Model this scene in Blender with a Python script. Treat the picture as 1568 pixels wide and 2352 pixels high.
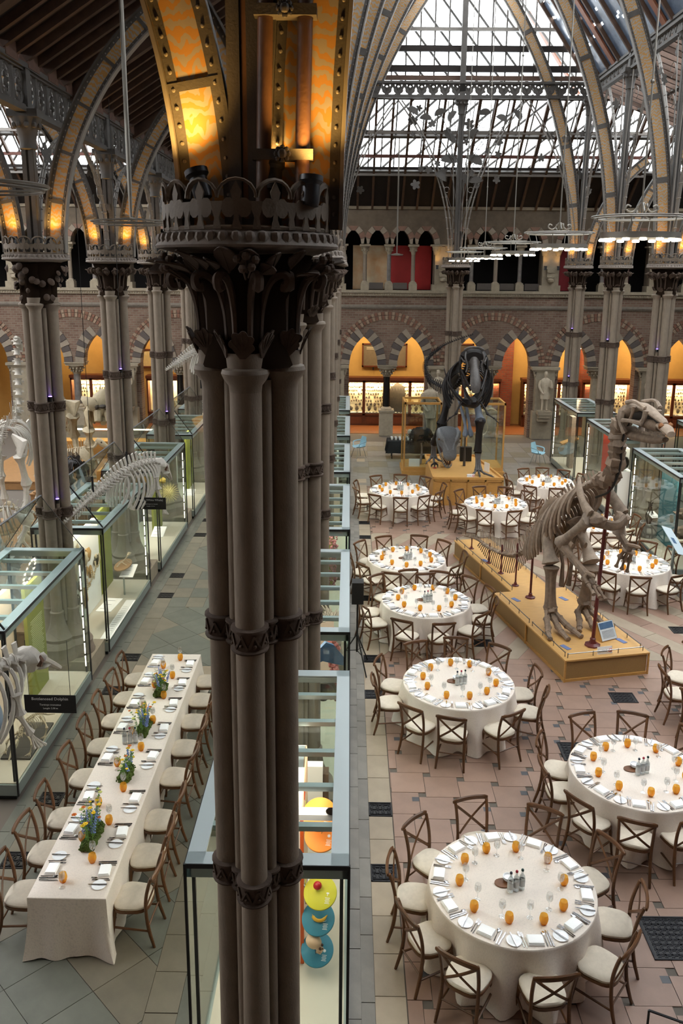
import bpy, math, random
from mathutils import Vector, Matrix
R = math.radians; PI = math.pi; cos = math.cos; sin = math.sin
rnd = random.Random(7)
for o in list(bpy.data.objects): bpy.data.objects.remove(o)
SC = bpy.context.scene; COL = SC.collection
# ---------------------------------------------------------------- camera
F = 1930.0; PIT = R(13.0); ROLL = R(0.47); YAW = R(-0.47)
fw = Vector((sin(YAW)*cos(PIT), cos(YAW)*cos(PIT), -sin(PIT)))
rt = Vector((cos(YAW), -sin(YAW), 0)); up = rt.cross(fw)
rt, up = rt*cos(ROLL)+up*sin(ROLL), up*cos(ROLL)-rt*sin(ROLL)
cd = bpy.data.cameras.new('camera'); cam = bpy.data.objects.new('camera', cd); COL.objects.link(cam)
cd.sensor_fit = 'HORIZONTAL'; cd.sensor_width = 24; cd.lens = F*24/1568; cd.shift_y = -(1176-1065)/1568
cd.clip_start = .1; cd.clip_end = 300
cam.matrix_world = Matrix(((rt.x, up.x, -fw.x, 0), (rt.y, up.y, -fw.y, 0), (rt.z, up.z, -fw.z, 7.4), (0, 0, 0, 1)))
SC.camera = cam
# ---------------------------------------------------------------- sky and exposure
SC.view_settings.view_transform = 'Standard'; SC.view_settings.look = 'None'
SC.view_settings.gamma = 1; SC.view_settings.use_curve_mapping = False
SC.view_settings.exposure = 0.0
w = bpy.data.worlds.new('overcast_sky'); SC.world = w; w.use_nodes = True
wn = w.node_tree.nodes; wl = w.node_tree.links
bg = wn['Background']; bg.inputs[0].default_value = (0.97, 0.985, 1.0, 1); bg.inputs[1].default_value = 9.8
def portal(x, y, z, sx, sy, rot=(0, 0, 0)):
    l = bpy.data.lights.new('skylight_portal', 'AREA'); l.shape = 'RECTANGLE'; l.size = sx; l.size_y = sy
    l.cycles.is_portal = True
    o = bpy.data.objects.new('skylight_portal', l); COL.objects.link(o); o.location = (x, y, z); o.rotation_euler = rot
# ---------------------------------------------------------------- helpers
def lin(h):
    c = [int(h[i:i+2], 16)/255 for i in (0, 2, 4)]
    return tuple((v/12.92 if v <= .04045 else ((v+.055)/1.055)**2.4) for v in c)
MATS = {}
def mat(name, col, rough=.6, metal=0, var=0, scale=8, bump=0, bscale=40, col2=None, spec=None, stretch=None, coat=0, emis=None, es=0):
    if name in MATS: return MATS[name]
    m = bpy.data.materials.new(name); m.use_nodes = True; N = m.node_tree.nodes; L = m.node_tree.links
    b = N['Principled BSDF']; c = lin(col)
    b.inputs['Base Color'].default_value = (*c, 1); b.inputs['Roughness'].default_value = rough; b.inputs['Metallic'].default_value = metal
    if spec is not None: b.inputs['Specular IOR Level'].default_value = spec
    if coat: b.inputs['Coat Weight'].default_value = coat
    tc = N.new('ShaderNodeTexCoord'); mp = N.new('ShaderNodeMapping'); L.new(tc.outputs['Object'], mp.inputs[0])
    if stretch: mp.inputs['Scale'].default_value = stretch
    if var or col2:
        nz = N.new('ShaderNodeTexNoise'); nz.inputs['Scale'].default_value = scale; nz.inputs['Detail'].default_value = 5; nz.inputs['Roughness'].default_value = .6
        L.new(mp.outputs[0], nz.inputs[0])
        oi = N.new('ShaderNodeObjectInfo'); ad = N.new('ShaderNodeMath'); ad.operation = 'MULTIPLY_ADD'; ad.inputs[1].default_value = .3; 
        L.new(oi.outputs['Random'], ad.inputs[0]); L.new(nz.outputs[0], ad.inputs[2])
        rp = N.new('ShaderNodeValToRGB'); rp.color_ramp.elements[0].position = .42; rp.color_ramp.elements[1].position = .85
        c2 = lin(col2) if col2 else tuple(v*(1+var) for v in c); c1 = c if col2 else tuple(v*(1-var) for v in c)
        rp.color_ramp.elements[0].color = (*c1, 1); rp.color_ramp.elements[1].color = (*[min(v, 1) for v in c2], 1)
        L.new(ad.outputs[0], rp.inputs[0]); L.new(rp.outputs[0], b.inputs['Base Color'])
    if bump:
        n2 = N.new('ShaderNodeTexNoise'); n2.inputs['Scale'].default_value = bscale; n2.inputs['Detail'].default_value = 4
        L.new(mp.outputs[0], n2.inputs[0]); bp = N.new('ShaderNodeBump'); bp.inputs['Strength'].default_value = bump; bp.inputs['Distance'].default_value = .01
        L.new(n2.outputs[0], bp.inputs['Height']); L.new(bp.outputs[0], b.inputs['Normal'])
    if emis: b.inputs['Emission Color'].default_value = (*lin(emis), 1); b.inputs['Emission Strength'].default_value = es
    MATS[name] = m; return m
def glassmat(name, tint='ffffff', fac=.1, rough=.02, opaque=0, ocol='ffffff', edge=.4):
    if name in MATS: return MATS[name]
    m = bpy.data.materials.new(name); m.use_nodes = True; N = m.node_tree.nodes; L = m.node_tree.links; N.clear()
    out = N.new('ShaderNodeOutputMaterial'); t = N.new('ShaderNodeBsdfTransparent'); t.inputs[0].default_value = (*lin(tint), 1)
    g = N.new('ShaderNodeBsdfGlossy'); g.inputs['Roughness'].default_value = rough
    fr = N.new('ShaderNodeLayerWeight'); pw = N.new('ShaderNodeMath'); pw.operation = 'POWER'; pw.inputs[1].default_value = 4; L.new(fr.outputs['Facing'], pw.inputs[0])
    mu = N.new('ShaderNodeMath'); mu.operation = 'MULTIPLY_ADD'; mu.inputs[1].default_value = edge; mu.inputs[2].default_value = .03+fac*.05; L.new(pw.outputs[0], mu.inputs[0])
    mx = N.new('ShaderNodeMixShader'); L.new(mu.outputs[0], mx.inputs[0]); L.new(t.outputs[0], mx.inputs[1]); L.new(g.outputs[0], mx.inputs[2])
    if opaque:
        d = N.new('ShaderNodeBsdfDiffuse'); d.inputs[0].default_value = (*lin(ocol), 1)
        d2 = N.new('ShaderNodeBsdfTranslucent'); d2.inputs[0].default_value = (*lin(ocol), 1); dm = N.new('ShaderNodeMixShader'); L.new(d.outputs[0], dm.inputs[1]); L.new(d2.outputs[0], dm.inputs[2]); d = dm; m2 = N.new('ShaderNodeMixShader'); m2.inputs[0].default_value = opaque
        L.new(mx.outputs[0], m2.inputs[1]); L.new(d.outputs[0], m2.inputs[2]); mx = m2
    L.new(mx.outputs[0], out.inputs[0]); MATS[name] = m; return m
class MB:
    def __init__(s): s.v = []; s.f = []
    def add(s, vs, fs):
        n = len(s.v); s.v += [tuple(v) for v in vs]; s.f += [tuple(i+n for i in f) for f in fs]; return s
    def box(s, x, y, z, sx, sy, sz, rz=0, ry=0, rx=0):
        M = Matrix.Translation((x, y, z))
        if rz or ry or rx: M = M @ Matrix.Rotation(rz, 4, 'Z') @ Matrix.Rotation(ry, 4, 'Y') @ Matrix.Rotation(rx, 4, 'X')
        a, b, c = sx/2, sy/2, sz/2
        vs = [M @ Vector(p) for p in ((-a,-b,-c),(a,-b,-c),(a,b,-c),(-a,b,-c),(-a,-b,c),(a,-b,c),(a,b,c),(-a,b,c))]
        return s.add(vs, [(3,2,1,0),(4,5,6,7),(0,1,5,4),(1,2,6,5),(2,3,7,6),(3,0,4,7)])
    def bb(s, x0, x1, y0, y1, z0, z1): return s.box((x0+x1)/2, (y0+y1)/2, (z0+z1)/2, abs(x1-x0), abs(y1-y0), abs(z1-z0))
    def beam(s, a, b, w, h=None, upv=(0, 0, 1)):
        h = h or w; a = Vector(a); b = Vector(b); d = (b-a).normalized(); u = Vector(upv)
        if abs(d.dot(u)) > .99: u = Vector((0, 1, 0))
        r = d.cross(u).normalized(); u = r.cross(d)
        vs = [p+r*i*w/2+u*j*h/2 for p in (a, b) for i, j in ((-1,-1),(1,-1),(1,1),(-1,1))]
        return s.add(vs, [(0,1,2,3),(7,6,5,4),(0,4,5,1),(1,5,6,2),(2,6,7,3),(3,7,4,0)])
    def tube(s, pts, rad, n=8, closed=False, flat=1.0, upv=None):
        pts = [Vector(p) for p in pts]; m = len(pts)
        if not hasattr(rad, '__len__'): rad = [rad]*m
        t0 = (pts[1]-pts[0]).normalized(); u = Vector(upv) if upv else (Vector((0, 0, 1)) if abs(t0.z) < .9 else Vector((0, 1, 0)))
        u = (u-t0*u.dot(t0)).normalized(); vs = []
        for i, p in enumerate(pts):
            if closed: t = (pts[(i+1) % m]-pts[i-1]).normalized()
            else: t = (pts[min(i+1, m-1)]-pts[max(i-1, 0)]).normalized()
            u = (u-t*u.dot(t)); u = u.normalized() if u.length > 1e-6 else Vector((1, 0, 0)); b = t.cross(u); r = rad[i]
            vs += [p+u*(r*cos(2*PI*k/n))+b*(r*flat*sin(2*PI*k/n)) for k in range(n)]
        fs = []
        for i in range(m if closed else m-1):
            j = (i+1) % m
            fs += [(i*n+k, i*n+(k+1) % n, j*n+(k+1) % n, j*n+k) for k in range(n)]
        if not closed: fs += [tuple(range(n-1, -1, -1)), tuple((m-1)*n+k for k in range(n))]
        return s.add(vs, fs)
    def lathe(s, prof, n=16, c=(0, 0, 0), sx=1, sy=1, fn=None):
        vs = []; m = len(prof)
        for r, z in prof:
            for k in range(n):
                a = 2*PI*k/n; q = fn(a, z) if fn else 1
                vs.append((c[0]+r*q*cos(a)*sx, c[1]+r*q*sin(a)*sy, c[2]+z))
        fs = [(i*n+k, i*n+(k+1) % n, (i+1)*n+(k+1) % n, (i+1)*n+k) for i in range(m-1) for k in range(n)]
        fs += [tuple(range(n-1, -1, -1)), tuple((m-1)*n+k for k in range(n))]
        return s.add(vs, fs)
    def ball(s, c, r, n=8, sz=1, sx=1, sy=1):
        m = max(4, n//2)
        return s.lathe([(r*max(sin(PI*i/m), .02), -r*sz*cos(PI*i/m)) for i in range(m+1)], n, c, sx, sy)
    def prism(s, poly, d, M):
        """poly: 2-D outline in local XZ, extruded d along local Y, placed by M"""
        n = len(poly); vs = [M @ Vector((x, -d/2, z)) for x, z in poly]+[M @ Vector((x, d/2, z)) for x, z in poly]
        return s.add(vs, [tuple(range(n)), tuple(range(2*n-1, n-1, -1))]+[(i, i+n, (i+1) % n+n, (i+1) % n) for i in range(n)])
    def blob(s, c, r, seed=0, sx=1, sy=1, sz=1, n=10, amp=.2):
        q = random.Random(seed); ph = [q.uniform(0, 6) for _ in range(6)]; m = max(5, n//2+1); vs = []
        for i in range(m+1):
            for k in range(n):
                a = 2*PI*k/n; e = PI*i/m; x, y, z = max(sin(e), .02)*cos(a), max(sin(e), .02)*sin(a), -cos(e)
                d = 1+amp*(sin(3*x+ph[0])*sin(4*y+ph[1])+.6*sin(6*z+ph[2]+3*x)+.4*sin(9*y+ph[3]))
                vs.append((c[0]+r*sx*x*d, c[1]+r*sy*y*d, c[2]+r*sz*z*d))
        fs = [(i*n+k, i*n+(k+1) % n, (i+1)*n+(k+1) % n, (i+1)*n+k) for i in range(m) for k in range(n)]
        return s.add(vs, fs+[tuple(range(n-1, -1, -1)), tuple(m*n+k for k in range(n))])
    def xf(s, M, i0=0):
        s.v[i0:] = [tuple(M @ Vector(v)) for v in s.v[i0:]]; return s
    def mesh(s, name, m, smooth=True, ang=40):
        me = bpy.data.meshes.new(name); me.from_pydata(s.v, [], s.f)
        if smooth:
            me.shade_smooth(); me.set_sharp_from_angle(angle=R(ang))
        me.materials.append(m); return me
    def build(s, name, m, parent=None, smooth=True, kind=None, label=None, cat=None, group=None, loc=None, rz=0, ang=40):
        return link(name, s.mesh(name, m, smooth, ang), parent, kind, label, cat, group, loc, rz)
def link(name, me, parent=None, kind=None, label=None, cat=None, group=None, loc=None, rz=0):
    o = bpy.data.objects.new(name, me); COL.objects.link(o)
    if parent: o.parent = parent
    if kind: o['kind'] = kind
    if label: o['label'] = label
    if cat: o['category'] = cat
    if group: o['group'] = group
    if loc is not None: o.location = loc
    if rz: o.rotation_euler = (0, 0, rz)
    return o
def thing(name, label, cat, loc=(0, 0, 0), rz=0, group=None): return link(name, None, None, None, label, cat, group, loc, rz)
KIDS = {}
def dup(src, loc=None, rz=None, label=None, group=None):
    """copy a thing with its parts and their sub-parts, mesh data shared"""
    if src.name not in KIDS: KIDS[src.name] = [(c, list(c.children)) for c in src.children]
    r = src.copy(); COL.objects.link(r)
    if loc is not None: r.location = loc
    if rz is not None: r.rotation_euler = (0, 0, rz)
    if label: r['label'] = label
    if group: r['group'] = group
    for c, gs in KIDS[src.name]:
        d = c.copy(); COL.objects.link(d); d.parent = r
        for g in gs:
            e = g.copy(); COL.objects.link(e); e.parent = d
    return r
def text(s, size, m, name='lettering', parent=None, M=None, align='LEFT', ext=.001):
    cu = bpy.data.curves.new(name, 'FONT'); cu.body = s; cu.size = size; cu.extrude = ext; cu.align_x = align; cu.resolution_u = 2
    o = bpy.data.objects.new('tmp', cu); COL.objects.link(o); dg = bpy.context.evaluated_depsgraph_get()
    me = bpy.data.meshes.new_from_object(o.evaluated_get(dg)); bpy.data.objects.remove(o); bpy.data.curves.remove(cu)
    me.materials.clear(); me.materials.append(m)
    if M: me.transform(M)
    return link(name, me, parent)
def lerp(a, b, t): return a+(b-a)*t
def vl(a, b, t): return Vector(a).lerp(Vector(b), t)
def spline(P, n):
    """Catmull-Rom through points P, n samples per span"""
    P = [Vector(p) for p in P]; Q = [P[0]*2-P[1]]+P+[P[-1]*2-P[-2]]; out = []
    for i in range(len(P)-1):
        a, b, c, d = Q[i:i+4]
        for k in range(n):
            t = k/n; out.append(.5*((2*b)+(c-a)*t+(2*a-5*b+4*c-d)*t*t+(3*b-a-3*c+d)*t**3))
    return out+[P[-1]]
XL, XC, XR = -5.34, -.64, 8.75; PY = [5.4+4.63*k for k in range(7)]; YE = PY[6]; YW = 37.8; XN = 4.055
# ================================================================ materials
M_PINK = mat('pink_stone', '8d7161', .45, var=.13, scale=3, bump=.05, bscale=60)
M_BUFF = mat('buff_stone', '978874', .5, var=.12, scale=3, bump=.05, bscale=60)
M_GREY = mat('grey_stone', '75716a', .55, var=.17, scale=3, bump=.05, bscale=60)
M_GREYA = mat('aisle_grey_green_stone', '5f6056', .55, var=.16, scale=3, bump=.05, bscale=60)
M_GREYB = mat('warm_grey_stone', '6d6657', .55, var=.14, scale=3, bump=.05, bscale=60)
M_SLATE = mat('slate_inset', '45464a', .45, var=.1)
M_JOINT = mat('dark_joint', '5d554c', .8)
M_GRATE = mat('cast_iron_grate', '26262a', .5, metal=.6)
M_STONE = mat('pale_stone', '8a7f6c', .8, var=.15, scale=6, bump=.3, bscale=30)
M_PSTONE = mat('pier_stone', '7b6e5f', .7, var=.12, scale=14, bump=.3, bscale=90, stretch=(1, 1, .5))
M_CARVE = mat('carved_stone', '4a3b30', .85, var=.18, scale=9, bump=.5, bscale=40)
M_VD = mat('dark_voussoir', '4c4440', .8, var=.12, scale=7)
M_VL = mat('light_voussoir', '85796a', .8, var=.12, scale=7)
M_REDARCH = mat('reddish_arch_stone', '775a4b', .8, var=.2, scale=4)
M_IRON = mat('grey_ironwork', '47433f', .65, metal=0, var=.15, scale=6, bump=.2, bscale=60)
M_IRONL = mat('light_grey_iron', '76716b', .5, metal=.1, var=.12, scale=6)
M_TIMBER = mat('brown_timber', '4a3426', .7, var=.25, scale=5, stretch=(1, 1, 1))
M_DTIMBER = mat('dark_boarding', '1d1511', .85, var=.3, scale=4)
M_OAK = mat('oak', 'b98a4a', .4, var=.16, scale=10, stretch=(1, 1, 8), bump=.05)
M_OAKTOP = mat('plinth_board', 'c79a5a', .42, var=.08, scale=6, stretch=(1, 4, 1))
M_HESS = mat('mottled_side_board', '8d6e42', .6, var=.25, scale=120)
M_MAHOG = mat('mahogany', '5a2c14', .45, var=.2, scale=10)
M_ORANGE = mat('ochre_wall_paint', 'c0944e', .85, var=.06, scale=3)
M_CREAM = mat('cream_backing', 'e6d8b6', .8, var=.03)
M_BLACK = mat('black', '0b0b0c', .5)
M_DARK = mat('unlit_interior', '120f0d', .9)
M_GLASS = glassmat('clear_glass', 'f6faf8', .3)
M_LIDG = glassmat('case_lid_glass', 'f6faf8', .05, .12, edge=.12)
M_ROOFG = glassmat('roof_glass', 'f4f8fa', .1)
M_FRAME = mat('grey_green_case_frame', '8f9995', .35, metal=.5)
M_FRAMEL = mat('pale_case_frame', 'b9c4c4', .3, metal=.35)
M_BEDGE = mat('black_seal', '151719', .4)
M_WHITE = mat('white_paint', 'eceae4', .6)
M_PANEL = mat('pale_pink_board', 'd8c2ae', .7)
M_GREEN = mat('olive_panel', '7d8230', .7, var=.05)
M_STRIP = mat('case_light_strip', 'fff1dc', .5, emis='fff0d8', es=9)
def brickmat(name, c1, c2, mortar, sc=(1, 1, 1)):
    m = bpy.data.materials.new(name); m.use_nodes = True; N = m.node_tree.nodes; L = m.node_tree.links; b = N['Principled BSDF']; b.inputs['Roughness'].default_value = .85
    tc = N.new('ShaderNodeTexCoord'); sp = N.new('ShaderNodeSeparateXYZ'); cb = N.new('ShaderNodeCombineXYZ'); L.new(tc.outputs['Object'], sp.inputs[0])
    L.new(sp.outputs[0], cb.inputs[0]); L.new(sp.outputs[2], cb.inputs[1])
    br = N.new('ShaderNodeTexBrick'); L.new(cb.outputs[0], br.inputs[0]); br.inputs['Scale'].default_value = 1; br.inputs['Brick Width'].default_value = .26; br.inputs['Row Height'].default_value = .1
    br.inputs['Mortar Size'].default_value = .014; br.inputs['Color1'].default_value = (*lin(c1), 1); br.inputs['Color2'].default_value = (*lin(c2), 1); br.inputs['Mortar'].default_value = (*lin(mortar), 1); br.inputs['Bias'].default_value = .1
    nz = N.new('ShaderNodeTexNoise'); nz.inputs['Scale'].default_value = 1.3; nz.inputs['Detail'].default_value = 6; L.new(tc.outputs['Object'], nz.inputs[0])
    mx = N.new('ShaderNodeMixRGB'); mx.blend_type = 'MULTIPLY'; mx.inputs[0].default_value = .5; L.new(br.outputs[0], mx.inputs[1]); L.new(nz.outputs[1], mx.inputs[2]); 
    rp = N.new('ShaderNodeValToRGB'); L.new(nz.outputs[0], rp.inputs[0]); rp.color_ramp.elements[0].color = (.6, .57, .53, 1); rp.color_ramp.elements[1].color = (1.0, 1.0, 1.0, 1); rp.color_ramp.elements[0].position = .3; rp.color_ramp.elements[1].position = .7
    L.new(rp.outputs[0], mx.inputs[2]); mx.inputs[0].default_value = .8
    L.new(mx.outputs[0], b.inputs['Base Color'])
    bp = N.new('ShaderNodeBump'); bp.inputs['Strength'].default_value = .4; bp.inputs['Distance'].default_value = .01; bp.invert = True; L.new(br.outputs[1], bp.inputs['Height']); L.new(bp.outputs[0], b.inputs['Normal'])
    return m
M_BRICK = brickmat('banded_brick', '62463a', '786152', '796e60')
M_RBRICK = brickmat('red_brick', '8a3a22', '9c4a2c', '7d5a45')
# ================================================================ floor
fl = MB().bb(-24, 22, -2, 45, -.3, -.012).build('floor', M_JOINT, smooth=False, kind='structure')
_tilecache = {}
def clip(poly, x0, x1, y0, y1):
    def cut(P, f, g):
        out = []
        for i in range(len(P)):
            a, b = P[i-1], P[i]; fa, fb = f(a), f(b)
            if (fa >= 0) != (fb >= 0): t = fa/(fa-fb); out.append((a[0]+(b[0]-a[0])*t, a[1]+(b[1]-a[1])*t))
            if fb >= 0: out.append(b)
        return out
    for f in (lambda p: p[0]-x0, lambda p: x1-p[0], lambda p: p[1]-y0, lambda p: y1-p[1]):
        if poly: poly = cut(poly, f, 0)
    return poly
def tilepoly(poly, m, name, gap=.004):
    if len(poly) < 3: return None
    cx = sum(p[0] for p in poly)/len(poly); cy = sum(p[1] for p in poly)/len(poly)
    ar = abs(sum(poly[i-1][0]*poly[i][1]-poly[i][0]*poly[i-1][1] for i in range(len(poly))))/2
    if ar < .002: return None
    if sum(poly[i-1][0]*poly[i][1]-poly[i][0]*poly[i-1][1] for i in range(len(poly))) < 0: poly = poly[::-1]
    n = len(poly); z = rnd.uniform(-.0015, .0015)
    vs = []
    for x, y in poly:
        d = math.hypot(x-cx, y-cy) or 1; k = max(0, 1-gap*1.3/d); vs.append(((x-cx)*k, (y-cy)*k, 0))
    vs2 = vs+[(x, y, -.02) for x, y, _ in vs]
    return (vs2, [tuple(range(n))]+[(i, i+n, (i+1) % n+n, (i+1) % n) for i in range(n)], (cx, cy, z), m, name)
TILES = []
def tile(poly, m, name, box=None):
    if box: poly = clip(poly, *box)
    if not poly: return
    t = tilepoly(poly, m, name)
    if t: TILES.append(t)
def rect(x0, x1, y0, y1): return [(x0, y0), (x1, y0), (x1, y1), (x0, y1)]
def pythag(x0, x1, y0, y1, ox=1.12, oy=11.18, a=.495, b=.105):
    for i in range(-40, 60):
        for j in range(-60, 60):
            sx = ox+i*a+j*b; sy = oy-i*b+j*a
            if x0-.6 < sx < x1+.6 and y0-.6 < sy < y1+.6:
                tile(rect(sx-b/2, sx+b/2, sy-b/2, sy+b/2), M_SLATE, 'slate_square', (x0, x1, y0, y1))
                tile(rect(sx+b/2, sx+b/2+a, sy-b/2-a+b, sy+b/2), M_PINK, 'pink_slab', (x0, x1, y0, y1))
HOLES = [(4.74, 5.16, 13.5, 13.9), (3.45, 4.0, 7.9, 8.5), (3.35, 3.75, 13.0, 13.4+.0), (3.3, 3.8, 11.7, 12.35), (2.55, 2.85, 15.6, 15.95)]
pythag(.67, 7.75, 6.2, 15.2); 
# banded middle of the court: chevrons of pink and buff strips
def bands(x0, x1, y0, y1, sgn, wd=.38):
    dx, dy = cos(R(58)), sin(R(58)); 
    for i in range(-40, 60):
        off = i*wd
        for j in range(-8, 14):
            L_ = 1.35; s0 = j*L_+(i % 3)*.4
            def pt(u, v):
                X = u*dx*sgn-v*dy*sgn; Y = u*dy+v*dx
                return (x0+X if sgn > 0 else x1+X, y0+Y)
            P = [pt(s0, off), pt(s0+L_, off), pt(s0+L_, off+wd), pt(s0, off+wd)]
            tile(P, M_BUFF if i % 2 == 0 else M_PINK, 'buff_strip' if i % 2 == 0 else 'pink_strip', (x0, x1, y0, y1))
bands(.67, 4.06, 15.2, 23.2, 1); bands(4.06, 7.75, 15.2, 23.2, -1)
pythag(.67, 7.75, 23.2, 28.6)
# kerb strips alongside the cases, buff slabs with iron gratings
def strips(xa, xb, xc, grates, mk=M_GREY, y0=4.5, y1=33, mb=None):
    y = y0
    while y < y1:
        h = rnd.uniform(.55, .95); tile(rect(xa, (xa+xb)/2, y, y+h), mk, 'kerb_slab'); tile(rect((xa+xb)/2, xb, y+.2, y+h+.2), mk, 'kerb_slab'); y += h
    y = y0; gi = sorted(g for g in grates if g < y1)
    segs = []; last = y0
    for g in gi:
        segs.append((last, g-.16)); last = g+.16
    segs.append((last, y1))
    for a, b in segs:
        n = max(1, round((b-a)/.55))
        for k in range(n): tile(rect(xb, xc, a+(b-a)*k/n, a+(b-a)*(k+1)/n), mb or M_BUFF, 'buff_slab')
GY = [9.16, 10.44, 13.73, 15.14, 18.25, 19.6, 22.8, 24.2, 27.5, 28.9]
strips(.05, .335, .66, GY); 
GYL = [9.3, 10.58, 13.75, 15.08, 18.28, 19.58, 22.85, 24.3, 27.5, 28.9, 31.6]
strips(-4.63, -4.37, -4.03, GYL, M_GREYA, y0=5.5, mb=M_GREYB); strips(-1.33-.0, -1.68, -2.02, [g for g in GYL], M_GREYA, y0=5.0, mb=M_GREYB)
# diagonal slabs of the aisle
def diag(x0, x1, y0, y1, s=.47):
    for i in range(-40, 60):
        for j in range(-40, 60):
            cx = x0+i*s*2+(j % 2)*s; cy = y0+j*s
            if x0-s < cx < x1+s and y0-s < cy < y1+s:
                tile([(cx, cy-s), (cx+s, cy), (cx, cy+s), (cx-s, cy)], M_GREYA if (i*7+j*3) % 4 else M_GREYB, 'aisle_slab', (x0, x1, y0, y1))
diag(-4.03, -2.02, 4.5, 14.4); diag(-4.03, -2.02, 14.75, 17.6); diag(-4.03, -2.02, 19.9, 33, .6)
for k in range(5):
    for j in range(4):
        a = -4.03+k*.402; tile(rect(a, a+.402, 17.6+j*.575, 18.175+j*.575), M_GREYB if (k+j) % 2 else M_GREYA, 'aisle_slab')
for k in range(4): tile(rect(-4.03+k*.5025, -4.03+(k+1)*.5025, 14.4, 14.75), M_BUFF, 'buff_slab')
# end aisle
for j in range(8):
    for k in range(11):
        a = .05+k*.74; y = 28.6+j*.98
        tile(rect(a, a+.74, y, y+.98), (M_GREY, M_GREY, M_GREYB)[(k*2+j) % 3], 'end_aisle_slab')
cnt = {}
byname = {}
for t in TILES: byname.setdefault(t[4], []).append(t)
for nm, L_ in byname.items():
    L_.sort(key=lambda t: t[2][1])
    for t in L_[:300]:
        b = MB().add(t[0], t[1]); b.build(nm, t[3], fl, smooth=False, loc=t[2])
    if len(L_) > 300:
        ms = {}
        for t in L_[300:]: ms.setdefault(t[3].name, []).append(t)
        for mn, q in ms.items():
            b = MB()
            for t in q: b.add([(v[0]+t[2][0], v[1]+t[2][1], v[2]+t[2][2]) for v in t[0]], t[1])
            b.build(nm, MATS[mn], fl, smooth=False, kind='stuff')
# iron floor gratings: pierced circle pattern
def grate(x0, x1, y0, y1):
    b = MB(); z = .006; b.bb(x0, x1, y0, y0+.015, -.01, z); b.bb(x0, x1, y1-.015, y1, -.01, z); b.bb(x0, x0+.015, y0, y1, -.01, z); b.bb(x1-.015, x1, y0, y1, -.01, z)
    nx = max(2, round((x1-x0)/.09)); ny = max(2, round((y1-y0)/.09)); 
    for i in range(nx+1):
        for j in range(ny+1):
            cx = x0+(x1-x0)*i/nx; cy = y0+(y1-y0)*j/ny; rr = .06
            pts = [(cx+rr*cos(a*PI/5), cy+rr*sin(a*PI/5)) for a in range(10)]
            for a in range(10):
                p, q = pts[a], pts[(a+1) % 10]
                if x0 < p[0] < x1 and x0 < q[0] < x1 and y0 < p[1] < y1 and y0 < q[1] < y1: b.beam((p[0], p[1], z-.003), (q[0], q[1], z-.003), .011, .006)
    b.build('floor_grate', M_GRATE, fl, smooth=False)
    MB().bb(x0, x1, y0, y1, -.0119, -.004).build('grate_pit', M_BLACK, fl, smooth=False)
for g in GY[:8]: grate(.34, .66, g-.155, g+.155)
for g in GYL[:9]: grate(-4.365, -4.035, g-.155, g+.155)
MB().bb(-20, 19, YW+.55, 43, -.011, .004).build('corridor_floor', mat('herringbone_wood', '7d4a28', .35, var=.3, scale=5, stretch=(6, 1, 1)), fl, smooth=False)
for x0, x1, y0, y1 in ((4.74, 5.14, 13.55, 13.87), (3.46, 3.98, 7.86, 8.46), (3.42, 3.86, 11.72, 12.2), (2.6, 2.95, 15.75, 16.05), (6.9, 7.3, 16.5, 16.8)):
    b = MB(); z = .012
    b.bb(x0-.02, x1+.02, y0-.02, y1+.02, -.01, .004)
    b.build('grate_pit', M_BLACK, fl, smooth=False)
    g = MB(); 
    for i in range(int((x1-x0)/.075)+1):
        for j in range(int((y1-y0)/.075)+1):
            cx = x0+.01+i*.075; cy = y0+.01+j*.075
            pts = [(cx+.05*cos(a*PI/5), cy+.05*sin(a*PI/5)) for a in range(10)]
            for a in range(10):
                p, q = pts[a], pts[(a+1) % 10]
                if min(p[0], q[0]) > x0 and max(p[0], q[0]) < x1 and min(p[1], q[1]) > y0 and max(p[1], q[1]) < y1: g.beam((*p, .007), (*q, .007), .012, .006)
    g.bb(x0-.02, x1+.02, y0-.02, y0, 0, z); g.bb(x0-.02, x1+.02, y1, y1+.02, 0, z); g.bb(x0-.02, x0, y0, y1, 0, z); g.bb(x1, x1+.02, y0, y1, 0, z)
    g.build('floor_grate', M_GRATE, fl, smooth=False)
# ================================================================ far wall with arcades
BX = [XC+4.695*k for k in range(-4, 5)]   # bay lines
SP = 3.25; AW = .65; AH = 1.28
def arch_z(dx, w, h):
    Rr = (w*w+h*h)/(2*w); d = abs(dx)+Rr-w
    return math.sqrt(max(Rr*Rr-d*d, 0))
def arch_pt(t, w, h, add=0):
    """t 0..1 from left spring over the point to right spring; returns (dx,z)"""
    Rr = (w*w+h*h)/(2*w); th = math.acos((Rr-w)/Rr) 
    if t <= .5: a = t*2*th; c = Rr-w; r = Rr+add; return (c-r*cos(a), r*sin(a))
    a = (1-t)*2*th; c = Rr-w; r = Rr+add; return (-c+r*cos(a), r*sin(a))
cent = [b+o for b in BX[:-1] for o in (1.28, 3.415)]
wb = MB(); ub = MB(); y0, y1 = YW, YW+.55
def slice_wall(mb, xs, zb, zt, y0, y1):
    for i in range(len(xs)-1):
        a, b = xs[i], xs[i+1]; za, zb_ = zb(a, b)
        v = [(a, y0, za), (b, y0, zb_), (b, y0, zt), (a, y0, zt), (a, y1, za), (b, y1, zb_), (b, y1, zt), (a, y1, zt)]
        mb.add(v, [(0, 1, 2, 3), (5, 4, 7, 6), (4, 5, 1, 0)])
        if i == 0: pass
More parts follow.
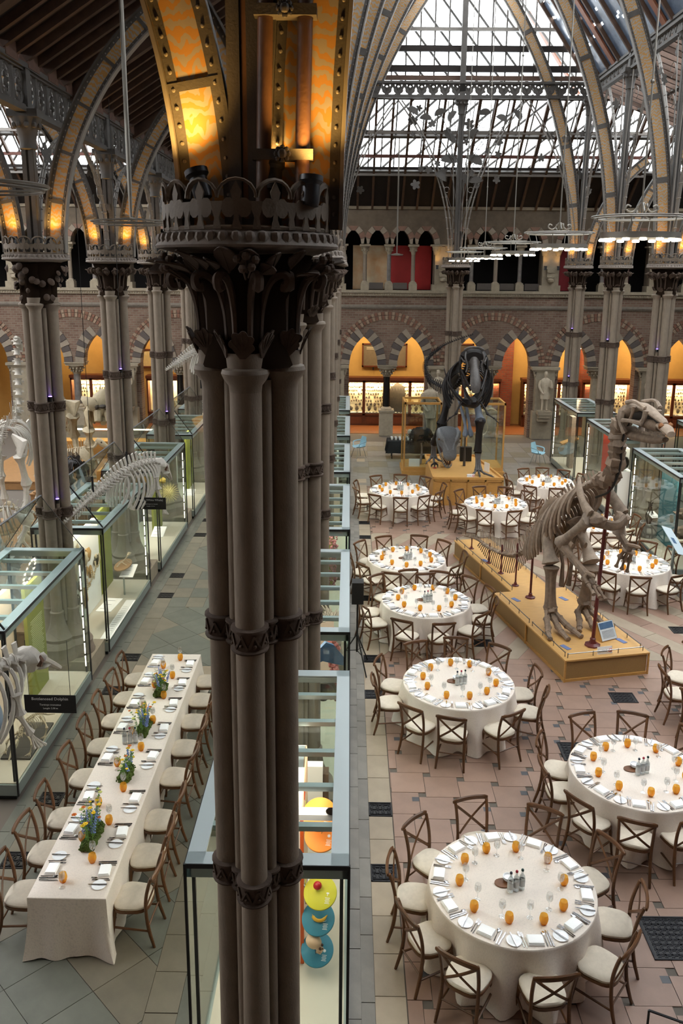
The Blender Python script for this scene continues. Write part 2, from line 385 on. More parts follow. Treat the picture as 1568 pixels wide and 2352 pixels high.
def arcade_profile(x0, x1, centres, w, h, sp, cols, n=12):
    """x grid and bottom heights: openings arched, narrow pieces between paired openings start at sp"""
    segs = []; x = x0
    for c in centres:
        if c-w > x: segs.append((x, c-w, None))
        for k in range(n*2): segs.append((c-w+w*k/n, c-w+w*(k+1)/n, c)); 
        x = c+w
    segs.append((x, x1, None)); return segs
def wall(mb, segs, zt, w, h, sp, floor_fn):
    for a, b, c in segs:
        if c is None: za = zb = floor_fn((a+b)/2)
        else: za = sp+arch_z(a-c, w, h); zb = sp+arch_z(b-c, w, h)
        v = [(a, y0, za), (b, y0, zb), (b, y0, zt), (a, y0, zt), (a, y1, za), (b, y1, zb), (b, y1, zt), (a, y1, zt)]
        mb.add(v, [(0, 1, 2, 3), (5, 4, 7, 6), (4, 5, 1, 0), (3, 2, 6, 7)]+([(0, 3, 7, 4), (1, 5, 6, 2)] if c is None else []))
wall(wb, arcade_profile(BX[0]-.6, BX[-1]+.6, cent, AW, AH, SP, 0), 6.45, AW, AH, SP, lambda x: 0 if min(abs(x-b) for b in BX) < .7 else SP)
WB = wb.build('wall_back', M_BRICK, smooth=False, kind='structure')
# voussoirs, alternately dark and light
def ring_piece(c, sp, w, h, t0, t1, r0, r1, ya, yb):
    P = [arch_pt(t0, w, h, r0), arch_pt(t1, w, h, r0), arch_pt(t1, w, h, r1), arch_pt(t0, w, h, r1)]
    vs = [(c+x, ya, sp+z) for x, z in P]+[(c+x, yb, sp+z) for x, z in P]
    return MB().add(vs, [(0, 1, 2, 3), (0, 4, 5, 1), (2, 1, 5, 6), (3, 2, 6, 7), (0, 3, 7, 4)])
nv = 14
for c in cent:
    if c < -18 or c > 14: continue
    for k in range(nv):
        mb = ring_piece(c, SP, AW, AH, (k+.04)/nv, (k+.96)/nv, -.02, .43 if 2 < k < nv-3 else .36, YW-.05-.004*(k % 2), YW+.3)
        mb.build('voussoir', M_VD if k % 2 else M_VL, WB, smooth=False)
st = MB(); st2 = MB()
for b0 in BX[:-1]:
    c = b0+4.695/2; n = 46
    for k in range(n):
        for q, (ra, rb) in enumerate(((0, .17), (.2, .33))):
            Rr = 2.02; t0 = PI*(k+.12)/n; t1 = PI*(k+.88)/n; r0 = Rr+ra; r1 = Rr+rb
            P = [(-r0*cos(t0), r0*sin(t0)*1.0), (-r0*cos(t1), r0*sin(t1)), (-r1*cos(t1), r1*sin(t1)), (-r1*cos(t0), r1*sin(t0))]
            vs = [(c+x, YW-.03, SP+z+.0) for x, z in P]+[(c+x, YW+.1, SP+z) for x, z in P]
            (st if k % 2 else st2).add(vs, [(0, 1, 2, 3), (0, 4, 5, 1), (2, 1, 5, 6), (3, 2, 6, 7), (0, 3, 7, 4)])
st.build('relieving_arch_bricks', mat('arch_brick_red', '74503f', .85, var=.2), WB, smooth=False, kind='stuff')
st2.build('relieving_arch_bricks', mat('arch_brick_buff', '85725f', .85, var=.2), WB, smooth=False, kind='stuff')
lg = MB(); lg.bb(BX[0]-.6, BX[-1]+.6, YW-.14, YW+.1, 6.42, 6.54); lg.bb(BX[0]-.6, BX[-1]+.6, YW-.08, YW+.05, 6.28, 6.42); lg.build('balcony_ledge', M_STONE, WB, smooth=False)
lg = MB(); lg.bb(BX[0]-.6, BX[-1]+.6, YW-.08, YW, 5.8, 5.9); lg.bb(BX[0]-.6, BX[-1]+.6, YW-.05, YW, 5.74, 5.8); lg.build('string_course', mat('weathered_moulding', '6a6258', .8, var=.2), WB, smooth=False)
q = MB()
for i in range(300): 
    x = BX[0]+.1*i*1.1; q.ball((x, YW-.09, 6.35), .035, 6)
q.build('carved_frieze', M_STONE, WB, kind='stuff')
# columns in the middle of each bay, black marble, stone or grey
def lath(prof, m, name, par, c, n=20): return MB().lathe(prof, n, c).build(name, m, par)
M_MARB = mat('black_marble', '0e0e10', .15, var=.3, scale=3)
M_GMARB = mat('grey_marble', '6f6a66', .3, var=.3, scale=5)
for i, b0 in enumerate(BX[:-1]):
    c = b0+4.695/2; t = thing('arcade_column', ['grey column', 'grey column', 'dark column', 'brown column', 'black marble column', 'grey marble column', 'pale column', 'brown marble column'][i % 8]+' carrying the paired arches of bay %s of the far wall' % ['seven', 'six', 'five', 'four behind the central pier', 'beside the central cases', 'behind the right piers', 'at the right edge', 'outside the right edge'][i % 8], 'column', (c, YW+.27, 0))
    MB().box(0, 0, .55, .62, .6, 1.1).box(0, 0, 1.14, .7, .66, .1).build('pedestal', M_STONE, t, smooth=False)
    lath([(.26, 1.19), (.26, 1.24), (.2, 1.3), (.165, 1.33)], M_STONE, 'column_base', t, (0, 0, 0))
    lath([(.165, 1.33), (.155, 2.72)], (M_GMARB, M_GMARB, M_MARB, M_PSTONE, M_MARB, M_GMARB, M_STONE, M_PSTONE)[i % 8], 'shaft', t, (0, 0, 0))
    m = MB(); m.lathe([(.17, 2.7), (.19, 2.74), (.2, 2.85), (.27, 2.98), (.36, 3.06), (.36, 3.08)], 16); m.box(0, 0, 3.14, .82, .66, .1); m.box(0, 0, 3.22, .9, .74, .06)
    for a in range(12):
        for rr, z in ((.24, 2.84), (.31, 2.96)): m.ball((rr*cos(a*PI/6+z), rr*sin(a*PI/6+z), z), .05, 6)
    m.build('capital', M_STONE, t)
# pilasters with buttress faces at the bay lines, statues in front of them
for i, b0 in enumerate(BX):
    t = MB(); t.bb(b0-.42, b0+.42, YW-.35, YW+.1, 0, 3.1); t.bb(b0-.5, b0+.5, YW-.4, YW+.1, 0, 1.25); t.build('pilaster', M_STONE, WB, smooth=False)
    t = MB(); t.bb(b0-.62, b0+.62, YW-.42, YW+.1, 3.12, 3.24); t.bb(b0-.55, b0+.55, YW-.38, YW+.1, 3.05, 3.12)
    for s in (-1, 1):
        for k in range(5): t.ball((b0+s*(.5-.02*k), YW-.3+.03*(k % 2), 3.02-k*.07), .07-.005*k, 6)
    t.build('pilaster_capital', M_STONE, WB)
# upper gallery arcade: four small arches per bay and broad piers
US = 8.5; UW = .36; UHt = .62
ucent = [b+4.695/2+(k-1.5)*1.06 for b in BX[:-1] for k in range(4)]
uw = MB()
def ufloor(x):
    d = min(abs(x-b) for b in BX); return 6.5 if d < .3 else US
segs = []; x = BX[0]-.6
for c in ucent:
    segs.append((x, c-UW, None))
    for k in range(16): segs.append((c-UW+UW*k/8, c-UW+UW*(k+1)/8, c))
    x = c+UW
segs.append((x, BX[-1]+.6, None))
wall(uw, segs, 10.0, UW, UHt, US, ufloor)
UWO = uw.build('wall_gallery', mat('gallery_stonework', '5f5344', .85, var=.2, scale=3, bump=.3, bscale=12), smooth=False, kind='structure')
for c in ucent:
    if c < -17: continue
    for k in range(7):
        ring_piece(c, US, UW, UHt, (k+.05)/7, (k+.95)/7, 0, .24, YW-.03, YW+.2).build('gallery_voussoir', M_REDARCH if k % 2 else M_VL, UWO, smooth=False)
for i, b0 in enumerate(BX[:-1]):
    for k in range(3):
        x = b0+4.695/2+(k-1)*1.06
        if x < -18: continue
        g = thing('gallery_colonnette', 'slender gallery column %s of the bay %s' % (['left', 'middle', 'right'][k], ['far left edge', 'by the left edge', 'behind the left piers', 'behind the front pier', 'with the red banners', 'right of the tall centre pier', 'at the right edge', 'outside the right edge'][i % 8]), 'column', (x, YW+.25, 6.54))
        MB().box(0, 0, .14, .36, .36, .28).box(0, 0, .31, .3, .3, .06).lathe([(.13, .34), (.09, .4)], 12).build('base', M_STONE, g, smooth=False)
        lath([(.09, .4), (.085, 1.55)], M_GMARB if (k+i) % 2 else M_PSTONE, 'shaft', g, (0, 0, 0), 12)
        m = MB().lathe([(.09, 1.53), (.1, 1.6), (.17, 1.78), (.2, 1.86)], 12); m.box(0, 0, 1.91, .46, .46, .09)
        for a in range(8): m.ball((.14*cos(a*PI/4), .14*sin(a*PI/4), 1.7), .04, 6)
        m.build('capital', M_STONE, g)
for b0 in BX:
    m = MB(); m.bb(b0-.46, b0+.46, YW-.1, YW+.5, 6.54, 6.8); m.bb(b0-.36, b0+.36, YW-.08, YW+.5, 6.8, 8.4); m.build('gallery_pier', M_STONE, UWO, smooth=False)
    m = MB()
    for s in (-1, 1):
        m.lathe([(.1, 8.05), (.16, 8.2), (.22, 8.42)], 10, (b0+s*.28, YW-.02, 0)); 
        for a in range(8): m.ball((b0+s*.28+.15*cos(a*PI/4), YW-.02+.15*sin(a*PI/4), 8.28), .05, 6)
    m.box(b0, YW+.1, 8.46, 1.1, .5, .07); m.build('gallery_pier_capital', M_STONE, UWO)
    m = MB(); m.box(b0, YW-.16, 7.28, .36, .14, .42); m.ball((b0, YW-.2, 7.0), .15, 10, sz=.8)
    for a in range(14): m.ball((b0-.14+.045*(a % 7), YW-.24, 7.15+.2*(a//7)), .035, 6)
    m.build('relief_corbel', M_STONE, UWO)
tp = MB(); tp.bb(BX[0], BX[-1], YW-.06, YW+.55, 9.96, 10.08); tp.build('gallery_cornice', M_STONE, UWO, smooth=False)
# gallery room behind
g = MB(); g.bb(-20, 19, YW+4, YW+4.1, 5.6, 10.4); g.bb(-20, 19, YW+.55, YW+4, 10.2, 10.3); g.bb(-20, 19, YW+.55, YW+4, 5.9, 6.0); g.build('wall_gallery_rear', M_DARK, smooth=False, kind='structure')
# banners hung in the gallery openings
def banner(x0, x1, col, label, z0=6.56, z1=8.46, col2=None):
    m = MB().bb(x0, x1, YW+.62, YW+.66, z0, z1).build('gallery_screen', mat('banner_'+col, col, .8, var=.15, scale=1.2, col2=col2), smooth=False, label=label, cat='screen')
banner(.12, 1.74, 'b8ad92', 'pale cream map-like screen behind the first two gallery openings', col2='a8794a')
banner(1.76, 2.8, '8f1f1c', 'bright red screen behind the third gallery opening')
banner(2.82, 3.6, '7c1213', 'deep red screen behind the fourth gallery opening', col2='931c18')
banner(9.3, 10.2, '6b0f16', 'dark red screen behind the right gallery openings')
banner(11.2, 12.4, '3c0a14', 'maroon screen behind the gallery at the right edge')
banner(-3.3, -2.7, '6d7478', 'pale blue screen in the gallery beside the left piers')
for i, x in enumerate((1.15, 2.2, 5.9, 6.9, 8.0)): MB().box(x, YW+.12, 6.72, .62, .08, .28).box(x, YW+.12, 6.72, .52, .1, .2).build('gallery_rail_panel', mat('glazed_balustrade', '4b4540', .3), smooth=False, label='low dark framed panel number %s along the gallery ledge' % ['one', 'two', 'three', 'four', 'five'][i], cat='panel', group='gallery ledge panels')
# ================================================================ corridor behind the arches
c = MB(); c.bb(-20, 19, 41.2, 41.4, 0, 6); c.bb(-20, 19, YW+.56, 41.2, 5.5, 5.6); c.build('wall_corridor', M_ORANGE, smooth=False, kind='structure')
for k, x in enumerate((-10.9, 7.4, 11.7, -3.1)):
    MB().bb(x-.5, x+.5, 40.6, 41.2, 0, 5.4).build('trim_%d' % (k+1), M_RBRICK, smooth=False, kind='structure')
def cabinet(x0, x1, style, label):
    t = thing('wall_cabinet', label, 'cabinet', ((x0+x1)/2, 40.7, 0)); W = x1-x0; a = W/2
    m = MB(); m.bb(-a, a, -.25, .35, 0, .5); m.bb(-a-.04, a+.04, -.32, .35, 2.2, 2.34); m.bb(-a, a, .3, .35, .5, 2.2); m.bb(-a, -a+.04, -.25, .3, .5, 2.2); m.bb(a-.04, a, -.25, .3, .5, 2.2)
    m.build('carcase', M_MAHOG, t, smooth=False)
    MB().bb(-a+.05, a-.05, .2, .29, .5, 2.18).build('backing_board', M_CREAM, t, smooth=False)
    n = max(1, round(W/.95))
    for k in range(n):
        u = -a+W*k/n; v = -a+W*(k+1)/n
        f = MB(); f.bb(u, u+.07, -.3, -.24, .5, 2.2); f.bb(v-.07, v, -.3, -.24, .5, 2.2); f.bb(u, v, -.3, -.24, .5, .58); f.bb(u, v, -.3, -.24, 2.1, 2.2)
        f.build('glazed_door', M_MAHOG, t, smooth=False)
        f = MB().bb(u+.1, v-.1, -.28, -.25, .08, .42); f.build('drawer_front', M_MAHOG, t, smooth=False)
    MB().bb(-a+.06, a-.06, -.2, -.1, 2.12, 2.16).build('strip_light', mat('cabinet_tube', 'ffe9c4', .5, emis='ffdfae', es=130), t, smooth=False)
    s = MB()
    q = random.Random(int(x0*100))
    if style == 0:
        for r_ in range(7):
            z = 2.0-r_*.17; sz = .022+.006*r_*q.uniform(.6, 1.3); n2 = int(W/(sz*3.2))
            for k in range(n2):
                if q.random() < .12: continue
                s.blob((-a+.12+(W-.24)*(k+.5)/n2, .17, z+q.uniform(-.02, .02)), sz, q.randint(0, 99), n=6, sy=.6, sz=q.uniform(.7, 1.6))
        for k in range(int(W/.3)): s.blob((-a+.2+k*.3, .12, .78), .09, k, sy=.5, n=8, sz=1.3)
    if s.v: s.build('fossil_rows', mat('dark_fossils', '4c4033', .8, var=.3), t, kind='stuff')
    MB().bb(-a+.1, a-.1, -.05, .2, .585, .6).build('shelf', M_WHITE, t, smooth=False)
    l = MB()
    for k in range(int(W/.16)):
        if q.random() < .7: l.box(-a+.16+k*.16, .0, .61, .1, .1, .01)
    if l.v: l.build('caption_cards', M_BLACK, t, smooth=False, kind='stuff')
    return t
# glass over the cabinets is one pane per door
def cabs(x0, x1, style, label):
    t = cabinet(x0, x1, style, label); W = x1-x0; n = max(1, round(W/.95))
    for k in range(n): MB().bb(-W/2+W*k/n+.07, -W/2+W*(k+1)/n-.07, -.275, -.265, .58, 2.1).build('pane', M_GLASS, t, smooth=False)
    return t
cabs(-.4, 1.85, 0, 'glazed mahogany fossil cabinet seen through the first arch beside the central cases')
cabs(1.9, 4.0, 0, 'glazed mahogany fossil cabinet behind the black marble column')
cabs(4.6, 6.4, 1, 'glazed mahogany cabinet with large slabs behind the big dark skeleton')
cabs(6.6, 7.3, 1, 'narrow glazed cabinet left of the wall statue')
cabs(8.4, 11.0, 0, 'glazed fossil cabinet right of the wall statue')
cabs(11.3, 13.6, 0, 'glazed fossil cabinet at the right edge'); cabs(13.8, 17.5, 0, 'glazed fossil cabinet outside the right edge')
cabs(-9.8, -7.2, 1, 'glazed cabinet seen between the left piers')
cabs(-13.5, -11.5, 0, 'glazed cabinet behind the left skeletons')
cabs(-6.8, -5.4, 0, 'glazed cabinet left of the front pier'); cabs(-4.9, -1.2, 0, 'long glazed cabinet hidden behind the front pier')
M_SLAB = mat('dark_fossil_slab', '3c352c', .8, var=.3, scale=9, bump=.4)
MB().prism([(-.42, -.7), (.3, -.75), (.42, -.3), (.36, .5), (0, .72), (-.4, .35)], .08, Matrix.Translation((2.35, 40.8, 1.36))).build('fossil_slab', M_SLAB, smooth=False, label='large pointed dark fossil slab in the cabinet behind the black column', cat='fossil')
MB().blob((5.25, 40.8, 1.85), .2, 3, sx=1.5, sy=.4, sz=.7).build('fossil', M_SLAB, label='dark rounded fossil high in the cabinet behind the dark skeleton', cat='fossil')
t = thing('framed_fossil', 'framed fossil slab with criss-cross stems low in the cabinet', 'fossil', (5.6, 40.76, 1.15)); MB().bb(-.5, .5, -.03, .03, -.38, .38).build('frame', M_OAK, t, smooth=False)
m = MB(); q = random.Random(4)
for k in range(26): x, z, a = q.uniform(-.38, .38), q.uniform(-.28, .28), q.uniform(0, 3); m.beam((x-.1*cos(a), -.05, z-.07*sin(a)), (x+.1*cos(a), -.05, z+.07*sin(a)), .03)
MB().bb(-.45, .45, -.04, -.03, -.33, .33).build('slab', mat('sand_slab', '8f7f60', .8, var=.2), t, smooth=False); m.build('stems', M_SLAB, t, smooth=False)
# framed pictures on the ochre wall
def picture(x, z, w, h, label, col='6a5a44', lines=True):
    t = thing('framed_picture', label, 'picture', (x, 41.12, z))
    f = MB(); f.bb(-w/2, w/2, -.05, .05, h/2-.07, h/2); f.bb(-w/2, w/2, -.05, .05, -h/2, -h/2+.07); f.bb(-w/2, -w/2+.07, -.05, .05, -h/2, h/2); f.bb(w/2-.07, w/2, -.05, .05, -h/2, h/2); f.build('frame', M_MAHOG, t, smooth=False)
    MB().bb(-w/2+.07, w/2-.07, -.01, .04, -h/2+.07, h/2-.07).build('board', mat('board_'+col, col, .7, var=.1), t, smooth=False)
    f = MB(); f.box(-w/4, -.03, -h/2-.08, .06, .06, .14).box(w/4, -.03, -h/2-.08, .06, .06, .14).build('bracket', M_BLACK, t, smooth=False)
    if lines:
        l = MB()
        for k in range(2): l.box(-w/4, -.015, h/2-.2-k*.07, w*.3, .004, .02)
        l.build('lettering_lines', M_CREAM, t, smooth=False)
picture(1.72, 3.35, 2.2, 1.15, 'wide brown framed board seen through the paired arches over the black column')
picture(5.6, 3.65, .9, .6, 'small dark picture through the arch right of the dark skeleton', '3d3128', False)
picture(-9.7, 3.1, 2.0, .9, 'framed script panel on the ochre wall behind the left piers', 'c9b07a')
# globe lamps in the corridor
GL = mat('globe_glass', 'fff6e6', .3, emis='ffe8c4', es=12)
for i, (x, z, y, lab) in enumerate(((-11.55, 4.55, 39.9, 'glowing white globe lamp hanging behind the left arch'), (-10.6, 4.5, 41.0, 'second globe lamp just right of the left glowing globe'), (10.75, 4.05, 39.9, 'glowing globe lamp beside the right column shafts'), (14.4, 4.05, 39.9, 'glowing globe lamp at the right edge'))):
    t = thing('globe_lamp', lab, 'lamp', (x, min(y, 40.4), z)); MB().ball((0, 0, 0), .24, 20).build('globe', GL, t); MB().tube([(0, 0, .22), (0, 0, 1.0)], .012, 6).build('rod', M_BLACK, t); MB().lathe([(.06, .2), (.07, .27)], 12).build('fitting', M_BLACK, t)
    l = bpy.data.lights.new('globe_light', 'POINT'); l.energy = 60; l.color = (1, .72, .4); l.shadow_soft_size = .3; o = bpy.data.objects.new('globe_light', l); COL.objects.link(o); o.location = (x, y-.0, z-.45)
for x in (-14, -9, -5, -2, .6, 2.8, 5.2, 7.6, 10, 12.8, 16):  # hidden area lamps added under the ceiling to light the ochre corridor
    l = bpy.data.lights.new('corridor_light', 'AREA'); l.energy = 80; l.color = (1, .8, .5); l.size = .8; o = bpy.data.objects.new('corridor_light', l); COL.objects.link(o); o.location = (x, 39.4, 5.3); o.rotation_euler = (R(25), 0, 0)
# side enclosure far left / right and behind, so that light comes from the roof only
s = MB(); s.bb(-20.2, -20, -3, 42, 0, 12); s.build('wall_left', M_BRICK, smooth=False, kind='structure')
s = MB(); s.bb(19, 19.2, -3, 42, 0, 14); s.build('wall_right', M_BRICK, smooth=False, kind='structure')
s = MB(); s.bb(-20, 19, -1.4, -1.2, 0, 14); s.bb(-20, 19, -1.3, 5.2, 13.9, 14.1); s.build('wall_front', M_BRICK, smooth=False, kind='structure')
# ================================================================ roofs
def webmat(name, base, pat, sc=9.0):
    m = bpy.data.materials.new(name); m.use_nodes = True; N = m.node_tree.nodes; L = m.node_tree.links; b = N['Principled BSDF']; b.inputs['Roughness'].default_value = .6
    tc = N.new('ShaderNodeTexCoord'); mp = N.new('ShaderNodeMapping'); mp.inputs['Scale'].default_value = (sc, sc, sc*.45); L.new(tc.outputs['Object'], mp.inputs[0])
    wv = N.new('ShaderNodeTexWave'); wv.wave_type = 'RINGS'; wv.rings_direction = 'SPHERICAL'; wv.inputs['Scale'].default_value = .9; wv.inputs['Distortion'].default_value = 9; wv.inputs['Detail'].default_value = 2; wv.inputs['Detail Scale'].default_value = 1.6
    vo = N.new('ShaderNodeTexVoronoi'); vo.inputs['Scale'].default_value = 1.5; vo.inputs['Randomness'].default_value = .35; L.new(mp.outputs[0], vo.inputs[0])
    L.new(mp.outputs[0], wv.inputs[0]); mm = N.new('ShaderNodeMath'); mm.operation = 'MULTIPLY_ADD'; mm.inputs[1].default_value = -.55; L.new(vo.outputs[0], mm.inputs[0]); L.new(wv.outputs[1], mm.inputs[2])
    rp = N.new('ShaderNodeValToRGB'); rp.color_ramp.elements[0].position = .2; rp.color_ramp.elements[1].position = .26
    rp.color_ramp.elements[0].color = (*lin(base), 1); rp.color_ramp.elements[1].color = (*lin(pat), 1); L.new(mm.outputs[0], rp.inputs[0])
    nz = N.new('ShaderNodeTexNoise'); nz.inputs['Scale'].default_value = 4; L.new(tc.outputs['Object'], nz.inputs[0])
    mx = N.new('ShaderNodeMixRGB'); mx.blend_type = 'MULTIPLY'; mx.inputs[0].default_value = .35; L.new(rp.outputs[0], mx.inputs[1]); L.new(nz.outputs[0], mx.inputs[2]); L.new(mx.outputs[0], b.inputs['Base Color']); return m
M_WEB = webmat('ochre_scrollwork_paint', 'b58646', '9f968a')
M_SLAT = mat('blue_grey_roof_slat', '5d6c80', .25, var=.35, scale=3)  # blue-grey base colour imitates the sheen of reflecting glass louvers
def slope_roof(name, P0, P1, U, n_raft, m_raft, board=None, bars=None, glass=True, kind='structure'):
    """roof plane: eaves line P0-P1, U = vector up the slope"""
    P0, P1, U = Vector(P0), Vector(P1), Vector(U); L_ = P1-P0; nrm = L_.cross(U).normalized(); 
    if nrm.z < 0: nrm = -nrm
    e = link(name, None, kind=kind)
    if board is not None:
        a, b = board; v = [P0+U*a, P1+U*a, P1+U*b, P0+U*b]; v2 = [p+nrm*.04 for p in v]
        MB().add(v+v2, [(0, 1, 2, 3), (7, 6, 5, 4), (0, 4, 5, 1), (1, 5, 6, 2), (2, 6, 7, 3), (3, 7, 4, 0)]).build('boarding', M_DTIMBER, e, smooth=False)
    m = MB()
    for i in range(n_raft+1):
        p = P0+L_*(i/n_raft)-nrm*.06; m.beam(p, p+U, .09, .14, nrm)
    m.build('rafters', m_raft, e, smooth=False, kind='stuff')
    if glass and bars:
        a, b, nb, npur = bars; m = MB()
        for i in range(nb+1):
            p = P0+L_*(i/nb)+nrm*.02; m.beam(p+U*a, p+U*b, .05, .07, nrm)
        for j in range(npur+1):
            t = a+(b-a)*j/npur; m.beam(P0+U*t-nrm*.05, P1+U*t-nrm*.05, .12, .12, nrm)
        m.build('glazing_bars', M_IRON, e, smooth=False, kind='stuff')
        v = [P0+U*a+nrm*.06, P1+U*a+nrm*.06, P1+U*b+nrm*.06, P0+U*b+nrm*.06]; MB().add(v, [(0, 1, 2, 3)]).build('roof_panes', M_ROOFG, e, smooth=False)
    return e
# nave roof: two steep slopes, boarded slats at the foot, glass above
NZ = 14.15; RZ = 20.6; Y0R = 5.2
for s, X in ((1, XC), (-1, XR)):
    U = Vector(((XN-X), 0, RZ-NZ)); nm = 'roof_nave_left' if s > 0 else 'roof_nave_right'
    e = slope_roof(nm, (X, Y0R, NZ), (X, YE, NZ), U, 24, M_TIMBER, bars=(.42, 1, 70, 5))
    m = MB(); nrm = Vector((-s*(RZ-NZ), 0, XN-X if s > 0 else X-XN)).normalized(); q = random.Random(3)
    n = 150
    for i in range(n):
        y = Y0R+(YE-Y0R)*(i+.5)/n; a = 0 
        while a < .42:
            b = min(a+q.uniform(.12, .3), .42); m.beam(Vector((X, y, NZ))+U*a, Vector((X, y, NZ))+U*(b-.012), .19, .02, nrm); a = b
    m.build('roof_slats', M_SLAT, e, smooth=False, kind='stuff')
    m = MB()
    for k in range(-1, 7): y = 5.4+4.63*k; m.beam((X, y+1.7, NZ-.1), Vector((X, y+1.7, NZ-.1))+U*.45, .3, .06, nrm)
    m.build('brown_boards', mat('warm_brown_board', '7a4a30', .6, var=.2), e, smooth=False)
# gable end of the nave: vertical glazing
e = link('window_1', None, kind='structure'); m = MB(); W_ = XR-XC
for i in range(19):
    x = XC+W_*i/18; h = (RZ-NZ)*(1-abs(x-XN)/(W_/2)); m.beam((x, YE+.25, NZ), (x, YE+.25, NZ+max(h, .1)), .05, .07, (0, 1, 0))
m.build('mullion', M_IRON, e, smooth=False, kind='stuff')
for z, hh, mm in ((14.3, .16, M_TIMBER), (14.62, .22, M_DTIMBER), (15.3, .2, M_DTIMBER), (15.95, .12, M_IRONL), (17.4, .1, M_IRONL), (18.8, .1, M_IRONL)):
    wd = (W_/2)*(1-(z-NZ)/(RZ-NZ)); MB().bb(XN-wd, XN+wd, YE+.12, YE+.24, z-hh/2, z+hh/2).build('transom', mm, e, smooth=False)
v = [(XC, YE+.3, NZ), (XR, YE+.3, NZ), (XN, YE+.3, RZ)]; MB().add(v, [(0, 1, 2)]).build('gable_panes', M_ROOFG, e, smooth=False)
m = MB()
for i in range(-9, 16):
    x = XC+i*.95
    for_a = (x, YE+1.2, 14.0); m.beam(for_a, (x-4.6, YE+1.2, 19.6), .07, .08, (0, 1, 0))
m.build('outer_bracing', M_IRON, e, smooth=False, kind='stuff')
# lean-to roof over the end aisle: timber foot, glass above
SL = .82; a_ = Vector((0, -(37.8-33.35), (37.8-33.35)*SL))
e = slope_roof('roof_end_aisle', (-19.5, 37.85, 10.02), (18.8, 37.85, 10.02), a_, 60, M_TIMBER, board=(0, .36), bars=(.37, 1, 74, 2))
m = MB()
for i in range(-6, 34):
    x = -14+i*.85; p0 = Vector((x, 37.85, 10.02)); m.beam(p0+a_*.38+Vector((0, .2, .12)), p0+a_*1.0+Vector((2.9, .2, .12)), .07, .06)
m.build('diagonal_bracing', M_IRON, e, smooth=False, kind='stuff')
for t_, mm, hh in ((.365, M_IRONL, .14), (.42, M_DTIMBER, .1), (.53, mat('red_brown_purlin', '5a3328', .7), .12), (.74, M_IRONL, .12)):
    p = Vector((0, 37.85, 10.02))+a_*t_; MB().bb(-14, 12, p.y-.06, p.y+.06, p.z-.12-hh/2, p.z-.12+hh/2).build('purlin', mm, e, smooth=False)
# timber lean-to over the left aisle, part-glazed roof beyond it, and the right outer roof
e = slope_roof('roof_left_aisle', (XL, -3, 10.75), (XL, 33.3, 10.75), (XC-XL, 0, 2.95), 78, M_TIMBER, board=(0, 1), glass=False)
m = MB()
for k in range(-2, 6):
    y = 5.4+4.63*k
    m.beam((XL, y+2.3, 10.55), (XC, y+2.3, 13.5), .16, .24)
m.build('principal_rafters', M_TIMBER, e, smooth=False)
m = MB()
for i in range(0, 40): m.bb(XL-.06, XL+.1, -3+i*.93, -3+i*.93+.5, 10.55, 10.9)
m.build('notched_wall_plate', mat('pinkish_timber', '5e4438', .8, var=.2), e, smooth=False, kind='stuff')
e = slope_roof('roof_far_left', (-14.7, 5.2, 14.2), (-14.7, 33.3, 14.2), (14.7+XL, 0, -3.3), 40, M_IRON, board=(.28, 1), bars=(0, .28, 60, 2))  # unseen boarding and narrow glass strip set to dim the left side
e = slope_roof('roof_right_aisle', (XR, -3, 14.0), (XR, 33.3, 14.0), (10.2, 0, -3.8), 78, M_TIMBER, board=(.55, 1), bars=(0, .55, 60, 3))
# ================================================================ girders of pierced ironwork
def girder_mesh(L_, h, unit, trefoil=True):
    c = MB(); c.bb(0, L_, -.09, .09, -.05, .03); c.bb(0, L_, -.09, .09, h-.03, h+.05); c.bb(0, L_, -.05, .05, .0, .07); c.bb(0, L_, -.05, .05, h-.07, h); c.bb(0, .1, -.08, .08, 0, h); c.bb(L_-.1, L_, -.08, .08, 0, h)
    f = MB(); n = round(L_/unit); u = L_/n
    for i in range(n):
        x = u*(i+.5); zc = h/2
        if trefoil:
            for a in (90, 210, 330):
                cx, cz = x+.075*h/.48*cos(R(a)), zc+.02+.075*h/.48*sin(R(a)); f.tube([(cx+.08*h/.48*cos(b*PI/5), 0, cz+.08*h/.48*sin(b*PI/5)) for b in range(10)], .026, 4, closed=True, flat=1.5)
            f.beam((x-u/2, 0, h-.06), (x, 0, .05), .1, .04, (0, 1, 0)).beam((x+u/2, 0, h-.06), (x, 0, .05), .1, .04, (0, 1, 0))
        else:
            f.tube([(x+u*.36*cos(b*PI/8), 0, zc+h*.4*sin(b*PI/8)) for b in range(16)], .02, 4, closed=True, flat=2)
            for a in range(5): f.ball((x+.05*cos(a*1.26), 0, zc+.1*sin(a*1.26)), .045, 6)
            f.beam((x, 0, .05), (x, 0, h-.05), .025); f.beam((x-u/2, 0, 0), (x-u/2, 0, h), .045, .05)
    return c.mesh('girder_chords', M_IRON, False), f.mesh('girder_fretwork', M_IRON, True)
g1 = girder_mesh(4.63, .48, .42); g2 = girder_mesh(4.695, .48, .42); g3 = girder_mesh(4.63, .66, .5, False)
def girder(ms, loc, rz, label, grp=None):
    t = thing('iron_girder', label, 'girder', loc, rz, grp); link('chords', ms[0], t); link('fretwork', ms[1], t, kind='stuff'); return t
ords = ['nearest', 'second', 'third', 'fourth', 'fifth', 'sixth']
for k in range(6):
    girder(g1, (XR, PY[k], 13.62), R(90), 'pierced grey iron girder over the right pier row, %s bay from the viewer' % ords[k])
    girder(g1, (XC, PY[k], 13.62), R(90), 'pierced iron girder high over the central pier row, %s bay from the viewer' % ords[k])
    girder(g3, (XL, PY[k], 9.9), R(90), 'dark pierced girder with oval leaf panels over the left pier row, %s bay' % ords[k])
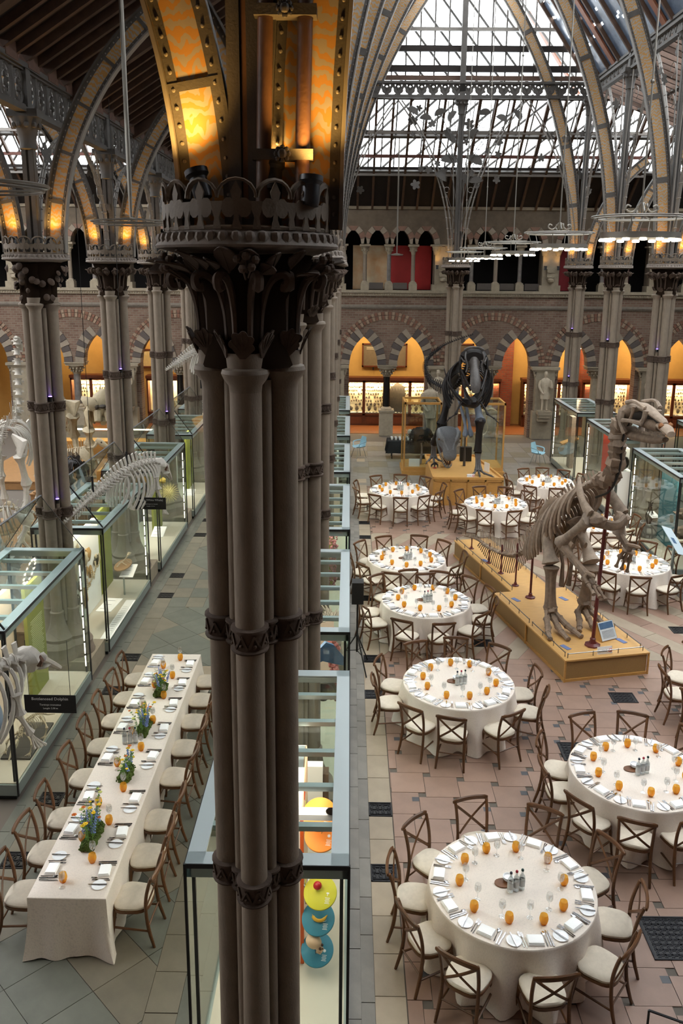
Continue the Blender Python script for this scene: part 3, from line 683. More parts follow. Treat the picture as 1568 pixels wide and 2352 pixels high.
for k in range(2): girder(g2, (XC+4.695*k, YE, 13.62), 0, 'trefoil pierced girder across the far end, %s of the tall centre pier' % ('left', 'right')[k])
# ================================================================ piers
def pier_base():
    b = MB()
    b.lathe([(.58, 0), (.58, .22), (.54, .3)], 8); offs = [(0, -.23), (.21, 0), (-.21, 0), (0, .23)]
    for x, y in offs:
        b.lathe([(.36, .28), (.37, .36), (.34, .46), (.33, .5), (.34, .58), (.3, .64), (.26, .68), (.27, .74), (.21, .8), (.15, .95), (.115, 1.15), (.125, 1.18), (.125, 1.22), (.1, 1.24)], 20, (x, y, 0))
    return b
def annulet(r):
    b = MB(); b.lathe([(r, 0), (r+.025, .008), (r+.03, .022), (r+.012, .03), (r+.012, .15), (r+.03, .158), (r+.028, .172), (r, .18)], 20)
    for k in range(8):
        a = 2*PI*k/8
        for s in (-1, 1):
            a2 = a+s*PI/8; p = (r+.016)
            b.beam((p*cos(a), p*sin(a), .045), (p*cos(a2), p*sin(a2), .135), .02, .016)
        b.ball(((r+.02)*cos(a+PI/8), (r+.02)*sin(a+PI/8), .07), .012, 6)
    return b
OFF = [(0, -.23), (.21, 0), (-.21, 0), (0, .23)]; THIN = [(.105, -.115), (-.105, -.115), (.105, .115), (-.105, .115)]
PIERS = {}
m_base = pier_base().mesh('base', M_PSTONE)
m_shaft = MB().lathe([(.1, 1.22), (.094, 3.0), (.096, 5.0), (.1, 6.72)], 24).mesh('shaft', M_PSTONE)
m_thin = MB().lathe([(.045, 1.0), (.045, 6.72)], 12).mesh('slender_shaft', M_PSTONE)
m_ann = annulet(.098).mesh('shaft_ring', M_CARVE); m_annt = annulet(.045).mesh('shaft_ring', M_CARVE)
m_ast = MB().lathe([(.1, 6.66), (.105, 6.7), (.135, 6.74), (.15, 6.775), (.142, 6.8), (.115, 6.81), (.118, 6.9), (.1, 6.9)], 24).mesh('necking', M_PSTONE)
# capital core: bell that joins the four shafts, then the round tray
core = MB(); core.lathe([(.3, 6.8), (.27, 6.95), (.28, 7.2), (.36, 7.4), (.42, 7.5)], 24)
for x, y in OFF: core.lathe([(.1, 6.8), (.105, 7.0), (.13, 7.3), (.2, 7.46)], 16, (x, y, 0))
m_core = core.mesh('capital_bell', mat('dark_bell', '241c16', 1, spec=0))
def leaf_lobed(n=5, r=.09, th=.012):
    """scalloped leaf standing in XZ plane, cupped outwards along -Y"""
    P = []
    for k in range(n*6+1):
        a = -PI*.12+PI*1.24*k/(n*6); q = r*(.8+.27*abs(sin(3.5*a))); P.append((q*cos(a), r*.75+q*sin(a)))
    P = [(-.02, -.03), (.02, -.03)]+P
    b = MB(); b.prism(P, th, Matrix.Identity(4))
    for k in range(5): a = PI*(.1+.8*k/4); b.beam((0, -th/2, .0), (r*.9*cos(a), -th/2-.002, r*.75+r*.85*sin(a)), .006, .008)
    M = []
    for i, (x, y, z) in enumerate(b.v): b.v[i] = (x, y-(z*z)*1.6-.4*x*x, z)
    return b
m_lleaf = leaf_lobed().mesh('scalloped_leaf', M_CARVE)
def rleaf(r=.075):
    P = [(r*(.75+.25*cos(a*2))*cos(a)*.75, r+r*sin(a)*1.15) for a in [2*PI*k/14 for k in range(14)]]
    b = MB().prism(P, .01, Matrix.Identity(4)); b.tube([(0, 0, -.02), (0, -.008, r*1.9)], [.007, .003], 5)
    for i, (x, y, z) in enumerate(b.v): b.v[i] = (x, y-2.0*z*z+1.5*x*x, z)
    return b
m_rleaf = rleaf().mesh('curled_leaf', M_CARVE)
def stalk():
    P = spline([(0, 0, 0), (0, .0, .16), (0, -.03, .3), (0, -.09, .36), (0, -.135, .345), (0, -.13, .3), (0, -.105, .3)], 5)
    return MB().tube(P, [lerp(.017, .03, i/len(P)) for i in range(len(P))], 6)
m_stalk = stalk().mesh('curling_stalk', M_CARVE)
bud = MB()
for x, y, z in ((0, 0, 0), (.05, .01, -.02), (-.05, .01, -.015), (.03, .0, -.06), (-.02, 0, -.07)): bud.ball((x, y, z), .026, 8); bud.tube([(x, y, z), (x*.3, y+.1, z-.06)], .006, 4)
m_bud = bud.mesh('berry_cluster', M_CARVE)
def shell(r=.065):
    return MB().lathe([(r*.1, .0), (r*.8, -.012), (r, -.03), (r*.9, -.02), (r*.1, .012)], 12)
m_disc = shell().xf(Matrix.Rotation(R(80), 4, 'X')).mesh('round_leaf', M_CARVE)
# quatrefoil tray and pierced crown
def quatre(a, r, lob=.1, p=0): return r*(1+lob*abs(cos(2*a)))
tray = MB().lathe([(.36, 7.47), (.46, 7.5), (.54, 7.52), (.55, 7.535), (.49, 7.62), (.47, 7.63), (.1, 7.64)], 48, fn=lambda a, z: 1+.03*cos(4*a))
for k in range(44):
    a = 2*PI*k/44; r0 = .515*(1+.03*cos(4*a)); tray.ball((r0*cos(a), r0*sin(a), 7.575), .034, 6, sz=1.1)
m_tray = tray.mesh('moulded_tray', mat('tray_stone', '7d736a', .8, var=.12, scale=15, bump=.4))
def crown():
    b = MB(); n = 14; rr = .49; th = .012
    def pt(u, z): 
        a = 2*PI*u/n; r = rr*(1+.03*cos(4*a)); return Vector((r*cos(a), r*sin(a), 7.62+z))
    def strip(P, wd):
        b.tube([pt(u, z) for u, z in P], wd, 5, flat=.5)
    def plate(P):
        vs = []; 
        for s in (0, 1):
            for u, z in P: v = pt(u, z); d = Vector((v.x, v.y, 0)).normalized()*th; vs.append(v+d*s)
        m = len(P); b.add(vs, [tuple(range(m)), tuple(range(2*m-1, m-1, -1))]+[(i, i+m, (i+1) % m+m, (i+1) % m) for i in range(m)])
    for k in range(n):
        strip([(k+.5+.5*cos(a), .17+.1*sin(a)) for a in [PI*i/8 for i in range(9)]], .02)
        # fleur in each arch: stem, two side lobes, tip
        plate([(k+.36, .0), (k+.64, .0), (k+.56, .05), (k+.56, .16), (k+.44, .16), (k+.44, .05)])
        for s in (-1, 1): plate([(k+.5+s*(.19+.19*cos(t)), .115+.055*sin(t)) for t in [2*PI*i/10 for i in range(10)]][::s])
        plate([(k+.5, .26), (k+.64, .2), (k+.58, .15), (k+.42, .15), (k+.36, .2)][::-1])
        plate([(k-.11, .0), (k+.11, .0), (k+.06, .06), (k+.2, .15), (k-.2, .15), (k-.06, .06)])
    b.tube([pt(u/2, .008) for u in range(2*n)], .014, 5, closed=True)
    return b
m_crown = crown().mesh('pierced_crown', mat('crown_metal', '675a4c', .7, var=.15, scale=12, bump=.3))
def ring_place(nm, me, t, n, r, z, ph=0, tilt=0, sc=1, parent=None):
    for k in range(n):
        a = 2*PI*k/n+ph; o = link(nm, me, parent or t); o.location = (r*cos(a), r*sin(a), z); o.rotation_euler = (tilt, 0, a+PI/2); o.scale = (sc,)*3
def make_pier(style, label, x, y, group):
    t = thing('stone_pier', label, 'pier', (x, y, 0), 0, group)
    link('base', m_base, t)
    for px, py in OFF:
        o = link('shaft', m_shaft, t); o.location = (px, py, 0); o = link('necking', m_ast, t); o.location = (px, py, 0)
        for z in (3.0, 4.93): o = link('shaft_ring', m_ann, t); o.location = (px, py, z-(.0 if py > -.1 else 0))
    for px, py in THIN:
        o = link('slender_shaft', m_thin, t); o.location = (px, py, 0)
        for z in (3.0, 4.93): o = link('shaft_ring', m_annt, t); o.location = (px, py, z)
    c = link('capital', m_core, t); q = random.Random(style)
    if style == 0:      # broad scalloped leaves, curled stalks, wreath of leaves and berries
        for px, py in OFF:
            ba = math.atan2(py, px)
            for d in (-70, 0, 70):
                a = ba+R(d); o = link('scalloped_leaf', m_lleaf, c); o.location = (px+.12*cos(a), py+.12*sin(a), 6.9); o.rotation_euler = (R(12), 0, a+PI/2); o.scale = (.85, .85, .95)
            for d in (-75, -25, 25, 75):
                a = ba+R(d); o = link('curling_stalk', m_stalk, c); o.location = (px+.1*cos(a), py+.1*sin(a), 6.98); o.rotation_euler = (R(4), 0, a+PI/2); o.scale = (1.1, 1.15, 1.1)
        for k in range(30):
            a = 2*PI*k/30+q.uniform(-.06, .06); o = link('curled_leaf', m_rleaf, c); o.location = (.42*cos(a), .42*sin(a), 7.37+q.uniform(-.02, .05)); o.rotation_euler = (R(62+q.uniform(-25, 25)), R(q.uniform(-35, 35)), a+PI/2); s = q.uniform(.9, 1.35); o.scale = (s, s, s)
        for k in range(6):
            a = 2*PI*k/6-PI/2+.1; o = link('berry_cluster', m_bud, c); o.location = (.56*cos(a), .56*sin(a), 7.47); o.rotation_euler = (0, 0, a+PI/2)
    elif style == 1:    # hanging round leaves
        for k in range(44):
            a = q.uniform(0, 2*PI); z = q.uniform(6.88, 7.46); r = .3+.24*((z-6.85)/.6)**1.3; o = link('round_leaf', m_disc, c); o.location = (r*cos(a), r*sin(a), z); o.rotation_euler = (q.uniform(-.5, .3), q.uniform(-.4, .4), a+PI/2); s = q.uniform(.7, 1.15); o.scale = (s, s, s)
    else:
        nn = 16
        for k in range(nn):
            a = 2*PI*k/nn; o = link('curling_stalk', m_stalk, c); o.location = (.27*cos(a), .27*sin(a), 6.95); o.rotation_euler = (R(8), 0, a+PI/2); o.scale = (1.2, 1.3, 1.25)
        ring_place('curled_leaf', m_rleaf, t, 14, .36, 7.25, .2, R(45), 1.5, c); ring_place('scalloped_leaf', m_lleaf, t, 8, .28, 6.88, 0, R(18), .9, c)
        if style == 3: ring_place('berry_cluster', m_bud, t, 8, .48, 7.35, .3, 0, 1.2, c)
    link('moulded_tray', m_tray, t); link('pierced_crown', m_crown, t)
    return t
pn = ['frontmost clustered stone pier with leaf wreath capital, filling the foreground', 'second pier of the central row, just behind the frontmost', 'third pier of the central row', 'fourth pier of the central row', 'fifth pier of the central row', 'sixth pier of the central row', 'last pier of the central row at the far end']
ln = ['', '', 'nearest left-row pier with hanging round leaves on its capital', 'second visible left-row pier with spiky palm capital', 'third visible left-row pier near the tail-first whale', 'fourth visible left-row pier, partly hidden by the frontmost pier', 'last left-row pier by the far wall']
rn = ['', '', '', '', 'nearest right-row pier at the right edge of the photo', 'second right-row pier, behind the long-necked skull', 'last right-row pier above the tall glass case']
SPOTS = []
def upper(x, y, ztop, label):
    t = thing('iron_stanchion', label, 'iron column', (x, y, 7.64)); H = ztop-7.64
    m = MB(); m.box(0, 0, H*.5-.3, .2, .13, H-.6); 
    for s in (-1, 1): m.box(s*.055, -.075, H*.5-.3, .07, .03, H-.6)
    m.build('column', M_IRON, t, smooth=False)
    m = MB(); m.lathe([(.1, H-.62), (.14, H-.6), (.13, H-.5), (.17, H-.3), (.24, H-.14), (.25, H-.12)], 12); m.box(0, 0, H-.06, .5, .4, .12)
    for a in range(10): m.ball((.2*cos(a*.63), .2*sin(a*.63), H-.24), .05, 6)
    m.build('iron_capital', M_IRON, t); return t
# ribs
def rib_meshes(x0, z0, Rr, z1, dep, xc, side):
    """I-section rib in the XZ plane starting at (x0,z0) vertical, curving towards side"""
    h = z1-z0; n = 26; th = math.asin(min(1, h/Rr)); cx = x0+side*Rr
    def P(t, d): a = th*t; r = Rr+d; return (cx-side*r*cos(a), z0+r*sin(a)) if False else (cx-side*(Rr+d)*cos(a), z0+(Rr+d)*sin(a))
    w_ = MB(); A = [P(i/n, 0) for i in range(n+1)]; B = [P(i/n, dep) for i in range(n+1)]
    for i in range(n):
        q = [A[i], A[i+1], B[i+1], B[i]]; v = [(x, -.012, z) for x, z in q]+[(x, .012, z) for x, z in q]; w_.add(v, [(0, 1, 2, 3), (7, 6, 5, 4), (0, 4, 5, 1), (2, 6, 7, 3)])
    fi = MB(); fo = MB()
    for m_, L_ in ((fi, A), (fo, B)):
        for i in range(n):
            (xa, za), (xb, zb) = L_[i], L_[i+1]; d = Vector((xb-xa, 0, zb-za)).normalized(); nn = Vector((-d.z, 0, d.x))*.012
            m_.add([(xa-nn.x, -.075, za-nn.z), (xb-nn.x, -.075, zb-nn.z), (xb+nn.x, -.075, zb+nn.z), (xa+nn.x, -.075, za+nn.z), (xa-nn.x, .075, za-nn.z), (xb-nn.x, .075, zb-nn.z), (xb+nn.x, .075, zb+nn.z), (xa+nn.x, .075, za+nn.z)], [(0, 1, 2, 3), (7, 6, 5, 4), (0, 4, 5, 1), (3, 2, 6, 7)])
    rv = MB(); L_ = Rr*th; k = 0; s_ = .09
    ed = MB()
    for dd in (.045, dep-.045):
        for i in range(n):
            (xa, za), (xb, zb) = P(i/n, dd-.03), P((i+1)/n, dd-.03); (xc_, zc), (xd, zd) = P((i+1)/n, dd+.03), P(i/n, dd+.03)
            for yy in (-.02, .02): ed.add([(xa, yy, za), (xb, yy, zb), (xc_, yy, zc), (xd, yy, zd)], [(0, 1, 2, 3)])
    while s_ < L_:
        t = s_/L_
        for dd in (.045, dep-.045):
            x, z = P(t, dd)
            for yy in (-.02, ): rv.ball((x, yy-.004, z), .013, 5)
        s_ += .1
    for t in (.18, .36, .54, .72, .9):
        q = [P(t, .01), P(t+.012, .01), P(t+.012, dep-.01), P(t, dep-.01)]; ed.add([(x, -.026, z) for x, z in q]+[(x, .026, z) for x, z in q], [(0, 1, 2, 3), (7, 6, 5, 4), (0, 4, 5, 1), (2, 6, 7, 3)])
    return (w_.mesh('web', M_WEB, False), fi.mesh('inner_flange', M_IRONL, False), fo.mesh('outer_flange', M_IRON, False), ed.mesh('riveted_edge_plates', M_IRON, False), rv.mesh('rivets', M_IRONL))
RN = rib_meshes(.42, 7.64, 16, 18.3, .42, 0, 1); RNm = rib_meshes(-.42, 7.64, 16, 18.3, .42, 0, -1); RN0 = rib_meshes(.58, 7.64, 16, 18.2, .44, 0, 1); RA0 = rib_meshes(-.4, 7.64, 4.6, 11.35, .34, 0, -1)
RA = rib_meshes(.52, 7.64, 4.6, 11.35, .33, 0, 1); RAm = rib_meshes(-.52, 7.64, 4.6, 11.35, .33, 0, -1)
def rib(ms, x, y, label):
    t = thing('iron_rib', label, 'roof rib', (x, y, 0))
    for nm, me in zip(('web', 'inner_flange', 'outer_flange', 'riveted_edge_plate'), ms): link(nm, me, t)
    link('rivets', ms[4], t, kind='stuff')
def fixrib(ms, side, base):
    return ms
# web of the nave rib lies towards the row, shift so that outer edge faces away from the nave
M_CAN = mat('uplight_body', '3c3d40', .4, metal=.5); M_CANE = mat('uplight_lens', 'ffc878', .4, emis='ffb45a', es=25)
can = MB().lathe([(.05, 0), (.055, .02), (.052, .12), (.07, .14), (.07, .17), (.06, .17)], 16).mesh('lamp_body', M_CAN)
lens = MB().lathe([(.058, .168), (.03, .172)], 16).mesh('lens', M_CANE)
def uplight(x, y, z, tx, ty, label, power=14, spot=True):
    t = thing('uplight', label, 'lamp', (x, y, z)); d = Vector((tx, ty, 1)).normalized(); t.rotation_euler = d.to_track_quat('Z', 'Y').to_euler()
    link('lamp_body', can, t); link('lens', lens, t)
    if spot:
        l = bpy.data.lights.new('uplight_beam', 'SPOT'); l.energy = power; l.color = (1, .54, .13); l.spot_size = R(110); l.spot_blend = 1; l.shadow_soft_size = .05
        o = bpy.data.objects.new('uplight_beam', l); COL.objects.link(o); o.location = (x+d.x*.2, y+d.y*.2, z+.2); o.rotation_euler = (-d).to_track_quat('Z', 'Y').to_euler()
styles = {'C': [0, 2, 3, 2, 3, 2, 2], 'L': [0, 0, 1, 2, 3, 2, 2], 'R': [0, 0, 0, 0, 3, 2, 3]}
for row, X, ks, names in (('C', XC, range(7), pn), ('L', XL, range(2, 7), ln), ('R', XR, range(4, 7), rn)):
    for k in ks:
        Y = PY[k]; nm = names[k]; short = {'C': 'central row', 'L': 'left row', 'R': 'right row'}[row]+' pier number %s from the front' % ['one', 'two', 'three', 'four', 'five', 'six', 'seven'][k]
        t = make_pier(styles[row][k], nm, X, Y, None)
        upper(X, Y, 13.62 if row != 'L' else 9.9, 'grey iron stanchion above the %s' % short)
        s = {'C': 1, 'R': -1, 'L': 0}[row]
        if s: rib(((RN0 if k == 0 else RN) if s > 0 else RNm), X-(.0), Y, 'tall patterned nave rib rising from the %s' % short)
        if row in 'CL': rib(RA0 if row == 'C' and k == 0 else RAm, X, Y, 'pointed aisle rib curving left from the %s' % short)
        if row in 'LR': rib(RA, X, Y, 'pointed aisle rib curving right from the %s' % short)
        vis = not (k >= 5 and row == 'C')
        if row == 'C':
            uplight(X-.22, Y-.27, 7.8, -.3, .2, 'shallow uplight left of stanchion, %s' % short, 75 if k == 0 else 25, vis); uplight(X+.17, Y-.12, 7.86, .02, .25, 'pale uplight right of stanchion, %s' % short, 60 if k == 0 else 22, vis)
            if k == 0: uplight(X+.4, Y-.29, 7.76, .06, .12, 'dark uplight behind the crown at the right of the frontmost pier', 65)
        else:
            uplight(X-.27, Y-.2, 7.72, -.15, .1, 'uplight left of the crown, %s' % short, 45); uplight(X+.27, Y-.2, 7.72, .15, .1, 'uplight right of the crown, %s' % short, 45)
t = make_pier(2, 'tall slim pier in the middle of the far end, behind the dark skeleton', XN, YE, None); upper(XN, YE, 13.62, 'iron stanchion above the middle far-end pier')
m = MB(); m.box(XN, YE, 17.0, .2, .16, 6.4); m.build('king_post', M_IRON, label='tall grey iron post rising from the end girder to the ridge', cat='iron column')
uplight(XN-.3, YE-.2, 7.72, -.1, .1, 'left uplight on the middle far-end pier', 12); uplight(XN+.3, YE-.2, 7.72, .1, .1, 'right uplight on the middle far-end pier', 12)
for b0, nm in ((XN, 'behind the middle far-end pier'), (XR, 'right of the second chandelier'), (XL, 'behind the left piers')):
    for s in (-1, 1): uplight(b0+s*.28, YW-.3, 7.45, 0, .12, 'gallery uplight on the stone pier %s, %s one' % (nm, 'left' if s < 0 else 'right'), 14)
# fluted front pier extras: clustered posts with strapped rosettes
t = thing('strapped_posts', 'pair of round iron posts strapped with flower bosses above the frontmost pier', 'iron column', (XC+.2, PY[0]-.12, 7.64))
for dx in (-.09, .14): MB().tube([(dx, 0, 0), (dx+.07, 0, 3.0), (dx+.25, 0, 5.8)], .045, 12).build('post', mat('brown_iron', '5a4030', .5, var=.2, bump=.2), t)
for z, o_ in ((.42, .01), (1.2, .03)):
    MB().box(.025+o_, -.0, z, .36, .12, .06).build('strap', M_IRON, t, smooth=False)
    m = MB().ball((.025+o_, -.08, z), .03, 6)
    for a in range(8): m.ball((.025+o_+.035*cos(a*PI/4), -.07, z+.035*sin(a*PI/4)), .017, 6)
    m.build('rosette', M_IRON, t)
MB().box(XC+.04, PY[0]-.0, 10.0, .1, .16, 4.6).build('timber_post', mat('post_brown', '6e4e38', .7, var=.2), smooth=False, label='brown flat post beside the stanchion of the frontmost pier', cat='post')
# ---------------------------------------------------------------- wrought iron spandrels
def fan(r=.36, n=17):
    b = MB()
    for k in range(n):
        a = PI*(.08+.84*k/(n-1)); d = Vector((cos(a), 0, sin(a))); p = Vector((-d.z, 0, d.x))*.026*r/.3
        b.add([(0, -.004, 0), tuple(d*r*.6+p), tuple(d*r), tuple(d*r*.6-p), (0, .004, 0)], [(0, 1, 2), (0, 2, 3), (4, 2, 1), (4, 3, 2)])
    return b.mesh('palm_fan', M_IRON, False)
m_fan = fan()
P = [(.16*(.55+.45*abs(cos(2.5*a)))*cos(a), .16*(.55+.45*abs(cos(2.5*a)))*sin(a)) for a in [2*PI*k/30 for k in range(30)]]
m_ivy = MB().prism(P, .008, Matrix.Identity(4)).mesh('ivy_leaf', M_IRON, False)
def spandrel_parts(L_, z0, z1):
    """two-rod pointed arch spanning L_ along local X, springing z0 to z1"""
    rods = MB(); col = MB()
    for s in (-1, 1):
        for d in (0, .14):
            pts = []
            for i in range(17):
                t = i/16; Rr = ((L_/2-.3)**2+(z1-z0)**2)/(2*(L_/2-.3)); a = math.asin((z1-z0)/Rr)*t; x = (Rr*(1-cos(a)))*1.0-d*.9+.3; pts.append((s*(x-L_/2), 0, z0+Rr*sin(a)))
            rods.tube(pts, .028, 6)
            for i in range(1, 16, 1): col.ball(pts[i], .042, 6, sz=.5)
        for d in (.0,):
            pts = [(s*(-L_/2+.16), .08, z0), (s*(-L_/2+.2), .08, lerp(z0, z1, .5)), (s*(-L_/2+.5), .08, z1)]; rods.tube(spline(pts, 5), .02, 5)
            for k in range(4):
                zc = lerp(z0, z1, .45+.14*k); r_ = .1+.03*k; rods.tube([(s*(-L_/2+.45+.12*k)+r_*cos(a*PI/6), .04, zc+r_*sin(a*PI/6)) for a in range(11)], .012, 4)
    return rods.mesh('rods', M_IRONL), col.mesh('collars', M_IRONL)
sp1 = spandrel_parts(4.695, 7.8, 13.5); sp2 = spandrel_parts(4.63, 7.8, 13.5); sp3 = spandrel_parts(4.63, 7.8, 9.8)
def spandrel(ms, loc, rz, label, leaves=0, seed=0, zmax=13.4):
    t = thing('iron_spandrel', label, 'ironwork', loc, rz); link('rods', ms[0], t); link('collars', ms[1], t, kind='stuff'); q = random.Random(seed)
    for k in range(leaves):
        s = q.choice((-1, 1)); zz = q.uniform(.42, .97); fan_ = False; lim = 2.25-(1.95)*zz**2*.5
        x = s*q.uniform(max(.5, lim-1.3), 2.2); o = link('palm_fan' if fan_ else 'ivy_leaf', m_fan if fan_ else m_ivy, t); o.location = (x, q.uniform(-.05, .08), 7.8+(zmax-7.8)*zz); o.rotation_euler = (q.uniform(-.3, .3), q.uniform(-1, 1), q.uniform(-.3, .3)); sc = q.uniform(.7, 1.3); o.scale = (sc,)*3
for k in range(2): spandrel(sp1, (XC+4.695*(k+.5), YE, 0), 0, 'wrought iron arch with ivy under the end girder, %s half' % ('left', 'right')[k], 16, 5+k)
t = thing('palm_ironwork', 'spray of wrought iron palm fans around the middle far-end column', 'ironwork', (XN, YE-.12, 0))
for i, (x, z) in enumerate(((-1.84, 13.05), (-1.33, 12.8), (-.77, 13.0), (-.3, 12.9), (-.42, 12.1), (.86, 13.0), (1.45, 12.8), (2.0, 12.95), (.5, 12.3), (-.42, 11.3), (.52, 11.3), (.13, 10.7), (-.75, 10.75), (.63, 10.6))):
    o = link('palm_fan', m_fan, t); o.location = (x, .05*(i % 3), z); s = 1.15 if 8 < i < 11 else .85; o.scale = (s, s, s); o.rotation_euler = (.15*(i % 3-1), (.5 if x > 0 else -.5)*(i % 4-1.2), 0); MB().tube(spline([(x*.15, 0, z-1.6), (x*.5, 0, z-.8), (x, 0, z)], 4), .014, 5).build('stem', M_IRON, t)
for k in range(3, 6): spandrel(sp2, (XR, (PY[k]+PY[k+1])/2, 0), R(90), 'wrought iron rod arch along the right pier row, %s bay' % ords[k], 14, 20+k)
for k in range(0, 6): spandrel(sp2, (XC, (PY[k]+PY[k+1])/2, 0), R(90), 'wrought iron rod arch along the central row, %s bay' % ords[k], 6, 40+k)
for k in range(2, 6): spandrel(sp3, (XL, (PY[k]+PY[k+1])/2, 0), R(90), 'low wrought iron arch along the left pier row, %s bay' % ords[k], 6, 30+k, 9.6)
# ---------------------------------------------------------------- chandeliers
M_LED = mat('chandelier_disc', 'fff6e4', .4, emis='fff0d6', es=22); M_RING = mat('chandelier_ring', '8c8880', .4, metal=.6)
def chandelier():
    t = thing('chandelier', 'nearest lit ring chandelier, at the right edge', 'chandelier', (0, 0, 0), 0, 'ring chandeliers down the nave')
    m = MB(); r = .535
    m.lathe([(r-.05, -.01), (r-.05, .05), (r, .05), (r, -.03), (r-.05, -.03), (r-.05, -.01)], 40); m.f = m.f[:-2]; m.build('lower_ring', M_RING, t)
    for k in range(14):
        a = 2*PI*k/14; MB().lathe([(.035, -.03), (.05, -.04), (.05, -.06), (.03, -.065)], 14, (r*.93*cos(a), r*.93*sin(a), 0)).build('lamp_disc', M_LED, t)
    m = MB()
    for rr, z in ((.66, .26), (.6, .24)): m.tube([(rr*cos(a*PI/20), rr*sin(a*PI/20), z) for a in range(40)], .012, 5, closed=True)
    for a in range(6): m.tube([(.66*cos(a*PI/3), .66*sin(a*PI/3), .26), (0, 0, .3)], .008, 5); m.tube([(r*cos(a*PI/3), r*sin(a*PI/3), .05), (.6*cos(a*PI/3), .6*sin(a*PI/3), .24)], .007, 5)
    for a in range(4):
        d = (cos(a*PI/2), sin(a*PI/2)); m.tube(spline([(d[0]*.02, d[1]*.02, .45), (d[0]*.12, d[1]*.12, .33), (d[0]*.22, d[1]*.22, .36), (d[0]*.2, d[1]*.2, .42), (d[0]*.15, d[1]*.15, .4)], 4), .012, 5)
    m.build('upper_hoop', M_RING, t)
    m = MB().tube([(0, 0, .28), (0, 0, 11)], .013, 6)
    for z in (2, 4.5, 7): m.ball((0, 0, z), .03, 6)
    m.build('hanging_rod', M_RING, t); return t
ch = chandelier(); ch.location = (XN-.05, 12.1, 7.88)
for i, (y, z) in enumerate(((16.75, 7.86), (21.4, 7.83), (25.9, 7.8), (30.4, 7.78))):
    dup(ch, (XN-.05, y, z), R(9*i+5), ['second nearest lit ring chandelier, above the skull', 'middle ring chandelier of the row', 'fourth ring chandelier of the row', 'farthest ring chandelier of the row'][i])
def hoop(x, y, z, lab, r=.52):
    t = thing('unlit_hoop', lab, 'chandelier', (x, y, z)); m = MB()
    for rr, zz in ((r, 0), (r*.93, -.03)): m.tube([(rr*cos(a*PI/16), rr*sin(a*PI/16), zz) for a in range(32)], .011, 5, closed=True)
    for a in range(4): m.tube([(r*cos(a*PI/2+.4), r*sin(a*PI/2+.4), 0), (0, 0, .05)], .009, 5)
    m.build('hoop', M_RING, t); MB().tube([(0, 0, 0), (0, 0, .5), (0, 0, 4.5)], [.018, .03, .03], 8).build('hanging_rod', M_RING, t)
hoop(-2.92, 11.6, 8.0, 'bare ring fitting on a thick rod above the left aisle'); hoop(-2.75, 6.4, 7.98, 'bare ring fitting at the left edge of the photo'); hoop(1.9, 35.4, 8.02, 'small distant ring fitting before the cream screen', .25)
for x, y, z in ((-4.6, 12.0, 3.0), (-4.35, 17, 3.6)): pass
# ================================================================ tables, chairs and place settings
def clothmat(name, col):
    m = bpy.data.materials.new(name); m.use_nodes = True; N = m.node_tree.nodes; L = m.node_tree.links; b = N['Principled BSDF']; b.inputs['Roughness'].default_value = .9
    tc = N.new('ShaderNodeTexCoord'); outs = []
    for sc in ((40, 400, 40), (400, 40, 400)):
        mp = N.new('ShaderNodeMapping'); mp.inputs['Scale'].default_value = sc; L.new(tc.outputs['Object'], mp.inputs[0]); nz = N.new('ShaderNodeTexNoise'); nz.inputs['Scale'].default_value = 1; nz.inputs['Detail'].default_value = 3; L.new(mp.outputs[0], nz.inputs[0]); outs.append(nz)
    ad = N.new('ShaderNodeMath'); L.new(outs[0].outputs[0], ad.inputs[0]); L.new(outs[1].outputs[0], ad.inputs[1])
    rp = N.new('ShaderNodeValToRGB'); c = lin(col); rp.color_ramp.elements[0].position = .75; rp.color_ramp.elements[1].position = 1.2; rp.color_ramp.elements[0].color = (*[v*.86 for v in c], 1); rp.color_ramp.elements[1].color = (*[min(1, v*1.08) for v in c], 1)
    L.new(ad.outputs[0], rp.inputs[0]); L.new(rp.outputs[0], b.inputs['Base Color'])
    bp = N.new('ShaderNodeBump'); bp.inputs['Strength'].default_value = .15; bp.inputs['Distance'].default_value = .003; L.new(ad.outputs[0], bp.inputs['Height']); L.new(bp.outputs[0], b.inputs['Normal']); return m
M_LINEN = clothmat('oatmeal_linen', 'ddd2c6'); M_SEATF = mat('cream_velour', 'cfc4b2', .95, var=.08, scale=14, bump=.2, bscale=200)
M_CHAIR = mat('chair_walnut', '5c3b20', .38, var=.3, scale=20, stretch=(1, 1, 4), bump=.05)
M_NAP = mat('white_napkin', 'fbfbfa', .9, bump=.15, bscale=150); M_CHINA = mat('white_china', 'eef0f2', .12, coat=.5)
M_STEEL = mat('cutlery_steel', 'b9b9bb', .18, metal=1)
M_AMBER = glassmat('amber_glass', 'ffe9b0', .4, .04, .38, 'f2c858'); M_AMBERB = glassmat('amber_glass_base', 'f0b848', .3, .05, .5, 'd8a430')
M_CLEAR = glassmat('stemware_glass', 'fafbfb', 2.2, .03, .03, 'f4f6f8'); M_BOTG = glassmat('bottle_glass', 'fafcfc', 2.5, .03, .1, 'f0f4f4'); M_BOTGR = glassmat('green_bottle_glass', '8fc4b0', 1.2, .03, .3, '5f9c88')
M_LABEL = mat('bottle_label', 'b9bcbc', .6)
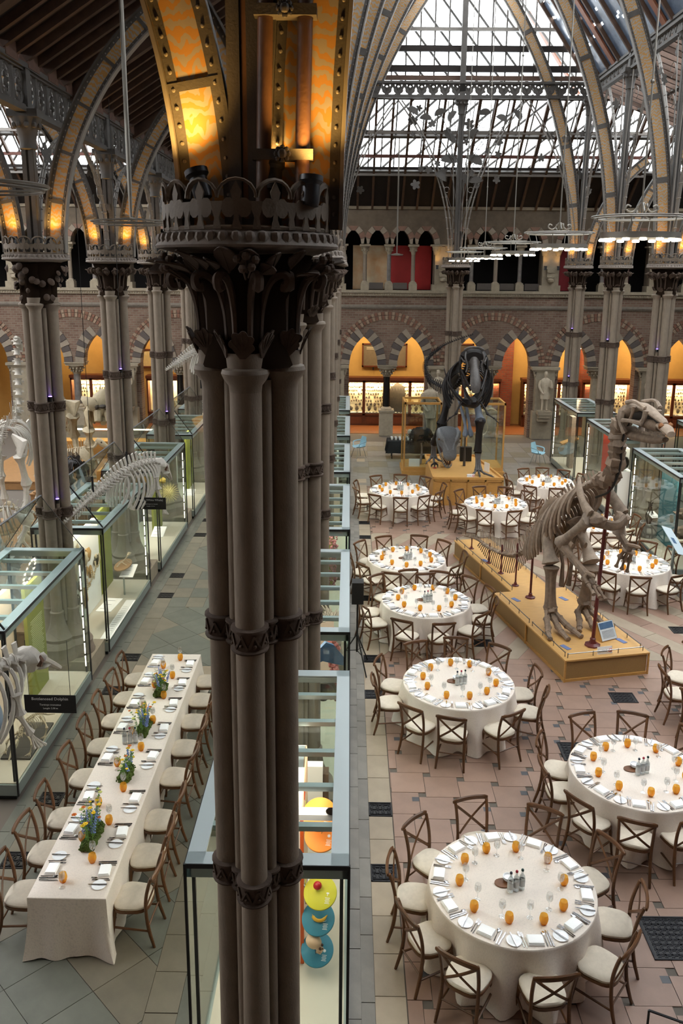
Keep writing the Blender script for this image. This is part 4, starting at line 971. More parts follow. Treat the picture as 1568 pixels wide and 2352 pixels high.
def chair_proto():
    t = thing('crossback_chair', 'x', 'chair', (0, 0, 0))
    # local: guest faces +Y, seat centre at origin
    sh = []; n = 22
    for k in range(n):
        a = 2*PI*k/n; c_, s_ = cos(a), sin(a); e = .62; x = math.copysign(abs(c_)**e, c_)*.212; y = math.copysign(abs(s_)**e, s_)*.205
        x *= 1+.08*y/.2; sh.append((x, y))
    b = MB(); prof = [(.96, .445), (1.0, .455), (1.0, .475), (.93, .492), (.6, .503), (.02, .507)]
    vs = [(x*r, y*r, z) for r, z in prof for x, y in sh]; b.add(vs, [(i*n+k, i*n+(k+1) % n, (i+1)*n+(k+1) % n, (i+1)*n+k) for i in range(len(prof)-1) for k in range(n)]+[tuple(range(n-1, -1, -1)), tuple(5*n+k for k in range(n))])
    b.build('seat_cushion', M_SEATF, t)
    b = MB(); vs = [(x*r, y*r, z) for r, z in ((.9, .41), (1.02, .412), (1.03, .446), (.9, .447)) for x, y in sh]; b.add(vs, [(i*n+k, i*n+(k+1) % n, (i+1)*n+(k+1) % n, (i+1)*n+k) for i in range(3) for k in range(n)]+[tuple(range(n-1, -1, -1)), tuple(3*n+k for k in range(n))]); b.build('seat_frame', M_CHAIR, t)
    for s in (-1, 1):
        MB().tube(spline([(s*.215, -.275, 0), (s*.2, -.215, .22), (s*.195, -.19, .44), (s*.2, -.2, .62), (s*.205, -.235, .78), (s*.21, -.27, .885)], 3), [.016, .018, .02, .021, .021]+[.02]*11, 8).build('back_leg', M_CHAIR, t)
        MB().tube(spline([(s*.205, .215, 0), (s*.185, .19, .22), (s*.175, .165, .43)], 4), [.016]*3+[.018]*3+[.021]*3, 8).build('front_leg', M_CHAIR, t)
        pts = [vl((s*.2, -.262, .85), (-s*.175, -.188, .5), i/8)+Vector((0, -.022*sin(PI*i/8)-.004*s, 0)) for i in range(9)]
        MB().tube(pts, .017, 6, flat=.55).build('cross_brace', M_CHAIR, t)
        MB().tube([(s*.205, -.225, .2), (s*.19, .2, .21)], [.012, .014], 6).build('side_stretcher', M_CHAIR, t)
    MB().tube([(-.19, .193, .26), (0, .19, .26), (.19, .193, .26)], .01, 6).build('front_stretcher', M_CHAIR, t)
    MB().tube([(-.2, -.212, .25), (0, -.21, .25), (.2, -.212, .25)], .01, 6).build('rear_stretcher', M_CHAIR, t)
    b = MB(); pts = [(x, -.3-.0+.25*x*x*2.2-.015, .895-.12*x*x) for x in [-.235+.47*i/12 for i in range(13)]]
    b.tube(pts, [.02]+[.033]*11+[.02], 8, flat=.55, upv=(0, 0, 1)); b.build('top_rail', M_CHAIR, t)
    return t
CH = chair_proto(); first = [True]
def put(proto, flag, loc, rz, label, group):
    if flag.get('first', True):
        flag['first'] = False; proto.location = loc; proto.rotation_euler = (0, 0, rz); proto['label'] = label
        if group: proto['group'] = group
        return proto
    return dup(proto, loc, rz, label, group)
FC = {}
def chair(x, y, rz, label, group): put(CH, FC, (x, y, 0), rz, label, group)
# ---- small things
def lathing(prof, m, n=18, name='bowl'): return MB().lathe(prof, n).mesh(name, m)
me_tum = lathing([(.024, .012), (.034, .02), (.041, .045), (.041, .065), (.034, .098), (.0335, .098), (.039, .065), (.039, .046), (.032, .024), (.01, .016)], M_AMBER, 18, 'amber_tumbler')
me_tumb = lathing([(.022, .0), (.026, .002), (.03, .014), (.01, .016)], M_AMBERB, 14, 'glass_base')
me_wine = lathing([(.034, 0), (.034, .002), (.01, .006), (.004, .02), (.0035, .085), (.012, .093), (.032, .12), (.038, .145), (.036, .17), (.03, .2), (.0293, .2), (.035, .17), (.0365, .145), (.03, .121), (.005, .1)], M_CLEAR, 16, 'wine_glass')
me_plate = MB().lathe([(.045, 0), (.05, .002), (.078, .009), (.08, .011), (.076, .012), (.05, .007), (.002, .006)], 28).mesh('side_plate', M_CHINA)
nb = MB(); nb.box(0, 0, .008, .165, .125, .016).box(0, .002, .02, .16, .12, .01).box(.002, .004, .029, .155, .112, .008); me_nap = nb.mesh('folded_napkin', M_NAP)
def bev(me): return me
kn = MB(); kn.add([(-.009, 0, .001), (.009, 0, .001), (.008, .1, .001), (-.008, .1, .001), (-.007, 0, .008), (.007, 0, .008), (.006, .1, .007), (-.006, .1, .007)], [(3, 2, 1, 0), (4, 5, 6, 7), (0, 1, 5, 4), (1, 2, 6, 5), (2, 3, 7, 6), (3, 0, 4, 7)])
kn.add([(-.004, .1, .002), (.01, .1, .002), (.011, .17, .002), (.004, .215, .002), (-.004, .2, .002), (-.004, .1, .005), (.009, .1, .005), (.01, .17, .005), (.004, .213, .005), (-.004, .2, .005)], [(4, 3, 2, 1, 0), (5, 6, 7, 8, 9), (0, 1, 6, 5), (1, 2, 7, 6), (2, 3, 8, 7), (3, 4, 9, 8)]); me_kn = kn.mesh('table_knife', M_STEEL, False)
fk = MB(); fk.tube([(0, 0, .004), (0, .06, .005), (0, .13, .007)], [.006, .0045, .003], 5); fk.add([(-.004, .13, .006), (.004, .13, .006), (.011, .145, .006), (.011, .16, .006), (-.011, .16, .006), (-.011, .145, .006), (-.004, .13, .009), (.004, .13, .009), (.011, .145, .009), (.011, .16, .009), (-.011, .16, .009), (-.011, .145, .009)], [(5, 4, 3, 2, 1, 0), (6, 7, 8, 9, 10, 11), (3, 4, 10, 9), (1, 2, 8, 7), (5, 0, 6, 11), (2, 3, 9, 8), (4, 5, 11, 10)])
for x in (-.0095, -.0032, .0032, .0095): fk.beam((x, .16, .0075), (x, .2, .009), .003)
me_fk = fk.mesh('table_fork', M_STEEL); sp = MB().tube([(0, 0, .004), (0, .06, .005), (0, .14, .006)], [.006, .0045, .0035], 5); sp.ball((0, .168, .006), .03, 10, sz=.16, sx=.66, sy=1); me_sp = sp.mesh('soup_spoon', M_STEEL)
TUM = thing('amber_tumbler', 'x', 'glass'); TUM.scale = (1.14, 1.14, 1.14); link('glass_bowl', me_tum, TUM); link('glass_base', me_tumb, TUM); FT = {}
def clock(a):
    h = round(((90-a) % 360)/15)/2 % 12; k = int(h) or 12; nm = ['', 'one', 'two', 'three', 'four', 'five', 'six', 'seven', 'eight', 'nine', 'ten', 'eleven', 'twelve']
    return ('half-past-'+nm[k]) if h != int(h) else nm[k]+"-o'clock"
def single(nm, me, x, y, z, rz, label, cat, group): return link(nm, me, None, None, label, cat, group, (x, y, z), rz)
TZ = .765
def setting(cx, cy, ux, uy, where, tname, q, glass_off=None, seatname=None):
    """place in front of a guest: (cx,cy) table edge point, (ux,uy) unit vector towards the table middle"""
    px, py = uy, -ux   # guest's right
    rz = math.atan2(uy, ux)-PI/2
    def P(r, f): return cx+px*r+ux*f, cy+py*r+uy*f
    j = lambda s: q.uniform(-s, s)
    x, y = P(j(.01), .105+j(.01)); single('folded_napkin', me_nap, x, y, TZ, rz+j(.12), 'folded white napkin, %s, %s' % (where, tname), 'napkin', 'white napkins')
    x, y = P(-.225+j(.015), .12+j(.01)); single('side_plate', me_plate, x, y, TZ, 0, 'white side plate, %s, %s' % (where, tname), 'plate', 'white side plates')
    x, y = P(-.225+j(.015), .03); a = j(.4); single('butter_knife', me_kn, x, y, TZ+.012, rz+a*.3, 'knife lying across side plate, %s, %s' % (where, tname), 'knife', 'knives on plates')
    for k, r in enumerate((-.115, -.14)): x, y = P(r+j(.004), .03+j(.01)); single('table_fork', me_fk, x, y, TZ, rz+j(.06), ('inner', 'outer')[k]+' steel fork left of napkin, %s, %s' % (where, tname), 'fork', 'forks')
    for k, r in enumerate((.135, .165)): x, y = P(r+j(.004), .02+j(.01)); single('table_knife', me_kn, x, y, TZ, rz+j(.06), ('inner', 'outer')[k]+' steel knife right of napkin, %s, %s' % (where, tname), 'knife', 'table knives')
    x, y = P(.108+j(.004), .03+j(.01)); single('soup_spoon', me_sp, x, y, TZ, rz+j(.06), 'steel spoon right of napkin, %s, %s' % (where, tname), 'spoon', 'spoons')
    return P
def round_cloth(seed, drop=.75, r=.915):
    q = random.Random(seed); n = 144; ph = [q.uniform(0, 6) for _ in range(4)]; kf = q.choice((11, 12, 13)); vs = []
    rows = [(0, .02), (0, .5), (0, .97), (0.003, .995), (.012, 1.003), (.03, 1.005)]+[(.03+.72*i/9, 0) for i in range(1, 10)]
    for d, rr in rows:
        for k in range(n):
            a = 2*PI*k/n
            if rr: R_ = r*rr
            else:
                t = (d-.03)/.72; w_ = sin(kf*a+ph[0]+.6*sin(2*a+ph[1]))+.45*sin((kf-5)*a+ph[2]); w_ = math.copysign(abs(w_)**1.25, w_)
                R_ = r*1.004+t**.8*(.04+.085*w_+.02*sin(3*a+ph[3]))+.02*t*t
            vs.append((R_*cos(a), R_*sin(a), .762-d))
    m = len(rows); b = MB(); b.add(vs, [(i*n+k, (i+1)*n+k, (i+1)*n+(k+1) % n, i*n+(k+1) % n) for i in range(m-1) for k in range(n)]+[tuple(range(n))]); return b.mesh('tablecloth', M_LINEN, True)
CLOTHS = [round_cloth(i) for i in range(5)]
me_top = MB().lathe([(.88, .7), (.89, .71), (.89, .74), (.88, .745)], 40).mesh('table_top', M_OAK)
me_tleg = MB().tube([(0, 0, .01), (0, 0, .7)], .02, 8).mesh('leg', M_BLACK)
board = MB().prism([(.09*cos(a)*(1.1 if abs(cos(a)) > .7 else 1), .075*sin(a)) for a in [2*PI*k/16 for k in range(16)]], .012, Matrix.Rotation(R(90), 4, 'X')).mesh('board', mat('serving_wood', '6b4326', .5, var=.2))
def bottle_proto(nm, gm, capc):
    t = thing('water_bottle', 'x', 'bottle'); MB().lathe([(.03, 0), (.034, .004), (.034, .14), (.03, .165), (.014, .19), (.012, .235), (.01, .235), (.012, .19), (.028, .163), (.032, .14), (.032, .006), (.01, .004)], 18).build('bottle_glass', gm, t)
    MB().lathe([(.0342, .045), (.0342, .125), (.0335, .125), (.0335, .045), (.0342, .045)], 18).build('label', M_LABEL, t); MB().lathe([(.012, .225), (.015, .228), (.016, .242), (.01, .252), (.002, .254)], 12).build('cap', mat('cap_'+capc, capc, .4), t); return t
BOT = [(bottle_proto('b', M_BOTG, '1c2436'), {}, 'dark blue cap'), (bottle_proto('b', M_BOTG, '9c1c34'), {}, 'red cap'), (bottle_proto('b', M_BOTG, '123a34'), {}, 'dark green cap')]
WP = thing('wine_glass', 'x', 'glass'); link('glass', me_wine, WP)
def bottles(x, y, tname, a=0, spacing=.072):
    for k, (b, f, cn) in enumerate(BOT):
        put(b, f, (x+(k-1)*spacing*cos(a), y+(k-1)*spacing*sin(a), TZ), k, 'clear water bottle with %s on the %s' % (cn, tname), 'water bottles')
def round_table(idx, tname, cx, cy, chairs, gphase, ngl=10, centre=True, cr_=1.1, back=0):
    t = thing('round_table', 'cloth-covered table, the %s' % tname, 'table', (cx, cy, 0), 0, 'round dining tables'); link('table_top', me_top, t)
    for a in range(4): o = link('leg', me_tleg, t); o.location = (.5*cos(PI/4+a*PI/2), .5*sin(PI/4+a*PI/2), 0)
    o = link('tablecloth', CLOTHS[idx % 5], None, None, 'oatmeal linen cloth falling in folds over the %s' % tname, 'tablecloth', 'round linen tablecloths', (cx, cy, 0), idx*.7+.4)
    q = random.Random(idx)
    for a in chairs:
        ar = R(a+q.uniform(-1, 1)); rr = cr_+q.uniform(-.03, .05); chair(cx+rr*cos(ar), cy+rr*sin(ar), ar+PI/2+q.uniform(-.1, .1), 'walnut crossback chair at %s, %s' % (clock(a), tname), 'crossback chairs at the %s' % tname)
    for k in range(ngl):
        a = R(gphase-13+36*k); g = R(gphase+36*k+q.uniform(-3, 3)); w_ = clock(math.degrees(a))+' place'
        setting(cx+.905*cos(a), cy+.905*sin(a), -cos(a), -sin(a), w_, tname, q)
        rr = .59+q.uniform(-.03, .03); put(TUM, FT, (cx+rr*cos(g), cy+rr*sin(g), TZ), q.uniform(0, 6), 'amber stemless glass, %s, %s' % (w_, tname), 'amber glasses')
        rr = .5+q.uniform(-.03, .03); g2 = g-R(9+q.uniform(-2, 3)); put(WP, FW, (cx+rr*cos(g2), cy+rr*sin(g2), TZ), 0, 'clear wine glass, %s, %s' % (w_, tname), 'wine glasses')
    if centre:
        bottles(cx+.03, cy-.08, tname, .35)
        link('serving_board', board, None, None, 'small wooden board beside the bottles on the %s' % tname, 'board', 'serving boards', (cx-.09, cy+.02, TZ+.006))
        m = MB()
        for k in range(3): m.lathe([(.03, 0), (.05, .012), (.06, .03), (.055, .03), (.045, .014), (.02, .008)], 14, (0, 0, .012+.012*k))
        m.build('bowl_stack', M_CHINA, None, label='stack of small white bowls beside the bottles on the %s' % tname, cat='bowl', loc=(cx-.03, cy+.06, TZ))
FW = {}
TN = ['frontmost round table', 'right-edge round table', 'second table by central cases', 'third table by central cases', 'fourth table by central cases', 'farthest table by central cases', 'table nearest the fossil head', 'rearmost table on the right', 'table under the skeleton forelimb', 'table behind the skeleton ribs']
round_table(0, TN[0], 1.86, 8.05, [137, 172, 205, 237, 277, 316, 349, 24, 62, 100], 1.6, cr_=1.06)
round_table(1, TN[1], 4.0, 10.29, [155, 184, 220, 252, 283, 320, 355, 38, 77, 110], 14, cr_=1.03)
round_table(2, TN[2], 1.86, 12.76, [187, 158, 230, 259, 299, 338, 10, 53, 85, 118], -10)
round_table(3, TN[3], 1.63, 16.28, [205, 176, 248, 279, 315, 349, 16, 44, 72, 100, 133], 1.5, cr_=1.13)
round_table(4, TN[4], 1.4, 18.85, [187, 219, 251, 285, 325, 1, 43, 72, 111, 144], 14.1, cr_=1.08)
round_table(5, TN[5], 1.59, 25.25, [161, 196, 235, 269, 300, 329, 8, 52, 86, 120], -11.6, cr_=1.12)
round_table(6, TN[6], 4.34, 23.83, [179, 212, 247, 282, 318, 349, 35, 69, 102, 138], 6, cr_=1.07)
round_table(7, TN[7], 6.41, 26.44, [195, 237, 272, 309, 345, 20, 51, 84, 113, 160], -6.4, cr_=1.07)
round_table(8, TN[8], 6.62, 18.79, [162, 196, 230, 262, 301, 346, 26, 53, 90, 126], -13.6, cr_=1.1)
round_table(9, TN[9], 6.6, 21.95, [10, 46, 82, 118, 154, 190, 226, 262, 298, 334], 8, cr_=1.06)
TE = 'round table just outside the right edge'
t = thing('round_table', 'round table under its linen cloth just outside the right edge', 'table', (6.72, 12.9, 0), 0, 'round dining tables'); link('table_top', me_top, t)
for a in range(4): o = link('leg', me_tleg, t); o.location = (.5*cos(PI/4+a*PI/2), .5*sin(PI/4+a*PI/2), 0)
link('tablecloth', CLOTHS[2], None, None, 'oatmeal linen cloth over the round table just outside the right edge', 'tablecloth', None, (6.72, 12.9, 0), 1)
for a in (107, 140, 174, 208): chair(6.72+1.12*cos(R(a)), 12.9+1.12*sin(R(a)), R(a)+PI/2+.1, 'walnut crossback chair at %s, %s' % (clock(a), TE), 'chairs at the edge table')
# ---- long table in the left aisle
LX0, LX1, LY0, LY1 = -3.42, -2.57, 7.76, 13.67; LT = 'long aisle table'
for k in range(3):
    t = thing('trestle_table', '%s trestle table hidden under the long cloth in the left aisle' % ['front', 'middle', 'rear'][k], 'table', (-3.0, 8.75+1.96*k, 0), 0, 'trestle tables')
    MB().box(0, 0, .73, .76, 1.86, .03).build('table_top', M_OAK, t, smooth=False)
    for s in (-1, 1):
        for u in (-1, 1): MB().tube([(.3*s, .7*u, .01), (.3*s, .7*u, .71)], .018, 6).build('leg', M_BLACK, t)
def long_cloth():
    P = []; n1, n2 = 22, 110
    def edge():
        out = []; w_, l_ = LX1-LX0, LY1-LY0; rc = .03
        for k in range(n1): out.append((LX0+w_*k/n1, LY0, 0, -1))
        for k in range(n2): out.append((LX1, LY0+l_*k/n2, 1, 0))
        for k in range(n1): out.append((LX1-w_*k/n1, LY1, 0, 1))
        for k in range(n2): out.append((LX0, LY1-l_*k/n2, -1, 0))
        return out
    E_ = edge(); n = len(E_); vs = []; cx, cy = (LX0+LX1)/2, (LY0+LY1)/2; rows = [0, .006, .02, .1, .2, .3, .4, .5, .6, .68, .745]
    for d in rows:
        for x, y, nx, ny in E_:
            t = max(0, (d-.02)/.73); dc = min(min(abs(x-LX0), abs(x-LX1))*4 if ny else 9, min(abs(y-LY0), abs(y-LY1))*4 if nx else 9, 1) 
            if (abs(x-LX0) < 1e-6 or abs(x-LX1) < 1e-6) and (abs(y-LY0) < 1e-6 or abs(y-LY1) < 1e-6): dc = 0; nx = 1 if x > cx else -1; ny = 1 if y > cy else -1
            s_ = (x*7.3 if ny and not nx else y*5.1); w_ = .028*sin(s_*1.35+1)+.014*sin(s_*3.2)
            out_ = t*(w_+.015)+t*t*.075*(1-dc)+(.004 if d > .005 else 0)
            sx = (1-dc)*.14*t*t if (ny and abs(x-LX1) < .3 and y < cy) else 0
            vs.append((x+nx*out_+(sx if nx == 0 else 0), y+ny*out_, .762-d+(.012*sin(s_*2) if d > .7 else 0)))
    b = MB(); m = len(rows); b.add(vs, [(i*n+k, (i+1)*n+k, (i+1)*n+(k+1) % n, i*n+(k+1) % n) for i in range(m-1) for k in range(n)]+[tuple(range(n))]); return b
long_cloth().build('tablecloth', M_LINEN, None, label='long oatmeal linen cloth draped to the floor over the left aisle table', cat='tablecloth', ang=60)
ordn = ['nearest', 'second', 'third', 'fourth', 'fifth', 'sixth', 'seventh', 'farthest']
q = random.Random(11)
YLs = [8.17, 8.86, 9.52, 10.4, 11.2, 11.92, 12.63, 13.3]; YRs = [8.15, 8.83, 9.5, 10.45, 11.18, 11.93, 12.6, 13.26]
for side, ys, X, ux in (('left', YLs, LX0, 1), ('right', YRs, LX1, -1)):
    for k, y in enumerate(ys):
        nm = '%s seat on the %s side' % (ordn[k], side)
        chair(X-ux*.2, y, (-PI/2 if ux > 0 else PI/2)+q.uniform(-.08, .08), 'walnut crossback chair, %s, %s' % (nm, LT), 'chairs along the long table')
        setting(X+ux*.01, y+.02, ux, 0, nm, LT, q)
        gy = y+(-.17 if ux > 0 else .17); gx = X+ux*.31
        put(TUM, FT, (gx, gy, TZ), 0, 'amber stemless glass, %s, %s' % (nm, LT), 'amber glasses'); put(WP, FW, (gx+ux*.02, gy+(.09 if ux < 0 else -.09), TZ), 0, 'clear wine glass, %s, %s' % (nm, LT), 'wine glasses')
bottles(-3.08, 10.8, LT, .2, .075)
# ---- moss and flower arrangements
M_MOSS = mat('green_moss', '3f4f16', .95, var=.4, scale=40, bump=.9, bscale=60); M_LEAF = mat('flower_foliage', '4f7a2c', .7, var=.35, scale=30); M_STEMG = mat('stem_green', '6b8a3a', .7)
M_DELPH = mat('delphinium_blue', '8296cf', .7, var=.25, scale=60); M_YEL = mat('yellow_petals', 'e8c21e', .6, var=.12, scale=50); M_ORG = mat('orange_petals', 'd0702a', .6, var=.15, scale=50); M_PALE = mat('pale_petals', 'cfd27a', .6)
for i, (x, y, ln_, seed) in enumerate(((-3.0, 8.72, .46, 1), (-2.93, 10.0, .34, 2), (-2.97, 11.15, .42, 3), (-2.97, 12.3, .36, 4))):
    q = random.Random(seed); t = thing('flower_arrangement', '%s moss trough of blue delphiniums and yellow flowers on the long table' % ['nearest', 'second, sparser', 'third', 'farthest'][i], 'flowers', (x, y, TZ)); H = [.42, .34, .4, .36][i]
    b = MB(); n = int(ln_/.045)
    for k in range(n):
        for s in (-1, 0, 1): b.blob((s*.045+q.uniform(-.01, .01), -ln_/2+ln_*(k+.5)/n, .035+(.02 if s == 0 else 0)), .045, q.randint(0, 999), n=8, amp=.25)
    for k in range(260):
        s = q.uniform(-1, 1); yy = q.uniform(-ln_/2-.01, ln_/2+.01); zz = .085-.05*s*s+q.uniform(-.01, .015); b.ball((s*.085, yy, max(zz, .01)), q.uniform(.006, .013), 5)
    b.build('moss', M_MOSS, t)
    st = MB(); lf = MB(); yf = []
    for k in range([46, 22, 44, 40][i]):
        bx, by = q.uniform(-.05, .05), q.uniform(-ln_*.4, ln_*.45); h = H*q.uniform(.35, .95); dx, dy = q.uniform(-.13, .13)*h/.3, q.uniform(-.13, .13)*h/.3
        P = spline([(bx, by, .05), (bx+dx*.3, by+dy*.3, .05+h*.55), (bx+dx, by+dy, .05+h)], 4); st.tube(P, .0022, 4)
        for j in range(9):
            p = P[q.randint(2, len(P)-1)]; a = q.uniform(0, 6); l_ = q.uniform(.018, .04); d = Vector((cos(a), sin(a), q.uniform(-.3, .6))).normalized(); w_ = d.cross(Vector((0, 0, 1))).normalized()*l_*.36
            lf.add([p, p+d*l_*.5+w_, p+d*l_, p+d*l_*.5-w_, p+d*l_*.5+Vector((0, 0, .004))], [(0, 1, 4), (1, 2, 4), (2, 3, 4), (3, 0, 4)])
        yf.append(P[-1])
    st.build('stems', M_STEMG, t, kind='stuff'); lf.build('foliage', M_LEAF, t, smooth=False, kind='stuff')
    for k in range([8, 3, 7, 6][i]):
        bx, by = q.uniform(-.04, .05), q.uniform(-ln_*.35, ln_*.4); h = H*q.uniform(.6, 1.0); dx, dy = q.uniform(-.08, .08), q.uniform(-.08, .08); b = MB()
        for j in range(30):
            u = .35+.65*j/29; r_ = .019*(1.25-u); a = j*2.4; b.ball((bx+dx*u+r_*cos(a), by+dy*u+r_*sin(a), .05+h*u), .009*(1.5-u*.8), 5)
        b.build('blue_flower_spike', M_DELPH, t)
    q.shuffle(yf)
    for k, p in enumerate(yf[:[17, 9, 15, 12][i]]):
        m = (M_YEL, M_YEL, M_PALE, M_ORG)[k % 4]; b = MB(); r_ = q.uniform(.011, .02)
        for a in range(6): b.ball((p.x+r_*cos(a*1.05), p.y+r_*sin(a*1.05), p.z+r_*.3), r_*.62, 6, sz=.55)
        b.ball((p.x, p.y, p.z+r_*.5), r_*.5, 6); b.build('yellow_flower' if k % 4 < 2 else ('pale_flower' if k % 4 == 2 else 'orange_flower'), m, t)
# ================================================================ display cases
def case_meshes(L_, W=1.36, H=2.6, FM=None):
    """case with its footprint 0..W in X and 0..L in Y; returns list of (name, mesh)"""
    out = []; fm = M_FRAME
    m = MB().bb(.05, W-.05, .05, L_-.05, 0, .08); out.append(('recessed_foot', m.mesh('recessed_foot', M_BEDGE, False)))
    m = MB().bb(0, W, 0, L_, .08, .25); out.append(('plinth', m.mesh('plinth', fm, False)))
    m = MB().bb(.03, W-.03, .03, L_-.03, .25, .262); out.append(('deck', m.mesh('deck', mat('case_deck', 'bdb4a2', .6), False)))
    t = .15
    m = MB(); m.bb(0, W, 0, t, H-.03, H); m.bb(0, W, L_-t, L_, H-.03, H); m.bb(0, t, 0, L_, H-.03, H); m.bb(W-t, W, 0, L_, H-.03, H)
    m.bb(.012, W-.012, .012, .05, H-.14, H-.03); m.bb(.012, W-.012, L_-.05, L_-.012, H-.14, H-.03); m.bb(.012, .05, .012, L_-.012, H-.14, H-.03); m.bb(W-.05, W-.012, .012, L_-.012, H-.14, H-.03); out.append(('top_frame', m.mesh('top_frame', M_FRAMEL, False)))
    for k in range(5):
        y = L_*(.16+.17*k); m = MB(); m.bb(t, W-t, y-.035, y+.035, H-.05, H-.02); m.bb(t, W-t, y-.02, y+.02, H-.08, H-.05); out.append(('crossbar', m.mesh('crossbar', M_FRAMEL, False)))
    m = MB()
    for x, y in ((0, 0), (W, 0), (0, L_), (W, L_)): m.box(x, y, H/2+.04, .024, .024, H-.08)
    for z in (H-.022,):
        m.bb(-.006, W+.006, -.008, .0, z-.02, z+.02); m.bb(-.006, W+.006, L_, L_+.008, z-.02, z+.02); m.bb(-.008, 0, 0, L_, z-.02, z+.02); m.bb(W, W+.008, 0, L_, z-.02, z+.02)
    out.append(('corner_seal', m.mesh('corner_seal', M_BEDGE, False)))
    for a in ((.004, .009, .01, L_-.01), (W-.009, W-.004, .01, L_-.01), (.01, W-.01, .004, .009), (.01, W-.01, L_-.009, L_-.004)): out.append(('pane', MB().bb(a[0], a[1], a[2], a[3], .25, H-.03).mesh('pane', M_GLASS, False)))
    out.append(('roof_pane', MB().bb(t, W-t, t, L_-t, H-.018, H-.012).mesh('roof_pane', M_LIDG, False)))
    m = MB()
    for x, y in ((.06, .06), (W-.06, .06), (.06, L_-.06), (W-.06, L_-.06)): m.box(x, y, H/2+.1, .03, .03, H-.35)
    out.append(('light_post', m.mesh('light_post', M_BEDGE, False)))
    return out
def place_case(ms, x, y, label, strips=(), L_=3.45, W=1.36, glow=14, grp='glass display cases'):
    t = thing('display_case', label, 'display case', (x, y, 0), 0, grp)
    for nm, me in ms: link(nm, me, t)
    for sx, sy in strips:
        for k in range(8):
            MB().box(sx, sy, .5+k*.245, .014, .014, .2).build('light_strip', M_STRIP, t, smooth=False)
            MB().box(sx, sy, .5+k*.245+.122, .03, .03, .03).build('clip', M_BEDGE, t, smooth=False)
    l = bpy.data.lights.new('case_light', 'AREA'); l.energy = glow; l.color = (1, .86, .7); l.shape = 'RECTANGLE'; l.size = W*.7; l.size_y = L_*.8
    o = bpy.data.objects.new('case_light', l); COL.objects.link(o); o.location = (x+W/2, y+L_/2, 2.42)
    return t
cm = case_meshes(3.47)
CY = [6.02, 10.62, 15.25, 19.9, 24.5, 29.15]; LYs = [10.52, 15.16, 19.79, 24.4, 29.1]; RY = [19.68, 24.4, 29.05]
for k, y in enumerate(CY): place_case(cm, -1.32, y, '%s glass display case of the central row' % ['nearest', 'second', 'third', 'fourth', 'fifth', 'farthest'][k], ((1.3, 3.38),) if k > 1 else (), glow=60 if k == 0 else 36)
for k, y in enumerate(LYs): place_case(cm, -5.99, y, '%s glass display case of the left row' % ['nearest', 'second', 'third', 'fourth', 'farthest'][k], ((1.3, 3.38), (1.3, .07)) if k else ((1.3, 3.38),), glow=60)
for k, y in enumerate(RY): place_case(cm, 7.98, y, '%s glass display case of the right row' % ['nearest', 'middle', 'farthest'][k], ((.07, 3.38),), glow=60)
# gabled glass lids over the left row
for k, y in enumerate(LYs[:4]):
    t = thing('glass_gable', '%s pitched glass cover standing over the left case row' % ['nearest', 'second', 'third', 'fourth'][k], 'glass cover', (-5.99, y, 2.6))
    for s in (0, 1):
        a, b = (1.36, .68) if s else (0, .68); v = [(a, .02, .01), (a, 3.45, .01), (b, 3.45, .95), (b, .02, .95)]
        MB().add(v+[(x, yy, z+.008) for x, yy, z in v], [(0, 1, 2, 3), (7, 6, 5, 4), (0, 4, 5, 1), (2, 6, 7, 3), (1, 5, 6, 2), (0, 3, 7, 4)]).build('pane', M_GLASS, t, smooth=False)
        MB().beam((a, .02, .01), (b, .02, .95), .022 if s else .014).build('edge_seal', M_BEDGE, t, smooth=False); MB().beam((a, 3.45, .01), (b, 3.45, .95), .012).build('edge_seal', M_IRON, t, smooth=False)
    MB().beam((.68, .0, .955), (.68, 3.47, .955), .035, .012).build('ridge_seal', mat('ridge_rubber', '4a4a4a', .6), t, smooth=False)
# stone blocks at the pier feet
for row, X, ks, nm in (('C', XC, range(1, 6), 'central'), ('L', XL, range(2, 6), 'left'), ('R', XR, range(4, 6), 'right')):
    for k in ks: MB().bb(X-.62, X+.62, PY[k]-.5, PY[k]+.5, 0, .34).build('foot_block', M_STONE, None, smooth=False, label='pale stone foot block under the %s row pier number %s' % (nm, ['one', 'two', 'three', 'four', 'five', 'six'][k]), cat='plinth')
# ================================================================ exhibits in the cases
M_BONE = mat('cream_bone', 'b5a78c', .6, var=.12, scale=14, bump=.2, bscale=80); M_BONEW = mat('white_bone', 'b3ada2', .6, var=.1, scale=14, bump=.2, bscale=80); M_CARD = mat('label_card', 'f0eeea', .7)
def card(x, y, z, w_, l_, rz, tilt, label, lines=3):
    t = thing('text_card', label, 'label card', (x, y, z), rz); M = Matrix.Rotation(tilt, 4, 'X')
    MB().box(0, 0, 0, w_, l_, .008).xf(M).build('card', M_CARD, t, smooth=False); b = MB()
    for k in range(lines): b.box(-w_*.1, l_*(.3-.6*k/max(1, lines-1)), .006, w_*.5, .008, .002)
    b.xf(M).build('print_lines', mat('print_grey', '77777a', .8), t, smooth=False)
card(-4.9, 16.2, .62, .32, .7, R(-5), R(0), 'long tilted white card near the front of the second left case'); card(-4.72, 16.2, .32, .2, 2.0, R(0), R(0), 'very long white strip along the floor of the second left case', 14)
card(-4.85, 17.6, .85, .3, .5, 0, R(15), 'white card on stand behind the long card in the second left case'); card(-4.85, 20.6, .8, .32, .5, 0, R(15), 'white card in the third left case'); card(-4.85, 24.9, .7, .3, .4, 0, R(15), 'white card in the fourth left case')
card(7.6+.8, 22.3, .9, .25, .3, .3, R(20), 'small white card beside the planter in the nearest right case')
